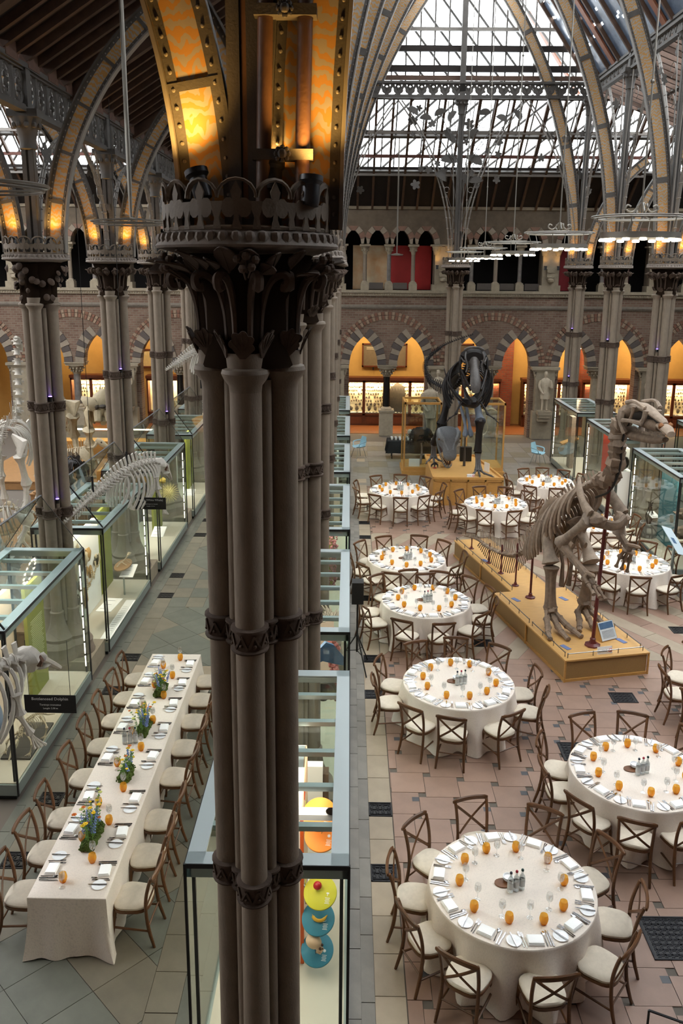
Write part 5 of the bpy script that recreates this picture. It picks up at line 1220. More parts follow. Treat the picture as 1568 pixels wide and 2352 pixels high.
# green text panel of the nearest left case
t = thing('green_display_panel', 'olive green text panel with white lettering in the nearest left case', 'panel', (-5.3, 13.25, .27)); MB().bb(-.03, .03, -.38, .38, 0, 2.0).build('board', M_GREEN, t, smooth=False)
Mx = Matrix.Translation((.034, -.3, 1.72)) @ Matrix.Rotation(R(90), 4, 'Z') @ Matrix.Rotation(R(90), 4, 'X')
for i, s in enumerate(('Homology -', 'variations on', 'a theme')): text(s, .09, M_WHITE, 'lettering', t, Matrix.Translation((0, 0, -.1*i)) @ Mx)
b = MB()
for k in range(22): b.box(.035, -.0+rnd.uniform(-.02, .02), 1.35-.035*k, .002, .5+rnd.uniform(-.06, .04), .009)
b.build('small_print', mat('print_pale', 'c9cc9c', .8), t, smooth=False, kind='stuff')
MB().bb(-5.6, -5.52, 10.7, 12.9, .27, 2.3).build('display_board', M_PANEL, None, smooth=False, label='pale pink display board at the back of the nearest left case', cat='panel')
MB().blob((-5.3, 11.2, .75), .42, 2, sx=.35, sz=1.1, amp=.05, n=16).build('blue_form', mat('slate_blue', '6f7f9a', .6), label='rounded slate blue form in the nearest left case', cat='exhibit')
MB().bb(-5.12, -4.68, 11.13, 12.15, .263, .29).build('black_slab', mat('dark_slab', '34322e', .6), None, smooth=False, label='dark rounded slab under the small crawling skeleton', cat='slab')
# second left case: white board with mounted specimens
t = thing('specimen_board', 'tall white board crowded with mounted specimens in the second left case', 'panel', (-5.42, 16.4, .27)); MB().bb(-.12, 0, -1.0, 1.0, 0, 1.85).build('board', M_WHITE, t, smooth=False)
MB().bb(-.1, -.02, -1.02, -1.0, .1, 1.8).build('side_face', M_PANEL, t, smooth=False); q = random.Random(8)
for k in range(26):
    y, z = q.uniform(-.85, .85), q.uniform(.25, 1.7); s = q.uniform(.05, .14)
    (MB().blob((.03, y, z), s, k, sx=.35, sz=q.uniform(.8, 2), n=9, amp=.25)).build('mounted_specimen', (M_BONE, M_SLAB, mat('tan_specimen', 'a3814f', .7), mat('grey_specimen', '6b6f70', .7))[k % 4], t)
for k in range(6):
    b = MB(); y = -.8+.3*k; P = spline([(.04, y, .35+.1*k), (.07, y+.08, .5+.1*k), (.05, y+.12, .7+.08*k)], 4); b.tube(P, .012, 5)
    for p in P: b.ball(p, .022, 5)
    b.build('bone_chain', M_BONE, t)
for (x0, y0_, h, c, lab) in ((-5.5, 18.0, 1.9, M_GREEN, 'olive panel at the rear of the second left case'), (-5.4, 20.2, 1.7, M_WHITE, 'white board in the third left case'), (-5.3, 22.4, 1.9, M_GREEN, 'olive panel in the third left case'), (-5.4, 25.2, 1.8, M_WHITE, 'white board in the fourth left case'), (-5.3, 27.2, 1.9, M_GREEN, 'olive panel in the fourth left case'), (-5.4, 30.5, 1.9, M_PANEL, 'pale board in the farthest left case')):
    MB().bb(x0-.03, x0+.03, y0_-.5, y0_+.5, .27, .27+h).build('display_board', c, None, smooth=False, label=lab, cat='panel')
b = MB(); b.ball((0, 0, 0), .13, 14)
for k in range(150):
    a, e = k*2.4, math.acos(1-2*(k+.5)/150); d = Vector((sin(e)*cos(a), sin(e)*sin(a), cos(e))); b.tube([d*.12, d*.3], [.007, .002], 4)
b.build('spiny_urchin', mat('pale_yellow_spines', 'd8cd8c', .6), label='spiny pale yellow urchin model in the third left case', cat='model', loc=(-4.95, 23.0-.6, 1.35))
MB().blob((0, 0, 0), .09, 4, sz=.8).build('yellow_model', mat('mustard', 'a08a20', .6), label='mustard yellow cup above the spiny urchin', cat='model', loc=(-5.05, 22.2, 1.75))
t = thing('mount_base', 'brown wooden tray carrying a small lizard skeleton', 'tray', (-4.98, 17.65, .95)); MB().lathe([(.25, 0), (.25, .025), (.02, .026)], 14, sy=1.6, sx=.7).build('tray', mat('tray_wood', '8a6a44', .6), t); MB().box(0, .0, -.35, .03, .03, .68).build('post', M_FRAME, t, smooth=False)
# central cases
M_BLUE = mat('teal_disc', '2f7f95', .6); M_YDISC = mat('yellow_disc', 'c6c128', .6); M_ODISC = mat('orange_disc', 'f08a2a', .6)
def disc(x, y, z, m, lab, icon=None):
    t = thing('display_disc', lab, 'disc', (x, y, z)); t.rotation_euler = (R(32), 0, R(-10)); MB().lathe([(.16, 0), (.17, .004), (.17, .026), (.165, .03)], 40).build('disc', m, t)
    b = MB(); 
    for k in range(5): b.box(.085, -.045-.013*k, .032, .05-.01*(k % 2), .004, .002)
    b.build('print_lines', M_WHITE, t, smooth=False); 
    b = MB()
    if icon == 'banana': b.tube([(.06+.03*cos(a), -.005+.025*sin(a), .033) for a in [PI*1.0+PI*.25*i for i in range(5)]], [.002, .006, .008, .006, .002], 5, flat=.3)
    elif icon == 'mushroom': b.ball((.08, .0, .032), .017, 8, sz=.15, sy=.5); b.box(.08, -.015, .032, .006, .025, .002)
    else: b.ball((.08, -.005, .032), .016, 8, sz=.15)
    b.build('icon', M_WHITE, t); MB().tube([(-.1, 0, 0), (-.26, .1, -.02)], .012, 6).build('arm', M_FRAME, t); return t
disc(-.25, 7.4, 2.08, M_ODISC, 'upper orange disc in the nearest central case'); disc(-.23, 7.38, 1.86, M_ODISC, 'lower orange disc with a purple thistle in the nearest central case'); disc(-.24, 7.4, 1.17, M_YDISC, 'yellow green disc with a red mushroom in the nearest central case', 'mushroom')
disc(-.26, 7.4, .86, M_BLUE, 'teal disc with a banana in the nearest central case', 'banana'); disc(-.27, 7.4, .48, M_BLUE, 'lowest teal disc with a skull in the nearest central case', 'skull')
m = MB(); P = [(-.07+.0, .015), (-.045, -.02), (0, -.035), (.05, -.02), (.085, .03)]; m.tube(spline([(x, y, .065) for x, y in P], 4), [.004]*2+[.017]*12+[.012, .008, .004], 8); m.build('banana', mat('banana_yellow', 'e0a92a', .5, var=.1), label='yellow banana model on the upper teal disc', cat='model', loc=(-.25, 7.4, .86))
bpy.data.objects['banana'].rotation_euler = (R(32), 0, R(-10))
t = thing('mushroom_model', 'red capped mushroom model on the yellow green disc', 'model', (-.27, 7.42, 1.2)); t.rotation_euler = (R(20), 0, 0); MB().lathe([(.016, 0), (.013, .04), (.012, .07)], 10).build('stem', M_CREAM, t); MB().lathe([(.01, .06), (.045, .065), (.04, .085), (.02, .105), (.003, .11)], 14).build('cap', mat('mushroom_red', 'b01e22', .3), t)
t = thing('thistle_model', 'small purple thistle model on the lower orange disc', 'model', (-.23, 7.36, 1.9)); MB().tube([(0, 0, 0), (.01, -.02, .06)], .003, 5).build('stem', M_STEMG, t); b = MB().ball((.01, -.02, .08), .022, 8)
for k in range(30): a, e = k*2.4, k*.1; d = Vector((sin(e)*cos(a), sin(e)*sin(a), cos(e))); b.tube([Vector((.01, -.02, .08)), Vector((.01, -.02, .08))+d*.04], .003, 3)
b.build('flower', mat('purple', '6a4a8a', .7), t)
t = thing('skull_model', 'cream human skull model on a wire stand over the lowest teal disc', 'model', (-.3, 7.3, .64)); t.rotation_euler = (R(15), 0, R(-25)); M_SK = mat('skull_cream', 'dcbb98', .6, var=.08)
b = MB(); b.blob((0, 0, .05), .075, 3, sx=1.15, sy=.92, sz=.95, n=16, amp=.02); b.build('cranium', M_SK, t); b = MB(); b.blob((.055, 0, -.02), .04, 5, sx=.9, sy=.95, sz=1.1, n=12, amp=.05); b.box(.085, 0, -.045, .015, .05, .018); b.build('face', M_SK, t)
b = MB().ball((.08, .022, .005), .016, 8).ball((.08, -.022, .005), .016, 8).ball((.093, 0, -.018), .009, 6); b.build('eye_sockets', mat('socket_dark', '4b3426', .9), t); MB().box(.05, 0, -.075, .05, .055, .02).build('jaw', M_SK, t, smooth=False); MB().tube([(0, 0, -.02), (0, 0, -.15)], .004, 5).build('wire_stand', M_BLACK, t)
# upright white wheel panel with colour swatches
t = thing('swatch_panel', 'upright white round-topped panel edged orange with colour swatches', 'panel', (-.47, 7.9, .27)); P = [(-.45, 0), (.45, 0)]+[(.45*cos(a), 1.75+.45*sin(a)) for a in [PI*k/12 for k in range(13)]]
MB().prism(P, .08, Matrix.Rotation(R(90), 4, 'Z')).build('board', M_WHITE, t, smooth=False); MB().prism([(x*1.0, z) for x, z in P], .012, Matrix.Translation((.047, 0, 0)) @ Matrix.Rotation(R(90), 4, 'Z')).build('face', mat('peach_board', 'efc9a4', .6), t, smooth=False)
MB().bb(.02, .056, -.46, -.4, 0, 1.8).build('edge_strip', mat('edge_orange', 'e0601c', .6), t, smooth=False)
for k, (c, z) in enumerate((('c8502a', 1.9), ('9aa02a', 1.6), ('3f6f80', 1.3), ('4a4c44', 1.05), ('c8c22c', .7), ('7a3f80', .45))): MB().bb(.053, .06, -.3+.12*(k % 3), -.18+.12*(k % 3), z-.06, z+.06).build('swatch', mat('swatch_'+c, c, .6), t, smooth=False)
MB().box(-.62, 7.0, 2.38, 1.0, .12, .06).lathe([(.06, -.03), (.06, .03)], 14, (-.12, 7.0, 2.38)).build('light_rail', mat('rail_grey', '77777a', .5), None, label='grey slotted lighting rail across the nearest central case', cat='rail')
def coral(x, y, z, h, col, lab, seed, r=.06):
    q = random.Random(seed); b = MB()
    for k in range(60):
        zz = h*k/60; a = k*1.9; b.blob((r*cos(a)*q.uniform(.5, 1.4), r*sin(a)*q.uniform(.5, 1.4), zz), q.uniform(.02, .045), k, n=6, amp=.3)
    b.build('coral_model', mat('coral_'+col, col, .6, var=.4, scale=20), label=lab, cat='model', loc=(x, y, z))
coral(-.2, 11.9, .9, 1.2, 'a0605a', 'tall red and white encrusted column in the second central case', 3); coral(-.3, 16.6, .9, 1.2, '9c6a6a', 'pinkish coral column in the third central case', 4)
m = MB(); m.prism([(0, .28), (.12, .22), (.3, -.02), (.28, -.12), (.1, -.06), (-.05, 0), (-.3, -.1), (-.42, -.05), (-.2, .1)], .06, Matrix.Identity(4)); m.build('blue_fin_model', mat('fin_blue', '46688c', .4, var=.2), None, label='blue fish tail model in the second central case', cat='model', loc=(-.3, 11.1, 1.95), rz=R(20))
q = random.Random(5); b = MB()
for k in range(90): a = q.uniform(0, 6.28); r_ = q.uniform(.05, .25); b.beam((r_*cos(a), r_*sin(a), 0), (r_*1.2*cos(a+.3), r_*1.2*sin(a+.3), q.uniform(.02, .09)), .02, .01)
b.build('brush_model', mat('brush_grey', '6f6a60', .9, var=.3), label='grey bristly ring model on top in the second central case', cat='model', loc=(-.4, 12.3, 2.1))
for i, (x, y, z, c, lab) in enumerate(((-.45, 9.1, .3, M_WHITE, 'small white stand at the rear of the nearest central case'), (-.4, 13.5, .3, M_PANEL, 'pale block in the second central case'), (-.5, 18.1, .3, M_GREEN, 'green panel in the third central case'), (-.4, 22.6, .3, M_PANEL, 'pale board in the fourth central case'), (-.5, 27.2, .3, M_WHITE, 'white board in the fifth central case'))):
    MB().bb(-.18, .18, -.06, .06, 0, 1.3).build('display_board', c, None, smooth=False, label=lab, cat='panel', loc=(x, y, z-.038))
b = MB().box(0, 0, .22, .16, .16, .44); b.build('wire_cage', mat('cage_brown', '5b4a3a', .8, var=.3), None, label='dark standing basket specimen in the nearest central case', cat='specimen', loc=(-.28, 9.15, 1.0), smooth=False)
MB().blob((0, 0, 0), .12, 9, sx=1.4, n=14).build('ammonite', mat('shell_brown', '4f4034', .5, var=.3), label='dark coiled shell at the front of the second central case', cat='specimen', loc=(-.3, 10.95, 1.55))
# right cases
MB().bb(8.5, 8.56, 21.1, 22.2, .27, 2.2).build('display_board', mat('teal_board', '2d6a74', .7), None, smooth=False, label='teal board in the nearest right case', cat='panel')
MB().bb(8.9, 9.0, 19.9, 21.0, .27, 2.3).build('display_board', M_PANEL, None, smooth=False, label='pale pink board in the nearest right case', cat='panel')
t = thing('planter', 'round grey planter holding a small dark skeletal model in the nearest right case', 'planter', (8.32, 22.35, .263)); MB().lathe([(.22, 0), (.24, .02), (.25, .4), (.22, .41), (.21, .36), (.02, .35)], 24).build('pot', mat('planter_grey', '82807c', .7), t)
b = MB()
for a in range(7): b.tube(spline([(.03*cos(a), .03*sin(a), .35), (.1*cos(a), .1*sin(a), .6), (.04*cos(a+1), .04*sin(a+1), .85), (.07*cos(a), .07*sin(a), 1.0)], 4), .012, 5)
b.build('model', M_SLAB, t)
for k in range(9):
    q = random.Random(k+50); MB().blob((0, 0, 0), q.uniform(.08, .16), k, sx=1.6, sz=q.uniform(.4, 1), n=12, amp=.25).build('fossil', mat('brown_fossil', '6e5a48', .8, var=.3), label='brown fossil bone mounted %s in the nearest right case' % ['lowest left', 'low centre', 'low right', 'mid left', 'at the centre', 'mid right', 'high left', 'high centre', 'high right'][k], cat='fossil', loc=(8.3+.22*(k % 3)-.0, 20.0+.35*(k % 3), .6+.5*(k//3)))
for x, y, z, w_, h, m, lab in ((8.5, 25.3, .27, .5, 1.9, M_WHITE, 'white standing block in the middle right case'), (8.35, 26.6, .27, .7, 2.0, mat('red_banner', 'd8401c', .7), 'bright red orange board in the middle right case'), (8.5, 29.2, .27, .6, 1.9, M_PANEL, 'brightly lit cream board in the farthest right case')):
    MB().bb(-.05, .05, -w_/2, w_/2, 0, h).build('display_board', m, None, smooth=False, label=lab, cat='panel', loc=(x, y, z))
t = thing('dark_egg', 'shiny dark oval specimen on a white plinth beside the long-necked skeleton', 'specimen', (8.25, 24.6, .263)); MB().bb(-.2, .2, -.2, .2, 0, 1.35).build('plinth', M_WHITE, t, smooth=False); MB().ball((0, 0, 1.58), .15, 18, sz=1.45).build('egg', mat('egg_dark', '1c1512', .15), t)
MB().bb(8.2, 8.35, 30.5, 30.9, .27, 2.2).build('log_specimen', mat('birch', '9b8a78', .8, var=.3), None, smooth=False, label='pale tree trunk specimen in the farthest right case', cat='specimen')
MB().prism([(-.3, -.14), (.3, .08), (.3, .13), (-.3, -.09)], .4, Matrix.Identity(4)).build('tilted_tray', M_OAK, None, smooth=False, label='tilted wooden book rest in the farthest right case', cat='stand', loc=(8.3, 31.1, 1.2))
# further cases and rooms behind the right row: ochre glow and another case
place_case(cm, 11.0, 24.4, 'glass display case beyond the right row at the photo edge', ((.07, .1),), glow=10)
# ================================================================ plinths
M_RED = mat('dark_red_iron', '5c1f1c', .4)
ux, uy = -.225, .974   # direction along the plinth, away from the viewer
def PL(a, b, z=0): return (4.03+.974*a+ux*b, 14.27+.225*a+uy*b, z)
pl = thing('skeleton_plinth', 'long low oak plinth stepping narrower, carrying the brown skeleton', 'plinth')
def polybox(P, z0, z1, m, name, par, ang=0):
    n = len(P); return MB().add([(x, y, z0) for x, y in P]+[(x, y, z1) for x, y in P], [tuple(range(n-1, -1, -1)), tuple(range(n, 2*n))]+[(i, (i+1) % n, (i+1) % n+n, i+n) for i in range(n)]).build(name, m, par, smooth=False)
WID = 1.7; L1_ = 3.38; N0 = .4; NW = .98; L2_ = 7.1
def q2(*L_): return [PL(a, b)[:2] for a, b in L_]
polybox(q2((0.02, .02), (WID-.02, .02), (WID-.02, L1_-.02), (.02, L1_-.02)), .0, .415, M_HESS, 'side_panels', pl); polybox(q2((N0+.02, L1_-.02), (N0+NW-.02, L1_-.02), (N0+NW-.02, L2_-.02), (N0+.02, L2_-.02)), .0, .415, M_HESS, 'side_panels', pl)
polybox(q2((-.015, -.015), (WID+.015, -.015), (WID+.015, L1_+.0), (-.015, L1_+.0)), .41, .44, M_OAKTOP, 'top_board', pl); polybox(q2((N0, L1_), (N0+NW, L1_), (N0+NW, L2_), (N0, L2_)), .41, .44, M_OAKTOP, 'top_board', pl)
polybox(q2((-.005, -.005), (WID+.005, -.005), (WID+.005, L1_), (-.005, L1_)), 0, .05, M_OAK, 'skirting', pl); polybox(q2((N0-.0, L1_), (N0+NW, L1_), (N0+NW, L2_), (N0, L2_)), 0, .05, M_OAK, 'skirting', pl)
b = MB()
for a, bb_ in ((-.003, 1.7), (0, 0), (WID, 0), (N0, 3.4+1.8), (0, L1_-.02)): p = PL(a, bb_); b.box(p[0], p[1], .21, .03, .03, .42, math.atan2(.225, .974))
b.build('corner_battens', M_OAK, pl, smooth=False, kind='stuff')
def rail(a0, b0, a1, b1):
    b = MB(); n = max(2, round(math.hypot(a1-a0, b1-b0)/.55)+1); p0 = PL(a0, b0); p1 = PL(a1, b1); b.tube([(p0[0], p0[1], .52), (p1[0], p1[1], .52)], .01, 6)
    for i in range(n): p = PL(lerp(a0, a1, i/(n-1)), lerp(b0, b1, i/(n-1))); b.tube([(p[0], p[1], .44), (p[0], p[1], .52)], .009, 6); b.ball((p[0], p[1], .525), .014, 6)
    b.build('guard_rail', mat('steel_rail', '8a8884', .3, metal=1), pl)
rail(.08, .08, WID-.08, .08); rail(.06, .15, .06, 1.55); rail(.06, 1.7, .06, 3.2); rail(WID-.06, .2, WID-.06, 1.6); rail(WID-.06, 1.7, WID-.06, 3.2); rail(N0+.05, 3.45, N0+.05, 5.2); rail(N0+.05, 5.3, N0+.05, 7.0); rail(N0+NW-.05, 3.5, N0+NW-.05, 5.2); rail(N0+NW-.05, 5.3, N0+NW-.05, 7.0); rail(N0+.05, 7.05, N0+NW-.05, 7.05)
for a, bb_ in ((.25, .5), (WID-.25, .55), (.3, 2.9), (WID-.35, 2.75), (N0+.2, 5.4)):
    p = PL(a, bb_); MB().box(0, 0, .004, .1, .22, .006).build('blue_label', mat('label_blue', '5f6f9a', .6), pl, smooth=False, loc=(p[0], p[1], .441), rz=.5)
def sign(lines, w_, h, loc, rz, label, tilt=0, wires=0, bgm=None, fgm=None, sizes=None, deco=False, cat='sign'):
    t = thing('sign', label, cat, loc, rz); M = Matrix.Rotation(tilt, 4, 'X'); MB().box(0, 0, h/2, w_, .008, h).xf(M).build('board', bgm or M_WHITE, t, smooth=False)
    z = h*.72 if len(lines) > 1 else h*.3
    for s_ in ((-1, 1) if wires else ()): MB().tube([(s_*w_*.4, 0, h), (s_*w_*.4, 0, h+wires)], .004, 5).build('hanging_wire', M_BLACK, t)
    for i, s in enumerate(lines):
        sz = sizes[i]; text(s, sz, fgm or M_BLACK, 'lettering', t, M @ Matrix.Translation((-(0 if len(lines) > 1 else .06), -.006, z)) @ Matrix.Rotation(R(90), 4, 'X'), 'CENTER'); z -= sz*1.35
    if deco:
        b = MB().tube([(w_*.33+.032*cos(a*PI/8), -.007, h/2+.032*sin(a*PI/8)) for a in range(16)], .006, 4, closed=True); b.beam((w_*.33-.022, -.007, h/2+.022), (w_*.33+.022, -.007, h/2-.022), .008); b.build('prohibition_symbol', mat('sign_red', 'c02a22', .5), t)
    return t
p = PL(.85, .1, .44); sign(['FRAGILE'], .3, .14, p, .225, 'white FRAGILE sign on the front rail of the low plinth', R(-15), sizes=[.055], deco=True)
# dark red prop stands
def prop(x, y, z0, ztop, r, label, tilt=0):
    t = thing('prop_stand', label, 'support', (x, y, z0)); MB().lathe([(4.2*r, 0), (4.2*r, r*.8), (2.2*r, r*1.6), (1.5*r, 3*r), (1.6*r, 4*r), (r, 4.5*r)], 8).build('foot', M_RED, t); MB().tube([(0, 0, r), (tilt, tilt*.3, ztop-z0)], r, 8).build('rod', M_RED, t)
PROPS = [(4.70, 14.92, 3.75, .036, 'tallest dark red stand propping the chest', .09), (4.01, 17.3, 2.0, .026, 'dark red stand under the tail root', .0), (3.82, 18.01, 1.45, .02, 'dark red stand under the middle of the tail', 0), (3.63, 18.8, 1.15, .017, 'short dark red stand under the tail', 0), (3.46, 19.51, .95, .016, 'shorter dark red stand near the tail end', 0), (3.19, 20.59, .72, .016, 'smallest dark red stand at the tail tip', 0)]
for x, y, zt, r_, lab, ti in PROPS: prop(x, y, .44, zt, r_, lab, ti)
t = thing('lectern_panel', 'oak lectern with a picture panel beside the front foot of the brown skeleton', 'lectern', (5.02, 15.28, .44), R(-62)); MB().prism([(-.02, 0), (.16, 0), (-.02, .34)], .42, Matrix.Rotation(R(0), 4, 'Z')).build('wedge', M_OAK, t, smooth=False)
M = Matrix.Translation((.078, 0, .18)) @ Matrix.Rotation(R(62), 4, 'Y'); MB().box(0, 0, 0, .36, .38, .008).xf(M).build('panel', mat('pale_panel', 'cfd6d8', .5), t, smooth=False); MB().box(-.1, 0, .006, .12, .34, .004).xf(M).build('picture', mat('picture_blue', '4d6b8c', .5, var=.3), t, smooth=False)
b = MB()
for k in range(7): b.box(0.0+k*.022, 0, .006, .006, .3, .003)
b.xf(M).build('text_lines', mat('print_grey', '77777a', .8), t, smooth=False)
# tall plinth of the dark skeleton
tp = thing('tall_plinth', 'tall oak box plinth with a recessed top, carrying the dark skeleton', 'plinth'); 
def TP(a, b): return (lerp(lerp(2.75, 4.97, a), lerp(2.78, 4.55, a), b), lerp(26.22, 29.65, b))
polybox([TP(.01, .005), TP(.99, .005), TP(.99, .995), TP(.01, .995)], 0, .86, M_OAK, 'box', tp)
polybox([TP(.0, .0), TP(1, .0), TP(1, 1), TP(.0, 1)], .84, .875, M_OAKTOP, 'top_board', tp)
b = MB()
for A_, B_ in (((0, 0), (1, 0)), ((1, 0), (1, 1)), ((1, 1), (0, 1)), ((0, 1), (0, 0))): a_1, b_1 = TP(*A_), TP(*B_); b.beam((*a_1, .9), (*b_1, .9), .06, .08)
b.build('raised_edge', M_OAK, tp, smooth=False); b = MB()
for i in range(5): p = TP(i/4, -.002); b.box(p[0], p[1], .43, .05, .02, .86)
for z in (.03, .83): a_1, b_1 = TP(0, -.002), TP(1, -.002); b.beam((*a_1, z), (*b_1, z), .02, .07)
b.build('panel_framing', M_OAK, tp, smooth=False)
sign(['FRAGILE'], .24, .11, (3.95, 26.3, .92), 0, 'small white FRAGILE sign on the tall plinth', R(-20), sizes=[.045], deco=True)
MB().bb(-.2, .2, -.1, .1, 0, .5).build('loudspeaker', M_BLACK, None, smooth=False, label='black loudspeaker at the rear of the tall plinth', cat='speaker', loc=(4.12, 28.9, .88))
MB().box(0, 0, 0, .02, .3, .3).build('leaflet', M_WHITE, None, smooth=False, label='white paper leaning behind the dark skeleton foot', cat='paper', loc=(4.6, 27.2, 1.05), rz=.4)
# glazed wooden cases behind it
def woodcase(x0, x1, y0_, y1_, label):
    t = thing('wooden_showcase', label, 'display case', (x0, y0_, 0)); W, L_ = x1-x0, y1_-y0_; H = 2.72; b = MB()
    MB().bb(-.04, W+.04, -.04, L_+.04, 0, .16).bb(0, W, 0, L_, .16, .3).build('plinth', M_OAK, t, smooth=False)
    for x, y in ((.03, .03), (W-.03, .03), (.03, L_-.03), (W-.03, L_-.03)): MB().box(x, y, (H+.3)/2, .06, .06, H-.3).build('post', M_OAK, t, smooth=False)
    b.bb(0, W, 0, .06, H-.08, H); b.bb(0, W, L_-.06, L_, H-.08, H); b.bb(0, .06, 0, L_, H-.08, H); b.bb(W-.06, W, 0, L_, H-.08, H); b.build('top_rails', M_OAK, t, smooth=False)
    for a in ((.03, .036, .06, L_-.06), (W-.036, W-.03, .06, L_-.06), (.06, W-.06, .03, .036), (.06, W-.06, L_-.036, L_-.03)): MB().bb(*a, .3, H-.08).build('pane', M_GLASS, t, smooth=False)
    MB().bb(.06, W-.06, .06, L_-.06, H-.04, H-.03).build('roof_pane', M_GLASS, t, smooth=False)
woodcase(2.03, 3.4, 30.3, 31.7, 'oak framed glass showcase holding the ostrich'); woodcase(4.3, 5.72, 30.3, 31.7, 'oak framed glass showcase right of the dark skeleton')
MB().bb(-.2, .2, -.02, .02, 0, .28).build('caption_board', M_CARD, None, smooth=False, label='pale caption board at the foot of the ostrich showcase', cat='label card', loc=(2.45, 30.45, .3))
# cloth table with cups
t = thing('buffet_table', 'table hidden by a black cloth behind the ostrich', 'table', (2.9, 33.3, 0)); MB().bb(-1.3, 1.3, -.35, .35, .7, .73).build('table_top', M_OAK, t, smooth=False)
for s in (-1, 1):
    for u_ in (-1, 1): MB().tube([(s*1.15, u_*.28, 0), (s*1.15, u_*.28, .7)], .02, 6).build('leg', M_BLACK, t)
b = MB(); P = []
for k in range(60):
    a = 2*PI*k/60; cx = max(-1, min(1, 1.6*cos(a))); cy = max(-1, min(1, 1.6*sin(a))); P.append((cx, cy))
vs = []; 
for z, g in ((.745, 0), (.735, .012), (.5, .03), (.25, .05)): vs += [(2.9+x*(1.32+g*(1+sin(k*2.3))), 33.3+y*(.37+g*(1+sin(k*2.3))), z) for k, (x, y) in enumerate(P)]
b.add(vs, [(i*60+k, (i+1)*60+k, (i+1)*60+(k+1) % 60, i*60+(k+1) % 60) for i in range(3) for k in range(60)]+[tuple(range(60))]); b.build('black_tablecloth', mat('black_cloth', '101214', .9), label='black tablecloth over the table behind the ostrich', cat='tablecloth')
me_cup = MB().lathe([(.025, 0), (.045, .05), (.05, .09), (.045, .09), (.04, .05), (.02, .01)], 12).mesh('cup', M_CHINA)
for r_ in range(2):
    for k in range(15): link('white_cup', me_cup, None, None, 'white cup, %s row, %s from the left on the black cloth' % (('front', 'rear')[r_], ['first', 'second', 'third', 'fourth', 'fifth', 'sixth', 'seventh', 'eighth', 'ninth', 'tenth', 'eleventh', 'twelfth', 'thirteenth', 'fourteenth', 'fifteenth'][k]), 'cup', 'white cups on the black cloth', (1.75+k*.16, 33.12+.3*r_, .748))
# pale blue armchairs
def bluechair(x, y, rz, label):
    t = thing('plastic_armchair', label, 'chair', (x, y, 0), rz, None); M_BC = mat('pale_blue_plastic', '8fb6c8', .4); n = 14; vs = []; 
    prof = [(-.2, .43, .2), (0, .42, .23), (.17, .44, .24), (.24, .55, .23), (.27, .7, .21), (.3, .84, .17)]
    for yy, zz, hw in prof:
        for k in range(n+1): u_ = -1+2*k/n; vs.append((u_*hw, yy-.05*abs(u_)**3*(1 if zz > .5 else 0), zz+.06*abs(u_)**3*(1 if zz < .5 else .2)))
    vs2 = [(x_, y_+.0, z_-.012) for x_, y_, z_ in vs]; N_ = len(vs); f = [(i*(n+1)+k, i*(n+1)+k+1, (i+1)*(n+1)+k+1, (i+1)*(n+1)+k) for i in range(5) for k in range(n)]
    MB().add(vs+vs2, f+[tuple(i+N_ for i in reversed(q_)) for q_ in f]).build('shell', M_BC, t)
    for s in (-1, 1):
        MB().tube(spline([(s*.21, -.12, .46), (s*.27, -.1, .62), (s*.28, .08, .66), (s*.22, .22, .68)], 4), .022, 8, flat=.6).build('arm', M_BC, t)
        for u_ in (-1, 1): MB().tube([(s*.14, u_*.12, .42), (s*.23, u_*.22, 0)], .011, 6).build('leg', mat('chair_chrome', 'a0a4a6', .3, metal=1), t)
bluechair(7.45, 32.3, R(50), 'pale blue plastic armchair by the statue pier'); bluechair(.42, 33.2, R(-60), 'pale blue plastic armchair at the end of the central cases')
# loudspeaker on a tripod
t = thing('tripod_stand', 'black tripod stand beside the second central case', 'stand', (.2, 14.72, 0)); MB().tube([(0, 0, .35), (0, 0, 1.35)], .018, 8).build('pole', M_BLACK, t)
for a in (-65, 60, 175): MB().tube([(0, 0, .72), (.42*cos(R(a)), .42*sin(R(a)), .01)], .013, 6).build('leg', M_BLACK, t); MB().tube([(0, 0, .38), (.21*cos(R(a)), .21*sin(R(a)), .36)], .008, 6).build('brace', M_BLACK, t)
MB().bb(-.11, .11, -.12, .12, 0, .42).build('loudspeaker', M_BLACK, None, smooth=False, label='black loudspeaker on the tripod between the tables and the case', cat='speaker', loc=(.2, 14.72, 1.35))
t = thing('info_stand', 'white information panel on a slanted stand by the nearest right case', 'stand', (7.68, 18.9, 0), R(20)); MB().box(0, 0, .6, .05, .05, 1.2).box(0, 0, .01, .3, .3, .02).build('post', M_FRAME, t, smooth=False)
M = Matrix.Translation((0, 0, 1.25)) @ Matrix.Rotation(R(38), 4, 'X') @ Matrix.Rotation(R(25), 4, 'Y'); MB().box(0, 0, 0, .42, .8, .015).xf(M).build('panel', mat('panel_pale_blue', 'c3d3dc', .5), t, smooth=False); MB().box(-.05, .0, .01, .14, .16, .004).xf(M).build('picture', mat('picture_blue', '4d6b8c', .5), t, smooth=False)
t = thing('folding_stand', 'black metal stand at the lower right corner of the photo', 'stand', (3.0, 6.3, 0), R(-25)); b = MB()
for x in (-.22, .22): b.tube([(x, 0, 0), (x, 0, .82)], .012, 6)
b.build('uprights', M_BLACK, t); MB().tube([(-.22, 0, .82), (.22, 0, .82)], .012, 6).build('top_bar', M_BLACK, t)
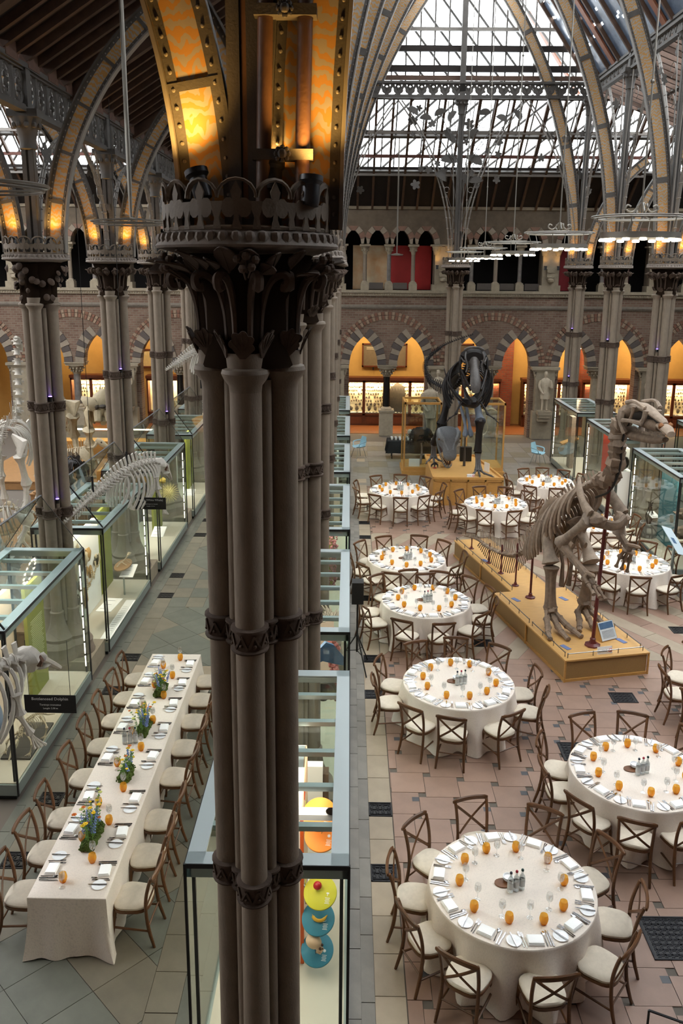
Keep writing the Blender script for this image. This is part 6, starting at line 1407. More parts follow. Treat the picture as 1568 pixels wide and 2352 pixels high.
# hanging whale signs
BLK = mat('sign_black', '08080a', .5); SW = mat('sign_lettering', 'c8c8c8', .6)
sign(['Beluga (White Whale)', 'Delphinapterus leucas', 'Length: 4.10 m'], .62, .25, (-4.0, 16.4, 2.62), 0, 'black hanging sign reading Beluga under the aisle whale skeleton', wires=.55, bgm=BLK, fgm=SW, sizes=[.056, .032, .028])
sign(['Bottlenosed Dolphin', 'Tursiops truncatus', 'Length: 2.38 m'], .66, .25, (-3.78, 9.75, 1.83), 0, 'black hanging sign reading Bottlenosed Dolphin at the left edge', wires=.75, bgm=BLK, fgm=SW, sizes=[.056, .036, .032])
sign([' ', ' ', ' '], .6, .24, (-3.83, 23.2, 4.15), 0, 'black hanging sign half hidden behind the frontmost pier', wires=1.2, bgm=BLK, fgm=SW, sizes=[.05, .03, .03])
# ================================================================ skeletons
M_DINO = mat('brown_fossil_bone', '7d6a58', .75, var=.3, scale=9, bump=.5, bscale=50); M_DINO2 = mat('pale_fossil_bone', '968574', .75, var=.3, scale=9, bump=.5, bscale=50)
M_REX = mat('black_bone', '150f0d', .5, spec=.3, var=.35, scale=9, bump=.4, bscale=50); M_REXG = mat('dusty_black_bone', '46413e', .5, var=.35, scale=16, bump=.4, bscale=60)
def bone(P, r, n=8, ends=(1.7, 1.6), mid=.8, flat=1.0, k=4):
    S = spline(P, k); m = len(S); rad = []
    for i in range(m):
        t = i/(m-1); e = ends[0] if t < .5 else ends[1]; q_ = abs(2*t-1); rad.append(r*(mid+(e-mid)*q_**3.2))
    rad[0] *= .55; rad[-1] *= .55
    S = [S[0]]+S+[S[-1]]
    S[0] = S[1]+(S[1]-S[2]).normalized()*r*.35; S[-1] = S[-2]+(S[-2]-S[-3]).normalized()*r*.35
    b = MB().tube(S, [rad[0]*.5]+[r*ends[0]]+rad[1:-1]+[r*ends[1]]+[rad[-1]*.5], n, flat=flat); return b
def ribc(top, side, drop, r, out, m=9, lean=(0, 0, 0), n=5):
    """one rib: from the spine point outwards and down. side: unit lateral vector, drop: downwards length"""
    top = Vector(top); P = []
    for i in range(m):
        t = i/(m-1); P.append(top+side*(out*sin(PI*(.08+.62*t)))+Vector((0, 0, -drop*(1-cos(PI*.5*t*1.05))**.8))+Vector(lean)*t*t)
    return MB().tube(P, [r*.7]+[r]*(m-2)+[r*.6], n)
def vert(b, p, t, s, spine, wing, lat, up_=Vector((0, 0, 1))):
    """vertebra at p, direction t, size s, spine height, transverse wings"""
    p = Vector(p); t = Vector(t).normalized(); lat = Vector(lat).normalized(); u_ = lat.cross(t).normalized()
    if u_.z < 0 and abs(t.z) < .9: u_ = -u_
    b.tube([p-t*s*.42, p-t*s*.2, p+t*s*.2, p+t*s*.42], [s*.5, s*.38, s*.38, s*.5], 8)
    if spine: b.tube([p+u_*s*.3, p+u_*(s*.3+spine*.5)-t*s*.12, p+u_*(s*.3+spine)-t*s*.3], [s*.2, s*.22, s*.24], 5, flat=.4, upv=tuple(t))
    if wing:
        for q_ in (-1, 1): b.tube([p, p+lat*q_*wing], [s*.2, s*.13], 5, flat=.5)
    return b
# ---------------------------------------------------------------- the tall brown skeleton on the low plinth
A_ = Vector((3.19, 20.59, 0)); U_ = Vector((.2560, -.9667, 0)); N_ = Vector((.9667, .2560, 0))
def D(s, z, o=0): v = A_+U_*s+N_*o; return Vector((v.x, v.y, z))
ig = thing('dinosaur_skeleton', 'tall upright brown plant-eating dinosaur skeleton on the low oak plinth', 'skeleton')
sp_pts = [(-.6, .62), (.3, .8), (1.0, .82), (1.75, .92), (2.5, 1.12), (3.1, 1.5), (3.5, 1.9), (3.85, 2.32), (4.2, 2.72), (4.65, 3.08), (5.15, 3.38), (5.65, 3.62), (5.98, 3.78), (6.16, 4.05), (6.16, 4.4), (6.2, 4.75), (6.42, 5.02)]
S = spline([D(s, z) for s, z in sp_pts], 5)
# resample by length with vertebra size varying
def walk(S, size):
    out = []; acc = 0; i = 0; L_ = [0]
    for a, b in zip(S, S[1:]): L_.append(L_[-1]+(b-a).length)
    tot = L_[-1]; d = 0
    while d < tot:
        while L_[i+1] < d and i < len(L_)-2: i += 1
        t = (d-L_[i])/max(1e-6, L_[i+1]-L_[i]); out.append((S[i].lerp(S[i+1], t), (S[i+1]-S[i]).normalized(), d/tot)); d += size(d/tot)
    return out
vs_ = walk(S, lambda u: .07+.07*min(1, u*1.8)-(.02 if u > .8 else 0)); q = random.Random(2)
for p, t, u in vs_:
    s = .055+.12*min(1, u*1.9); b = MB(); sp_h = (.06 if u < .12 else (.3 if u < .62 else (.17 if u < .8 else .05)))*q.uniform(.85, 1.1); vert(b, p, t, s, sp_h, .1 if .15 < u < .8 else .06, N_)
    if u > .8: b.blob(p, s*.9, q.randint(0, 99), n=8, amp=.25); b.tube([p, p+N_*.1-t*.08], .02, 5); b.tube([p, p-N_*.1-t*.08], .02, 5)
    b.build('vertebra', M_DINO if q.random() < .7 else M_DINO2, ig)
    if .12 < u < .5: 
        ln_ = .1+.34*sin(PI*min(1, (u-.1)/.42))**1; MB().tube([p-Vector((0, 0, s*.3)), p-t*.1-Vector((0, 0, ln_*.6)), p-t*.16-Vector((0, 0, ln_))], [.02, .016, .022], 5, flat=.6).build('chevron', M_DINO, ig)
rb = [x for x in vs_ if .5 < x[2] < .775]
for i, (p, t, u) in enumerate(rb[::1]):
    f = sin(PI*(i+1)/(len(rb)+1)); 
    for s_ in (-1, 1): ribc(p, N_*s_, .45+.62*f, .04, .3+.14*f, lean=-U_*.18+Vector((0, 0, 0))).build('rib', M_DINO if i % 2 else M_DINO2, ig)
# pelvis
for s_ in (-1, 1):
    b = MB().tube([D(4.75, 3.02, .17*s_), D(4.35, 2.86, .2*s_), D(3.9, 2.5, .18*s_), D(3.65, 2.2, .12*s_)], [.05, .13, .11, .04], 8, flat=.4, upv=(0, 0, 1)); b.build('hip_blade', M_DINO, ig)
    MB().tube([D(4.35, 2.5, .2*s_), D(4.6, 2.1, .13*s_), D(4.75, 1.7, .1*s_), D(4.72, 1.22, .08*s_)], [.06, .04, .035, .055], 7).build('pubis_rod', M_DINO, ig); MB().tube([D(4.3, 2.5, .2*s_), D(4.75, 2.3, .16*s_), D(5.15, 2.2, .14*s_)], [.06, .04, .07], 7, flat=.5).build('pubis_blade', M_DINO, ig)
def leg(o, hip, knee, ank, foot, toes, nm):
    bone([D(*hip, o*.8), D((hip[0]+knee[0])/2-.03, (hip[1]+knee[1])/2, o), D(*knee, o)], .122, 10, (1.6, 1.5), .85).build('femur', M_DINO2, ig)
    bone([D(knee[0]+.03, knee[1]-.08, o), D((knee[0]+ank[0])/2, (knee[1]+ank[1])/2, o), D(*ank, o)], .11, 10, (1.5, 1.2), .95).build('tibia', M_DINO, ig); bone([D(knee[0]+.12, knee[1]-.12, o*1.1), D(ank[0]+.08, ank[1]+.02, o*1.15)], .03, 6).build('fibula', M_DINO, ig)
    MB().blob(D(ank[0]+.02, ank[1]-.03, o), .15, 3, sz=.5, n=10).build('ankle', M_DINO, ig)
    for k, (ds, do) in enumerate(((-.06, -.14), (.03, 0), (-.02, .13))):
        bone([D(ank[0]+.03, ank[1]-.08, o+do*.5), D(foot[0]+ds*.3, foot[1], o+do)], .06, 7, (1.2, 1.3), .9).build('metatarsal', M_DINO, ig)
        P = [D(foot[0]+ds*.3, foot[1], o+do), D(foot[0]+.18, foot[1]-.09, o+do*1.5), D(foot[0]+.32, .52, o+do*2.0), D(foot[0]+toes+.02+ds, .485, o+do*2.4)]
        for a_, b_, r_ in ((P[0], P[1], .064), (P[1], P[2], .06), (P[2], P[3], .05)): bone([a_, a_.lerp(b_, .5), b_], r_, 7, (1.25, 1.1), .95).build('toe_bone', M_DINO, ig)
leg(-.36, (4.42, 2.5), (4.74, 1.74), (4.84, .84), (5.0, .66), .56, 'near'); leg(.38, (4.42, 2.5), (5.0, 1.78), (4.86, .92), (4.9, .7), .46, 'far')
def arm(o, st, sb, el, wr, hd):
    b = MB().tube([D(*st, o*.55), D((st[0]*2+sb[0])/3, (st[1]*2+sb[1])/3, o*.85), D((st[0]+2*sb[0])/3, (st[1]+2*sb[1])/3, o), D(*sb, o)], [.07, .13, .12, .17], 8, flat=.45, upv=(0, 0, 1)); b.build('shoulder_blade', M_DINO2, ig)
    MB().blob(D(sb[0]+.08, sb[1]-.05, o*.8), .16, 7, sx=.9, sz=.8, n=12).build('coracoid', M_DINO, ig)
    bone([D(sb[0], sb[1]-.05, o), D((sb[0]+el[0])/2, (sb[1]+el[1])/2-.02, o*1.1), D(*el, o*1.15)], .095, 9, (1.7, 1.5), .85).build('humerus', M_DINO2, ig)
    for d in (0, .07): bone([D(el[0]+.02, el[1]-d, o*1.15), D((el[0]+wr[0])/2, (el[1]+wr[1])/2-d*.8, o*1.12), D(wr[0], wr[1]-d*.5, o*1.1)], .056, 7, (1.5, 1.3), .9).build('forearm_bone', M_DINO, ig)
    MB().blob(D(wr[0]+.02, wr[1]-.03, o*1.1), .09, 5, n=9).build('wrist', M_DINO, ig)
    bone([D(wr[0], wr[1]+.03, o*1.1), D(wr[0]+.2, wr[1]+.07, o*1.15), D(wr[0]+.32, wr[1]+.08, o*1.2)], .04, 7, (1.3, .3), 1).build('thumb_spike', M_DINO, ig)
    for k in range(3):
        oo = o*1.1+(k-1)*.07; a_ = D(wr[0]+.04, wr[1]-.04-.03*k, oo); b_ = D((wr[0]+hd[0])/2, (wr[1]+hd[1])/2-.04*k, oo*1.0+(k-1)*.03); c_ = D(hd[0], hd[1]-.06*k, oo+(k-1)*.05); bone([a_, b_], .042, 6).build('metacarpal', M_DINO, ig); bone([b_, c_], .028, 6).build('finger_bone', M_DINO, ig)
arm(-.42, (5.35, 3.6), (6.15, 3.12), (5.3, 2.35), (6.25, 2.05), (6.72, 1.86)); arm(.42, (5.2, 3.5), (5.85, 3.0), (5.72, 2.62), (6.05, 2.45), (5.92, 2.02))
bone([D(6.1, 3.0, -.3), D(6.28, 2.95, 0), D(6.1, 3.0, .3)], .08, 8, (1.4, 1.4), 1.2, .6).build('breast_plate', M_DINO, ig)
# skull: long, deep at the rear with a beak, facing the viewer's right
def hullpart(secs, n=12):
    """loft of elliptical sections (s, z, half height, half width)"""
    b = MB(); vs = []
    for s, z, hh, hw in secs:
        for k in range(n): a = 2*PI*k/n; vs.append(D(s, z+hh*sin(a)*(1 if abs(sin(a)) < .99 else 1), hw*cos(a)))
    m = len(secs); b.add(vs, [(i*n+k, i*n+(k+1) % n, (i+1)*n+(k+1) % n, (i+1)*n+k) for i in range(m-1) for k in range(n)]+[tuple(range(n-1, -1, -1)), tuple((m-1)*n+k for k in range(n))]); return b
hullpart([(6.4, 5.02, .1, .13), (6.52, 5.1, .15, .19), (6.66, 5.16, .1, .15), (6.82, 5.2, .07, .13), (7.02, 5.17, .06, .12), (7.2, 5.11, .055, .09), (7.38, 5.06, .05, .08), (7.46, 5.02, .03, .06)]).build('skull_roof', M_DINO2, ig)
hullpart([(6.62, 4.94, .03, .15), (6.8, 4.93, .05, .15), (7.0, 4.95, .09, .12), (7.2, 4.95, .1, .1), (7.32, 4.93, .06, .08)]).build('upper_jaw', M_DINO, ig)
hullpart([(7.3, 4.97, .05, .07), (7.42, 4.96, .07, .1), (7.54, 4.93, .08, .105), (7.63, 4.88, .05, .08)]).build('beak', M_DINO2, ig)
hullpart([(6.6, 5.02, .1, .08), (6.85, 5.05, .1, .07), (7.1, 5.05, .07, .05), (7.35, 5.0, .05, .04)]).build('skull_hollow', M_SLAB, ig)  # dark solid put in for the shade between the skull bars
for s_ in (-1, 1):
    MB().tube(spline([D(6.48, 5.08, .17*s_), D(6.5, 4.92, .2*s_), D(6.56, 4.8, .18*s_), D(6.6, 4.72, .15*s_)], 4), [.07]*4+[.05]*5+[.06]*4, 7).build('jaw_hinge', M_DINO2, ig); bone([D(6.56, 5.24, .15*s_), D(6.85, 5.3, .19*s_), D(7.08, 5.22, .14*s_)], .034, 6, (1.2, 1.2), 1).build('brow_bar', M_DINO2, ig)
    bone([D(6.55, 4.93, .2*s_), D(6.8, 4.96, .2*s_), D(7.05, 4.95, .14*s_)], .034, 6, (1.2, 1.2), 1).build('cheek_bar', M_DINO2, ig); bone([D(6.8, 5.2, .16*s_), D(6.78, 5.05, .18*s_), D(6.74, 4.95, .19*s_)], .026, 6, (1.3, 1.3), 1).build('orbit_bar', M_DINO, ig); bone([D(7.08, 5.18, .12*s_), D(7.06, 5.05, .13*s_), D(7.02, 4.98, .13*s_)], .04, 6, (1.3, 1.3), 1).build('orbit_bar', M_DINO2, ig)
    MB().blob(D(7.46, 4.99, .085*s_), .045, 4).build('nostril', mat('nostril_tan', '8a5a34', .8), ig)
hullpart([(6.5, 4.74, .08, .15), (6.65, 4.68, .09, .14), (6.9, 4.69, .08, .11), (7.15, 4.7, .07, .085), (7.35, 4.73, .06, .07), (7.5, 4.77, .045, .06)]).build('lower_jaw', M_DINO, ig)
for k in range(18):
    for s_ in (-1, 1): p = D(6.8+.033*k, 4.81, s_*(.11-.0018*k)); b.beam(p-Vector((0, 0, .025)), p+Vector((0, 0, .02)), .014)
b.build('teeth', M_DINO2, ig, smooth=False, kind='stuff')
MB().tube(spline([D(5.6, 3.3), D(6.05, 3.55), D(6.28, 4.0), D(6.3, 4.5), D(6.45, 4.9)], 5), .022, 6).build('black_neck_rod', M_BLACK, ig)
# ---------------------------------------------------------------- the dark skeleton, head towards the viewer
rx = thing('dinosaur_skeleton', 'huge black meat-eating dinosaur skeleton facing the viewer on the tall plinth', 'skeleton'); X_ = Vector((1, 0, 0)); q = random.Random(3)
body = spline([(3.92, 27.0, 4.7), (3.9, 27.4, 4.55), (3.88, 27.9, 4.2), (3.8, 28.5, 3.75), (3.65, 29.0, 3.45)], 6)
for p, t, u in walk(body, lambda u: .15): vert(MB(), p, t, .17, .2, .16, X_).build('vertebra', M_REX, rx)
tail = spline([(3.65, 29.0, 3.45), (3.4, 29.3, 3.4), (3.13, 29.8, 3.45), (2.9, 30.4, 3.58), (2.82, 31.2, 3.9), (2.95, 31.8, 4.15), (3.29, 32.2, 4.42), (3.75, 32.6, 4.65), (4.3, 32.75, 4.85), (4.75, 32.8, 5.0)], 5)
for p, t, u in walk(tail, lambda u: .13-.05*u):
    lat = Vector((t.y, -t.x, 0)); b = vert(MB(), p, t, .13*(1-.6*u), .17*(1-.8*u), .17*(1-.8*u), lat); 
    if u < .75: b.tube([p, p-Vector((0, 0, .3*(1-u)))-t*.08], [.018, .02], 5)
    b.build('tail_vertebra', M_REX, rx)
for i in range(11):
    f = i/10; y = 27.15+1.15*f; z = 4.62-.55*f; g = sin(PI*(.25+.62*f))
    for s_ in (-1, 1): ribc((3.9-.05*f, y, z), X_*s_, .55+.75*g, .032, .35+.48*g, m=10, lean=(-.1*s_, -.35, 0)).build('rib', M_REX, rx)
for i in range(7):
    for s_ in (-1, 1): MB().tube(spline([(3.9+s_*(.72-.04*i), 27.3+.14*i, 4.05-.05*i), (3.9+s_*.5, 27.05+.14*i, 3.6), (3.9+s_*.12, 26.85+.14*i, 3.25)], 4), .02, 5).build('belly_rib', M_REX, rx)
for s_ in (-1, 1):
    MB().tube(spline([(3.9+s_*.78, 27.6, 4.25), (3.9+s_*.7, 27.0, 3.85), (3.9+s_*.42, 26.75, 3.42), (3.92+s_*.14, 26.75, 3.18)], 4), [.03, .035, .04, .045, .05]+[.055]*8, 7, flat=.5).build('shoulder_blade', M_REX, rx)
    bone([(3.92+s_*.3, 26.75, 3.3), (3.92+s_*.42, 26.6, 3.12), (3.92+s_*.5, 26.5, 2.95)], .035, 6).build('upper_arm', M_REX, rx); bone([(3.92+s_*.5, 26.5, 2.95), (3.92+s_*.72, 26.4, 2.82)], .024, 6).build('forearm', M_REX, rx)
    for k in range(2): bone([(3.92+s_*.72, 26.4, 2.82), (3.92+s_*(.8+.06*k), 26.35, 2.72-.04*k)], .014, 5, (1.2, .4), 1).build('claw', M_REX, rx)
    b = MB().tube([(3.85+s_*.2, 28.0, 4.0), (3.8+s_*.26, 28.5, 3.75), (3.7+s_*.24, 29.0, 3.5)], [.06, .2, .08], 8, flat=.35, upv=(0, 0, 1)); b.build('hip_blade', M_REX, rx)
    MB().tube(spline([(3.8+s_*.14, 28.4, 3.4), (3.88+s_*.1, 28.1, 2.9), (3.95+s_*.07, 27.6, 2.4), (3.95+s_*.1, 27.3, 2.05)], 4), [.05]*9+[.06, .08, .1, .06], 8).build('pubis_boot', mat('grey_pubis', '5d6570', .5, var=.2), rx)
MB().blob((3.92, 26.95, 3.25), .24, 5, sx=1.4, sz=.75, n=12).build('breast_bones', M_REX, rx)
# skull: deep box seen from the front, tapering to the snout, pitched down
def RX(P, n=14): 
    vs = []
    for (x, y, z, hw, hh, tw) in P:
        for k in range(n):
            a = 2*PI*k/n; c_, s_ = cos(a), sin(a); e = .7; cx = math.copysign(abs(c_)**e, c_); cz = math.copysign(abs(s_)**e, s_); w_ = hw*(1-(1-tw)*max(0, cz)); vs.append((x+w_*cx, y-.3*hh*cz*0, z+hh*cz))
    m = len(P); return MB().add(vs, [(i*n+k, i*n+(k+1) % n, (i+1)*n+(k+1) % n, (i+1)*n+k) for i in range(m-1) for k in range(n)]+[tuple(range(n-1, -1, -1)), tuple((m-1)*n+k for k in range(n))])
RX([(3.95, 27.05, 4.78, .34, .18, .8), (3.95, 26.85, 4.8, .42, .2, .75), (3.95, 26.68, 4.76, .34, .14, .5)]).build('braincase', M_REX, rx)
RX([(3.95, 26.75, 4.6, .2, .2, .6), (3.94, 26.45, 4.42, .13, .2, .6), (3.93, 26.15, 4.15, .16, .2, .7), (3.92, 25.95, 3.95, .17, .17, .6), (3.91, 25.86, 3.8, .12, .1, .5)]).build('snout', M_REXG, rx)
for s_ in (-1, 1):
    for P, r_ in (([(3.95+s_*.34, 26.95, 4.85), (3.95+s_*.43, 26.8, 4.65), (3.95+s_*.42, 26.7, 4.4), (3.95+s_*.4, 26.75, 4.2)], .05), ([(3.95+s_*.42, 26.75, 4.35), (3.95+s_*.33, 26.4, 4.15), (3.94+s_*.24, 26.15, 3.95), (3.93+s_*.16, 25.95, 3.8)], .055), ([(3.95+s_*.26, 26.75, 4.88), (3.95+s_*.3, 26.55, 4.72), (3.94+s_*.22, 26.5, 4.5), (3.94+s_*.26, 26.45, 4.28)], .045), ([(3.95+s_*.3, 26.8, 4.95), (3.95+s_*.15, 26.75, 5.02), (3.95, 26.78, 5.03)], .045), ([(3.95+s_*.4, 26.8, 4.7), (3.95+s_*.33, 26.6, 4.6), (3.95+s_*.26, 26.5, 4.6)], .035)):
        MB().tube(spline(P, 4), r_, 7, flat=.7).build('skull_bar', M_REX if r_ > .046 else M_REXG, rx)
    MB().tube(spline([(3.95+s_*.37, 26.85, 4.15), (3.94+s_*.32, 26.5, 3.85), (3.93+s_*.22, 26.2, 3.6), (3.92+s_*.08, 26.02, 3.42)], 4), [.06]*5+[.065]*5+[.055]*3, 8, flat=.6).build('lower_jaw', M_REX, rx)
    b = MB()
    for k in range(9):
        t = k/8; p = Vector((3.94+s_*lerp(.34, .13, t), lerp(26.45, 25.94, t), lerp(4.08, 3.72, t))); b.tube([p, p-Vector((0, .0, .12))], [.02, .004], 5)
        p = Vector((3.94+s_*lerp(.3, .1, t), lerp(26.48, 26.04, t), lerp(3.9, 3.5, t))); b.tube([p, p+Vector((0, 0, .1))], [.016, .004], 5)
    b.build('teeth', M_REXG, rx, kind='stuff')
def rleg(hip, knee, ank, ft, toes):
    bone([hip, vl(hip, knee, .5)+Vector((0, -.05, 0)), knee], .13, 9, (1.5, 1.5), .9).build('femur', M_REX if hip[0] < 4 else mat('grey_pubis', '5d6570', .5), rx); bone([knee, vl(knee, ank, .5), ank], .12, 9, (1.6, 1.2), .95).build('tibia', M_REX, rx); MB().blob(knee, .13, 3, n=10).build('knee', M_REXG, rx); MB().blob(ank, .13, 4, n=10, sz=.6).build('ankle', M_REX, rx)
    for k in (-1, 0, 1):
        bone([(ank[0]+.04*k, ank[1], ank[2]-.05), (ft[0]+.07*k, ft[1], ft[2]+.14)], .045, 7).build('metatarsal', M_REXG, rx); a_ = Vector((ft[0]+.07*k, ft[1], ft[2]+.14)); b_ = Vector((ft[0]+.16*k, ft[1]-.18, ft[2]+.09)); c_ = Vector((ft[0]+(.26 if k < 1 else .38)*k, ft[1]-.34, ft[2]+.04)); d_ = c_+(c_-b_)*.35-Vector((0, 0, .02))
        for u_, v_, r_ in ((a_, b_, .042), (b_, c_, .038), (c_, d_, .028)): bone([u_, v_], r_, 7, (1.2, .9), .9).build('toe_bone', M_REXG, rx)
rleg((4.25, 28.0, 3.2), (4.3, 27.15, 2.6), (4.26, 27.1, 1.6), (4.27, 26.85, .88), 0); rleg((3.4, 28.5, 3.25), (3.18, 28.3, 2.3), (3.0, 28.9, 1.5), (2.98, 28.75, .88), 0)
bone([(3.97, 28.1, .88), (3.97, 28.1, 3.3)], .03, 6).build('support_rod', M_IRON, rx)
# sculpted head beside it
hd = thing('dinosaur_head_model', 'grey life-size dinosaur head sculpture with open toothed jaws on a short post', 'sculpture', (3.26, 27.75, 1.0)); M_HEAD = mat('grey_hide', '56585a', .5, var=.25, scale=20, bump=.8, bscale=60)
def HL(P, n=18):
    vs = []
    for (y, z, hw, hh) in P:
        for k in range(n): a = 2*PI*k/n; c_, s_ = cos(a), sin(a); vs.append((hw*math.copysign(abs(c_)**.8, c_), y, z+hh*math.copysign(abs(s_)**.85, s_)))
    m = len(P); return MB().add(vs, [(i*n+k, i*n+(k+1) % n, (i+1)*n+(k+1) % n, (i+1)*n+k) for i in range(m-1) for k in range(n)]+[tuple(range(n-1, -1, -1)), tuple((m-1)*n+k for k in range(n))])
HL([(.6, .8, .2, .2), (.45, .88, .34, .26), (.22, .92, .4, .26), (.02, .84, .42, .27), (-.12, .68, .34, .24), (-.25, .52, .24, .19), (-.4, .38, .24, .16), (-.52, .27, .23, .13), (-.6, .2, .17, .09), (-.63, .16, .08, .04)]).build('head', M_HEAD, hd)
HL([(.4, .55, .33, .2), (.15, .3, .3, .16), (-.12, .02, .24, .09), (-.32, -.14, .18, .06), (-.47, -.24, .14, .05), (-.55, -.28, .07, .03)]).build('lower_jaw', M_HEAD, hd)
for s_ in (-1, 1): MB().tube(spline([(s_*.3, .3, 1.12), (s_*.33, .08, 1.08), (s_*.27, -.08, .92), (s_*.15, -.24, .68), (s_*.09, -.4, .52)], 4), [.06]*4+[.085]*6+[.035]*7, 8).build('brow_ridge', mat('pale_hide', '74777a', .5, var=.2, scale=20, bump=.6), hd); MB().ball((s_*.37, -.1, .88), .04, 10).build('eye', mat('amber_eye', '5a3a14', .2), hd)
HL([(.1, .34, .24, .14), (-.2, .14, .2, .14), (-.4, -.02, .15, .1), (-.5, -.1, .08, .05)]).build('mouth_lining', mat('mouth_dark', '3a1c16', .6), hd); MB().tube([(0, -.12, .2), (0, -.28, .02), (0, -.4, -.1)], [.1, .1, .06], 8, flat=.5).build('tongue', mat('tongue_brown', '6b3f30', .4), hd); b = MB()
for k in range(8):
    for s_ in (-1, 1):
        t = k/7; p = Vector((s_*lerp(.22, .05, t*t), lerp(-.28, -.6, t), lerp(.34, .13, t))); b.tube([p, p-Vector((0, 0, .15))], [.024, .003], 5); p = Vector((s_*lerp(.22, .05, t*t), lerp(-.15, -.52, t), lerp(.12, -.23, t))); b.tube([p, p+Vector((0, -.02, .11))], [.02, .003], 5)
b.build('teeth', mat('tooth_ivory', 'cdb48a', .4), hd, kind='stuff'); MB().box(0, .3, .0, .09, .12, .8).build('post', M_OAK, hd, smooth=False); MB().box(3.3, 28.0, .9, .3, .3, .03).build('stand_block', M_OAK, None, smooth=False, label='square wooden foot under the grey head sculpture', cat='stand')
hd.rotation_euler = (R(24), 0, R(12)); hd.scale = (1, .82, .8); hd.location.z = 1.32; hd.location.x = 3.3; hd.location.y = 27.9
t = thing('foot_claw_model', 'small black clawed foot at the left of the tall plinth', 'model', (2.95, 27.9, .9)); b = MB()
for k in range(3): b.tube([(0, 0, .12), (-.12+.1*k, -.12, .08), (-.16+.12*k, -.2, .0)], [.04, .03, .01], 6)
b.build('claws', M_REX, t); MB().box(-.02, -.2, .0, .1, .06, .02).build('red_tag', mat('tag_red', 'b02020', .5), t, smooth=False)
# ---------------------------------------------------------------- hanging whale skeletons
def whale(label, P, rs, ribs, skull, mt, sc=1.0, lat=None, hang=()):
    w_ = thing('whale_skeleton', label, 'skeleton'); S_ = spline(P, 6); n_ = 0; lat = Vector(lat)
    W_ = walk(S_, lambda u: (.055+.045*min(1, u*1.5))*sc)
    for i, (p, t, u) in enumerate(W_):
        s = (.05+.1*min(1, u*1.6))*sc; b = vert(MB(), p, t, s, (.03+.15*min(1, u*1.5)*(1 if u < .8 else .7))*sc, (.05+.15*min(1, u*1.6)*(1 if u < .62 else .55))*sc, lat)
        if u < .55 and u > .1: b.tube([p, p-Vector((0, 0, .12*sc))-t*.04], [.012*sc, .014*sc], 5, flat=.6)
        b.build('vertebra', mt, w_)
    R_ = [x for x in W_ if x[2] > .56]
    for i, (p, t, u) in enumerate(R_):
        if i % 1: continue
        f = sin(PI*(.22+.7*i/len(R_)))
        for s_ in (-1, 1): ribc(p+t*.02, lat*s_, .6*sc*f, .022*sc, .3*sc*f, m=10, lean=-t*.22*sc).build('rib', mt, w_)
    e = W_[-1][0]; t = W_[-1][1]; lat2 = lat; c = e+t*.3*sc
    b = MB().blob(e+t*.14*sc-Vector((0, 0, .02*sc)), .15*sc, 5, n=14, sz=.9, amp=.16); b.blob(e+t*.34*sc-Vector((0, 0, .1*sc)), .1*sc, 8, n=12, sz=.6, amp=.1); b.build('skull', mt, w_); MB().blob(e+t*.2*sc+lat*.1*sc-Vector((0, 0, .03*sc)), .06*sc, 5, n=10).blob(e+t*.2*sc-lat*.1*sc-Vector((0, 0, .03*sc)), .06*sc, 5, n=10).build('eye_hollows', mat('brown_hollow', '5b4030', .8), w_)
    for s_ in (-1, 1):
        bone([e+t*.25*sc+lat*s_*.1*sc, e+t*.42*sc+lat*s_*.06*sc-Vector((0, 0, .1*sc)), e+t*.6*sc-Vector((0, 0, .2*sc))], .03*sc, 6, (2, .8), 1).build('jaw', mt, w_)
        k_ = W_[int(len(W_)*.86)][0]+lat*s_*.28*sc-Vector((0, 0, .2*sc)); bone([k_, k_+Vector((0, 0, -.2*sc))+lat*s_*.04*sc], .035*sc, 6).build('flipper_bone', mt, w_); bone([k_+Vector((0, 0, -.2*sc)), k_+Vector((0, 0, -.42*sc))+lat*s_*.06*sc+t*.08*sc], .03*sc, 6).build('flipper_bone', mt, w_)
        for a in range(4):
            z0 = k_+Vector((0, 0, -.44*sc))+lat*s_*.06*sc+t*.08*sc; bone([z0, z0+Vector((0, 0, -.16*sc))+t*(.03+.05*a)*sc], .012*sc, 5).build('finger_bone', mt, w_)
    for hp in hang:
        p = W_[int(len(W_)*hp)][0]; MB().tube([p+Vector((0, 0, .1)), p+Vector((0, 0, 7))], .006, 5).build('hanging_wire', M_BLACK, w_); MB().tube([p+Vector((0, 0, .08)), p+Vector((0, 0, .38))], .022, 6).build('shackle', M_BLACK, w_)
    return w_
whale('white whale skeleton with sign hanging over the left aisle cases, tail towards the viewer', [(-5.1, 14.5, 2.92), (-4.97, 15.0, 3.06), (-4.8, 15.5, 3.2), (-4.6, 16.1, 3.36), (-4.38, 16.7, 3.44), (-4.2, 17.2, 3.42), (-4.12, 17.45, 3.34)], 0, 0, 0, M_BONEW, 1.25, (.93, -.36, 0), (.38, .72))
whale('dolphin skeleton with sign hanging at the left edge above the long table', [(-4.75, 7.5, 2.5), (-4.58, 8.0, 2.65), (-4.38, 8.5, 2.74), (-4.2, 8.9, 2.78), (-4.05, 9.25, 2.78), (-3.97, 9.42, 2.74)], 0, 0, 0, M_BONEW, 1.2, (.93, -.36, 0), (.75,))
whale('third whale skeleton, white tail showing left of the frontmost pier', [(-4.7, 21.6, 4.86), (-4.5, 22.0, 5.0), (-4.2, 22.6, 5.2), (-3.85, 23.2, 5.35), (-3.5, 23.8, 5.35)], 0, 0, 0, M_BONEW, 1.25, (.86, -.5, 0), (.6,))
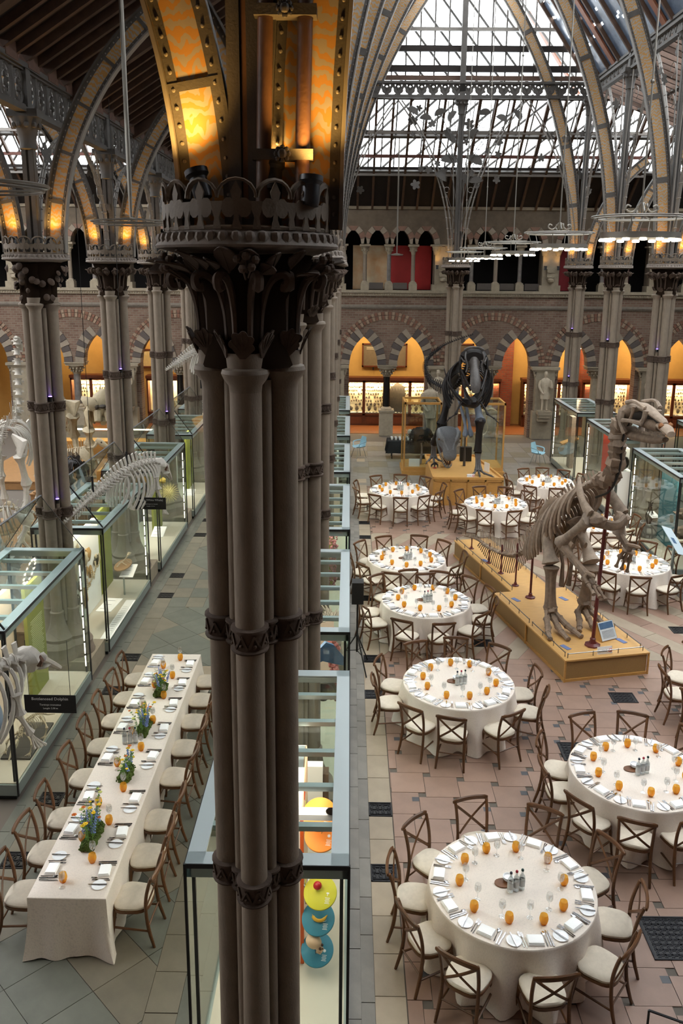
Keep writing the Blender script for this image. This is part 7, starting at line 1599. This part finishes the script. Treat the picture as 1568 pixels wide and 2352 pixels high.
# ---------------------------------------------------------------- mounted mammals on the left
def quad(name, label, loc, rz, L_, H, mt, kind='horse', neck=None, base=True, rib_d=.5, th=1.0, skull=1.0):
    t = thing(name, label, 'skeleton', loc, rz); bz = .0; q = random.Random(int(L_*100+H*10)); Y_ = Vector((0, 1, 0)); h = H
    sp = spline([(-L_*.5, 0, h*.93), (-L_*.25, 0, h), (0, 0, h*.98), (L_*.25, 0, h*1.02), (L_*.5, 0, h*1.0)], 5)
    for p, t_, u in walk(sp, lambda u: L_/18): vert(MB(), p, t_, L_/18*.8, h*.1*(1+.8*(u > .7)), h*.05, Y_).build('vertebra', mt, t)
    for i in range(12):
        u = .28+.66*i/11; p = sp[int(u*(len(sp)-1))]; f = sin(PI*(.2+.65*i/11))
        for s_ in (-1, 1): ribc(p, Y_*s_, h*rib_d*f, .011*H*th, h*.2*f, m=8, lean=(-.06*L_, 0, 0)).build('rib', mt, t)
    hip, sh = sp[int(.06*(len(sp)-1))], sp[int(.93*(len(sp)-1))]; r = .028*H*th
    for s_ in (-1, 1):
        y = s_*h*.15; MB().tube([(hip.x+.12*L_, y*.5, hip.z-.02), (hip.x, y*1.2, hip.z-.08*h), (hip.x-.06*L_, y, hip.z-.2*h)], [.02*H, .09*H*th, .04*H], 7, flat=.4).build('hip_blade', mt, t)
        fx = hip.x; P = [(fx-.03*L_, y, h*.76), (fx+.1*L_, y*1.15, h*.48), (fx-.05*L_, y*1.1, h*.25), (fx+.0, y*1.1, .04)]
        for a_, b_, rr in ((P[0], P[1], r*1.3), (P[1], P[2], r), (P[2], P[3], r*.8)): bone([a_, b_], rr, 7, (1.7, 1.5), .8).build('hind_leg_bone', mt, t)
        MB().tube([(sh.x-.06*L_, y*.8, sh.z), (sh.x, y*1.25, sh.z-.15*h), (sh.x+.08*L_, y*1.2, h*.66)], [.05*H*th, .1*H*th, .03*H], 7, flat=.25, upv=(1, 0, 0)).build('shoulder_blade', mt, t)
        P = [(sh.x+.08*L_, y*1.2, h*.65), (sh.x-.0*L_, y*1.2, h*.46), (sh.x+.03*L_, y*1.1, h*.24), (sh.x+.03*L_, y*1.1, .04)]
        for a_, b_, rr in ((P[0], P[1], r*1.2), (P[1], P[2], r), (P[2], P[3], r*.8)): bone([a_, b_], rr, 7, (1.7, 1.5), .8).build('fore_leg_bone', mt, t)
        MB().blob((P[3][0]+.02, P[3][1], .03), .04*H*th, 3, n=8, sz=.5).build('foot', mt, t); MB().blob((fx+.02, y*1.1, .03), .04*H*th, 3, n=8, sz=.5).build('foot', mt, t)
    nk = neck or (.25, .25); e = Vector((L_*.5+nk[0]*L_, 0, h+nk[1]*h)); ns = spline([sp[-1], (L_*.5+nk[0]*L_*.6, 0, h*.98+nk[1]*h*.3), e], 6)
    for p, t_, u in walk(ns, lambda u: max(.05, (e-sp[-1]).length/8)): vert(MB(), p, t_, .075*H*(1 if nk[1] < .8 else .6), .03*H, .05*H, Y_).build('neck_vertebra', mt, t)
    k = .16*H*skull
    if kind == 'elephant':
        MB().blob(e+Vector((k*.3, 0, 0)), k*1.0, 4, n=16, amp=.1, sx=.8, sz=1.15).build('cranium', mt, t)
        for s_ in (-1, 1): MB().blob(e+Vector((k*.9, s_*k*.75, k*.1)), k*.5, 2, n=10, sx=.5).build('cheek', mt, t); MB().ball(e+Vector((k*1.0, s_*k*.45, -k*.1)), k*.22, 8).build('eye_socket', M_SLAB, t); MB().tube([e+Vector((k*.8, s_*k*.4, -k*.5)), e+Vector((k*1.2, s_*k*.45, -k*1.3))], [k*.35, k*.25], 8).build('tusk_socket', mt, t)
        MB().ball(e+Vector((k*1.25, 0, -k*.05)), k*.3, 8, sz=.6).build('nose_opening', M_SLAB, t); MB().tube([e+Vector((k*.2, 0, -k*1.0)), e+Vector((k*1.0, 0, -k*1.5))], [k*.5, k*.25], 8).build('lower_jaw', mt, t)
    else:
        d = Vector((.8, 0, -.6)); S_ = [e-d*k*.3, e+d*k*.2, e+d*k*.9, e+d*k*1.7, e+d*k*2.1]; MB().tube(S_, [k*.3, k*.52, k*.42, k*.24, k*.12], 10, flat=.75).build('skull', mt, t); MB().tube([e+d*k*.4-Vector((0, 0, k*.4)), e+d*k*1.2-Vector((0, 0, k*.38)), e+d*k*1.95-Vector((0, 0, k*.15))], [k*.26, k*.16, k*.08], 8, flat=.6).build('lower_jaw', mt, t)
        for s_ in (-1, 1): MB().ball(e+d*k*.65+Vector((0, s_*k*.28, k*.12)), k*.15, 7).build('eye_socket', M_SLAB, t)
    tl = spline([sp[0], (-L_*.6, 0, h*.85), (-L_*.64, 0, h*.55)], 5); 
    for p, t_, u in walk(tl, lambda u: L_/22): MB().ball(p, .025*H*(1.1-u*.6), 6).build('tail_vertebra', mt, t)
    return t
def platform(x0, x1, y0_, y1_, h, label): MB().bb(x0, x1, y0_, y1_, 0, h-.04).bb(x0-.03, x1+.03, y0_-.03, y1_+.03, h-.04, h).build('wooden_platform', mat('platform_wood', '8f6a42', .5, var=.15, scale=8), None, smooth=False, label=label, cat='platform')
platform(-10.2, -7.2, 26.0, 31.2, .3, 'wooden platform of the elephant skeleton'); quad('elephant_skeleton', 'large pale elephant skeleton with bulky skull between the left piers', (-8.75, 29.3, .3), R(-72), 2.4, 2.65, mat('elephant_bone', '9a8d72', .7, var=.2, scale=6, bump=.3), 'elephant', (.12, .0), th=1.5, skull=.95)
platform(-12.9, -10.3, 27.6, 31.5, .3, 'wooden platform of the second elephant skeleton'); quad('elephant_skeleton', 'second elephant skeleton seen behind the nearest left pier', (-10.6, 29.8, .3), R(120), 2.5, 2.7, mat('elephant_bone', '9a8d72', .7), 'elephant', (.12, .0), th=1.5, skull=.95)
platform(-10.6, -8.3, 20.0, 23.1, .35, 'wooden platform of the tall long-necked skeleton'); quad('giraffe_skeleton', 'tall long-necked giraffe skeleton at the left edge', (-9.15, 22.2, .35), R(95), 1.5, 2.9, M_BONEW, 'horse', (.35, .75), rib_d=.35, skull=.6)
for i, (x, y, z, rz, L_, H, mt, nm, lab, th) in enumerate(((-7.75, 17.3, .75, 195, 1.7, 1.6, M_BONEW, 'horse_skeleton', 'uppermost white horse-like skeleton at the left edge', 1), (-7.2, 15.4, .6, 190, 1.6, 1.5, M_BONEW, 'deer_skeleton', 'second white skeleton at the left edge, below the uppermost', 1),
        (-7.1, 13.6, .5, 185, 1.3, 1.25, M_BONEW, 'pony_skeleton', 'lowest white ribbed skeleton at the left edge', 1), (-8.15, 24.3, .5, -60, 1.5, 1.35, M_REX, 'dark_skeleton', 'black bison-like skeleton between the two nearest left piers', 1.5), (-8.9, 27.2-1.2, .5, 12, 1.3, 1.3, M_BONE, 'bear_skeleton', 'cream bear-like skeleton below the elephant skull', 1.3),
        (-7.35, 20.4, .6, -40, 1.2, 1.15, M_BONEW, 'tapir_skeleton', 'white skeleton with long skull right behind the nearest left pier', 1.2), (-8.0, 18.9, .5, 20, 1.0, .75, M_BONE, 'dog_skeleton', 'small cream skeleton low at the left edge', 1.1), (-7.6, 16.2, .4, 160, .9, .6, M_BONE, 'sheep_skeleton', 'smallest cream skeleton under the left edge group', 1.1), (-9.2, 19.6, .5, 30, 1.2, 1.0, M_BONE, 'calf_skeleton', 'cream skeleton deeper in the left edge group', 1.2), (-6.85, 11.9, .4, 178, 1.1, 1.1, mat('grey_brown_bone', '6e6458', .8, var=.2), 'antelope_skeleton', 'white skeleton just beyond the nearest left case', 1))):
    s = L_*.75; platform(x-s, x+s, y-.5 if abs(rz) > 90 or abs(rz) < 45 else y-s, y+.5 if abs(rz) > 90 or abs(rz) < 45 else y+s, z, 'wooden platform under the %s' % lab.split(',')[0]); quad(nm, lab, (x, y, z), R(rz), L_, H, mt, 'horse', (.22, .18) if th < 1.4 else (.2, -.15), th=th)
m = MB().bb(-12.5, -7.2, 31.8, 32.5, .0, .85); m.build('glazed_counter', M_OAK, None, smooth=False, label='long wooden counter with a glowing strip behind the elephants', cat='counter'); MB().bb(-12.4, -7.3, 31.9, 31.98, 1.28, 1.32).build('counter_light', mat('counter_tube', 'fff0d8', .4, emis='ffe6bc', es=16), None, smooth=False, label='glowing light strip over the wooden counter', cat='lamp'); MB().bb(-12.5, -7.2, 31.8, 31.81, .85, 1.35).bb(-12.5, -7.2, 31.8, 32.5, 1.33, 1.35).build('counter_glass', M_GLASS, None, smooth=False, label='glass hood over the wooden counter', cat='glass cover')
m = MB().bb(-.8, .8, -.3, .3, .75, .85); 
for s_ in (-1, 1): m.bb(s_*.75-.06, s_*.75+.06, -.3, .3, 0, .75)
m.build('desk', M_OAK, None, smooth=False, label='wooden desk with white sheets behind the black skeleton', cat='desk', loc=(-7.5, 27.2, 0))
for k in range(3): MB().box(0, 0, 0, .3, .02, .26).build('white_sheet', M_CARD, None, smooth=False, label='%s white sheet standing on the wooden desk' % ['left', 'middle', 'right'][k], cat='paper', loc=(-7.9+.4*k, 27.0, .98))
# small crawling skeleton in the nearest left case
t = thing('crawling_skeleton', 'small cream crawling skeleton with long snout on the dark slab', 'skeleton', (-4.87, 11.62, .29), R(-97)); Y_ = Vector((0, 1, 0)); S_ = spline([(-.45, 0, .2), (-.25, 0, .3), (0, 0, .34), (.22, 0, .28), (.34, 0, .2)], 5)
for p, t_, u in walk(S_, lambda u: .045): vert(MB(), p, t_, .035, .03, .03, Y_).build('vertebra', M_BONE, t)
for i in range(10):
    p = S_[3+i]; 
    for s_ in (-1, 1): ribc(p, Y_*s_, .17, .006, .1, m=7, n=4).build('rib', M_BONE, t)
for x, s_ in ((-.28, 1), (-.28, -1), (.2, 1), (.2, -1)):
    bone([(x, .05*s_, .25), (x+.06, .16*s_, .18), (x+.1, .2*s_, .12)], .016, 6).build('upper_leg_bone', M_BONE, t); bone([(x+.1, .2*s_, .12), (x+.14, .19*s_, .02)], .013, 6).build('lower_leg_bone', M_BONE, t)
    for a in range(4): MB().tube([(x+.14, .19*s_, .02), (x+.23, .19*s_+(a-1.5)*.03, .008)], [.008, .004], 4).build('claw', M_BONE, t)
MB().tube([(.33, 0, .2), (.4, 0, .18), (.5, 0, .12), (.62, 0, .04)], [.03, .05, .035, .01], 8, flat=.8).build('skull', M_BONE, t); MB().tube([(-.45, 0, .2), (-.6, 0, .1), (-.75, .05, .03)], [.02, .014, .006], 5).build('tail', M_BONE, t)
t = thing('lizard_skeleton', 'small cream skeleton on the brown tray in the second left case', 'skeleton', (-4.98, 17.65, .976), R(70)); S_ = spline([(-.22, 0, .02), (-.08, 0, .07), (.08, 0, .09), (.2, 0, .16)], 5)
for p, t_, u in walk(S_, lambda u: .03): vert(MB(), p, t_, .025, .02, .02, Y_).build('vertebra', M_BONE, t)
for x in (-.06, .1):
    for s_ in (-1, 1): bone([(x, .02*s_, .07), (x+.04, .1*s_, .005)], .01, 5).build('leg_bone', M_BONE, t)
MB().tube([(.18, 0, .15), (.24, 0, .18), (.32, 0, .17)], [.02, .04, .01], 7).build('skull', M_BONE, t)
# ostrich and bird skeleton in the showcases
t = thing('ostrich', 'stuffed ostrich with black feathers and grey neck in the left showcase', 'bird', (2.72, 31.0, .3)); M_FE = mat('black_feathers', '0d0d0f', .95, var=.3, scale=30, bump=1, bscale=40); b = MB().blob((0, 0, 1.1), .34, 3, sx=1.25, sz=.85, n=16, amp=.08)
for k in range(120): q_ = random.Random(k); a, e = q_.uniform(0, 6.28), q_.uniform(-1, 1); d = Vector((cos(a)*math.sqrt(1-e*e)*1.25, sin(a)*math.sqrt(1-e*e), e*.85)); p = Vector((0, 0, 1.1))+d*.33; b.tube([p, p+d*.06-Vector((0, 0, .07))], [.03, .006], 4)
b.build('plumage', M_FE, t); M_SKN = mat('grey_skin', '77706c', .8, var=.15)
MB().tube(spline([(.05, -.1, 1.2), (.12, -.2, 1.45), (.08, -.22, 1.7), (.05, -.22, 1.88), (.0, -.26, 1.93)], 5), [.07]*5+[.045]*10+[.05, .055, .05, .045, .04, .02], 8).build('neck_and_head', M_SKN, t); MB().tube([(.0, -.26, 1.92), (-.1, -.34, 1.9)], [.03, .01], 6).build('beak', M_SKN, t); MB().blob((-.42, 0, 1.2), .1, 5).build('white_tail_plume', M_BONEW, t)
for s_ in (-1, 1): bone([(.02, .1*s_, .9), (.05, .1*s_, .5), (.0, .1*s_, .03)], .035, 7).build('leg', M_SKN, t); MB().tube([(0, .1*s_, .03), (-.02, .1*s_-.16, .02)], [.03, .015], 6).build('toe', M_SKN, t)
t = thing('bird_skeleton', 'tall pale bird skeleton in the right showcase', 'skeleton', (4.85, 31.0, .3)); S_ = spline([(-.25, 0, 1.15), (0, 0, 1.2), (.2, 0, 1.1), (.35, 0, 1.35), (.28, 0, 1.7), (.3, 0, 2.0), (.4, 0, 2.08)], 5)
for p, t_, u in walk(S_, lambda u: .05): MB().ball(p, .026, 6).build('vertebra', M_BONE, t)
for i in range(8):
    for s_ in (-1, 1): ribc((-.1+.04*i, 0, 1.18), Y_*s_, .25, .009, .12, m=7, n=4).build('rib', M_BONE, t)
for s_ in (-1, 1):
    for a_, b_ in (((0, .1*s_, 1.05), (.14, .12*s_, .75)), ((.14, .12*s_, .75), (-.08, .12*s_, .4)), ((-.08, .12*s_, .4), (.02, .12*s_, .03))): bone([a_, b_], .022, 6).build('leg_bone', M_BONE, t)
MB().tube([(.38, 0, 2.08), (.44, 0, 2.1), (.6, 0, 2.04)], [.03, .045, .01], 7).build('skull', M_BONE, t)
# ---------------------------------------------------------------- stone statues
M_STAT = mat('statue_stone', 'a89c88', .8, var=.12, scale=12, bump=.4, bscale=30)
def statue(x, y, z, rz, H, label, robe='long', seed=0):
    """standing robed man carved in stone: one continuous body with head, arms folded in front; the pedestal block is a separate part"""
    t = thing('stone_statue', label, 'statue', (x, y, z), rz); k = H/1.8; q = random.Random(seed); n = 28; vs = []
    if robe == 'long': secs = [(.0, .24, .2), (.1, .25, .2), (.5, .21, .18), (.85, .2, .15), (1.05, .18, .135), (1.25, .215, .14), (1.4, .23, .13), (1.48, .17, .1), (1.53, .07, .065), (1.58, .06, .065), (1.62, .075, .09), (1.7, .085, .105), (1.77, .075, .09), (1.82, .03, .04)]
    else: secs = [(.55, .2, .17), (.7, .21, .17), (.9, .18, .14), (1.05, .165, .13), (1.25, .215, .14), (1.4, .235, .13), (1.48, .17, .1), (1.53, .07, .065), (1.58, .06, .065), (1.62, .075, .09), (1.7, .085, .105), (1.77, .075, .09), (1.82, .03, .04)]
    for z_, a_, b_ in secs:
        for j in range(n):
            a = 2*PI*j/n; f = 1+(.07*sin(7*a+seed)+.04*sin(12*a) if z_ < 1.3 else 0); vs.append((a_*f*cos(a)*k, b_*f*sin(a)*k, z_*k))
    m_ = len(secs); b = MB().add(vs, [(i*n+j, i*n+(j+1) % n, (i+1)*n+(j+1) % n, (i+1)*n+j) for i in range(m_-1) for j in range(n)]+[tuple(range(n-1, -1, -1)), tuple((m_-1)*n+j for j in range(n))])
    for s_ in (-1, 1):
        hx, hz = (.06, 1.02+.12*s_) if robe == 'long' else (.12*s_+.02, .98+.16*s_)
        b.tube([Vector(p)*k for p in spline([(s_*.2, 0, 1.4), (s_*.27, -.0, 1.2), (s_*.26, -.06, 1.05), (s_*.14, -.18, hz), (hx*.8, -.19, hz+.03)], 3)], [v*k for v in [.07, .075, .075, .07, .068, .065, .06, .055, .05, .042, .04, .036, .03]], 8)
        for f_ in range(5): b.tube([Vector((hx*.8+.01*f_-.02, -.2, hz+.03))*k, Vector((hx*.8+.014*f_-.03-.03*s_, -.215, hz-.02+.012*f_))*k], .009*k, 5)
        if robe != 'long': b.tube([Vector(p)*k for p in ((s_*.09, 0, .65), (s_*.1, -.02, .38), (s_*.1, .0, .1), (s_*.11, -.01, .04))], [.085*k, .06*k, .045*k, .045*k], 8); b.tube([Vector((s_*.11, .03, .035))*k, Vector((s_*.13, -.14, .025))*k], [.045*k, .035*k], 7)
        else: b.tube([Vector((s_*.1, -.12, .03))*k, Vector((s_*.11, -.27, .025))*k], [.05*k, .035*k], 7)
    b.tube([Vector((0, -.09, 1.7))*k, Vector((0, -.118, 1.665))*k], [.01*k, .016*k], 5); b.box(0, -.1*k, 1.63*k, .04*k, .015*k, .008*k)
    for s_ in (-1, 1): b.ball((s_*.03*k, -.098*k, 1.705*k), .012*k, 6); b.ball((s_*.085*k, .0, 1.69*k), .018*k, 6, sx=.5)
    b.build('figure', M_STAT, t); MB().blob((0, .015*k, 1.76*k), .09*k, 2, sy=1.1, sz=.75, n=12).build('hair', M_STAT, t); return t
s = statue(8.7, YW-.66, 1.35, 0, 1.72, 'carved statue of a man in a cloak on the pilaster left of the right piers', 'short', 3); MB().box(0, .045, -.1, .6, .51, .18).box(0, .0, -.26, .5, .36, .14).box(0, .03, -.42, .54, .3, .12).build('corbel', M_STONE, s, smooth=False)
s = statue(3.95, YW-.68, 1.2, 0, 1.9, 'carved statue on the pilaster behind the dark skeleton', 'long', 5); MB().box(0, .045, -.1, .6, .51, .18).box(0, 0, -.65, .5, .36, 1.0).build('pedestal', M_STONE, s, smooth=False)
s = statue(3.35, 34.6, .75, R(10), 2.2, 'tall pale statue of a robed man on a grey pedestal behind the black skeleton', 'short', 7); MB().box(0, 0, -.375, .75, .7, .75).build('pedestal', M_STONE, s, smooth=False)
s = statue(13.4, YW-.66, 1.35, 0, 1.72, 'carved statue on the pilaster at the right edge', 'long', 9); MB().box(0, .045, -.1, .6, .51, .18).build('corbel', M_STONE, s, smooth=False)
s = statue(-9.95, YW-.66, 1.35, 0, 1.72, 'carved statue on the pilaster behind the left piers', 'long', 11); MB().box(0, .045, -.1, .6, .51, .18).build('corbel', M_STONE, s, smooth=False)
# small violet accent lights tied to the piers
M_VIO = mat('violet_lens', '8a6cff', .4, emis='7a5cff', es=14)
for X, k, z in ((XL, 2, 5.2), (XL, 2, 3.35), (XL, 3, 5.15), (XL, 4, 3.4), (XR, 4, 5.3), (XR, 5, 5.2), (XR, 6, 5.25), (XR, 6, 3.4)):
    t = thing('accent_light', 'small violet accent light on %s row pier number %s, %s' % ('left' if X == XL else 'right', ['one', 'two', 'three', 'four', 'five', 'six', 'seven'][k], 'upper' if z > 4 else 'lower'), 'lamp', (X+(.13 if X == XL else -.13), PY[k]-.16, z)); MB().lathe([(.03, -.08), (.035, 0)], 10).build('lamp_body', M_BLACK, t); MB().lathe([(.03, .0), (.028, .008)], 10).build('lens', M_VIO, t)
    l = bpy.data.lights.new('violet_beam', 'SPOT'); l.energy = 2.5; l.color = (.35, .2, 1); l.spot_size = R(60); l.spot_blend = 1; l.shadow_soft_size = .02; o = bpy.data.objects.new('violet_beam', l); COL.objects.link(o); o.location = (t.location.x, t.location.y-.02, z+.03); o.rotation_euler = (R(180), 0, 0)
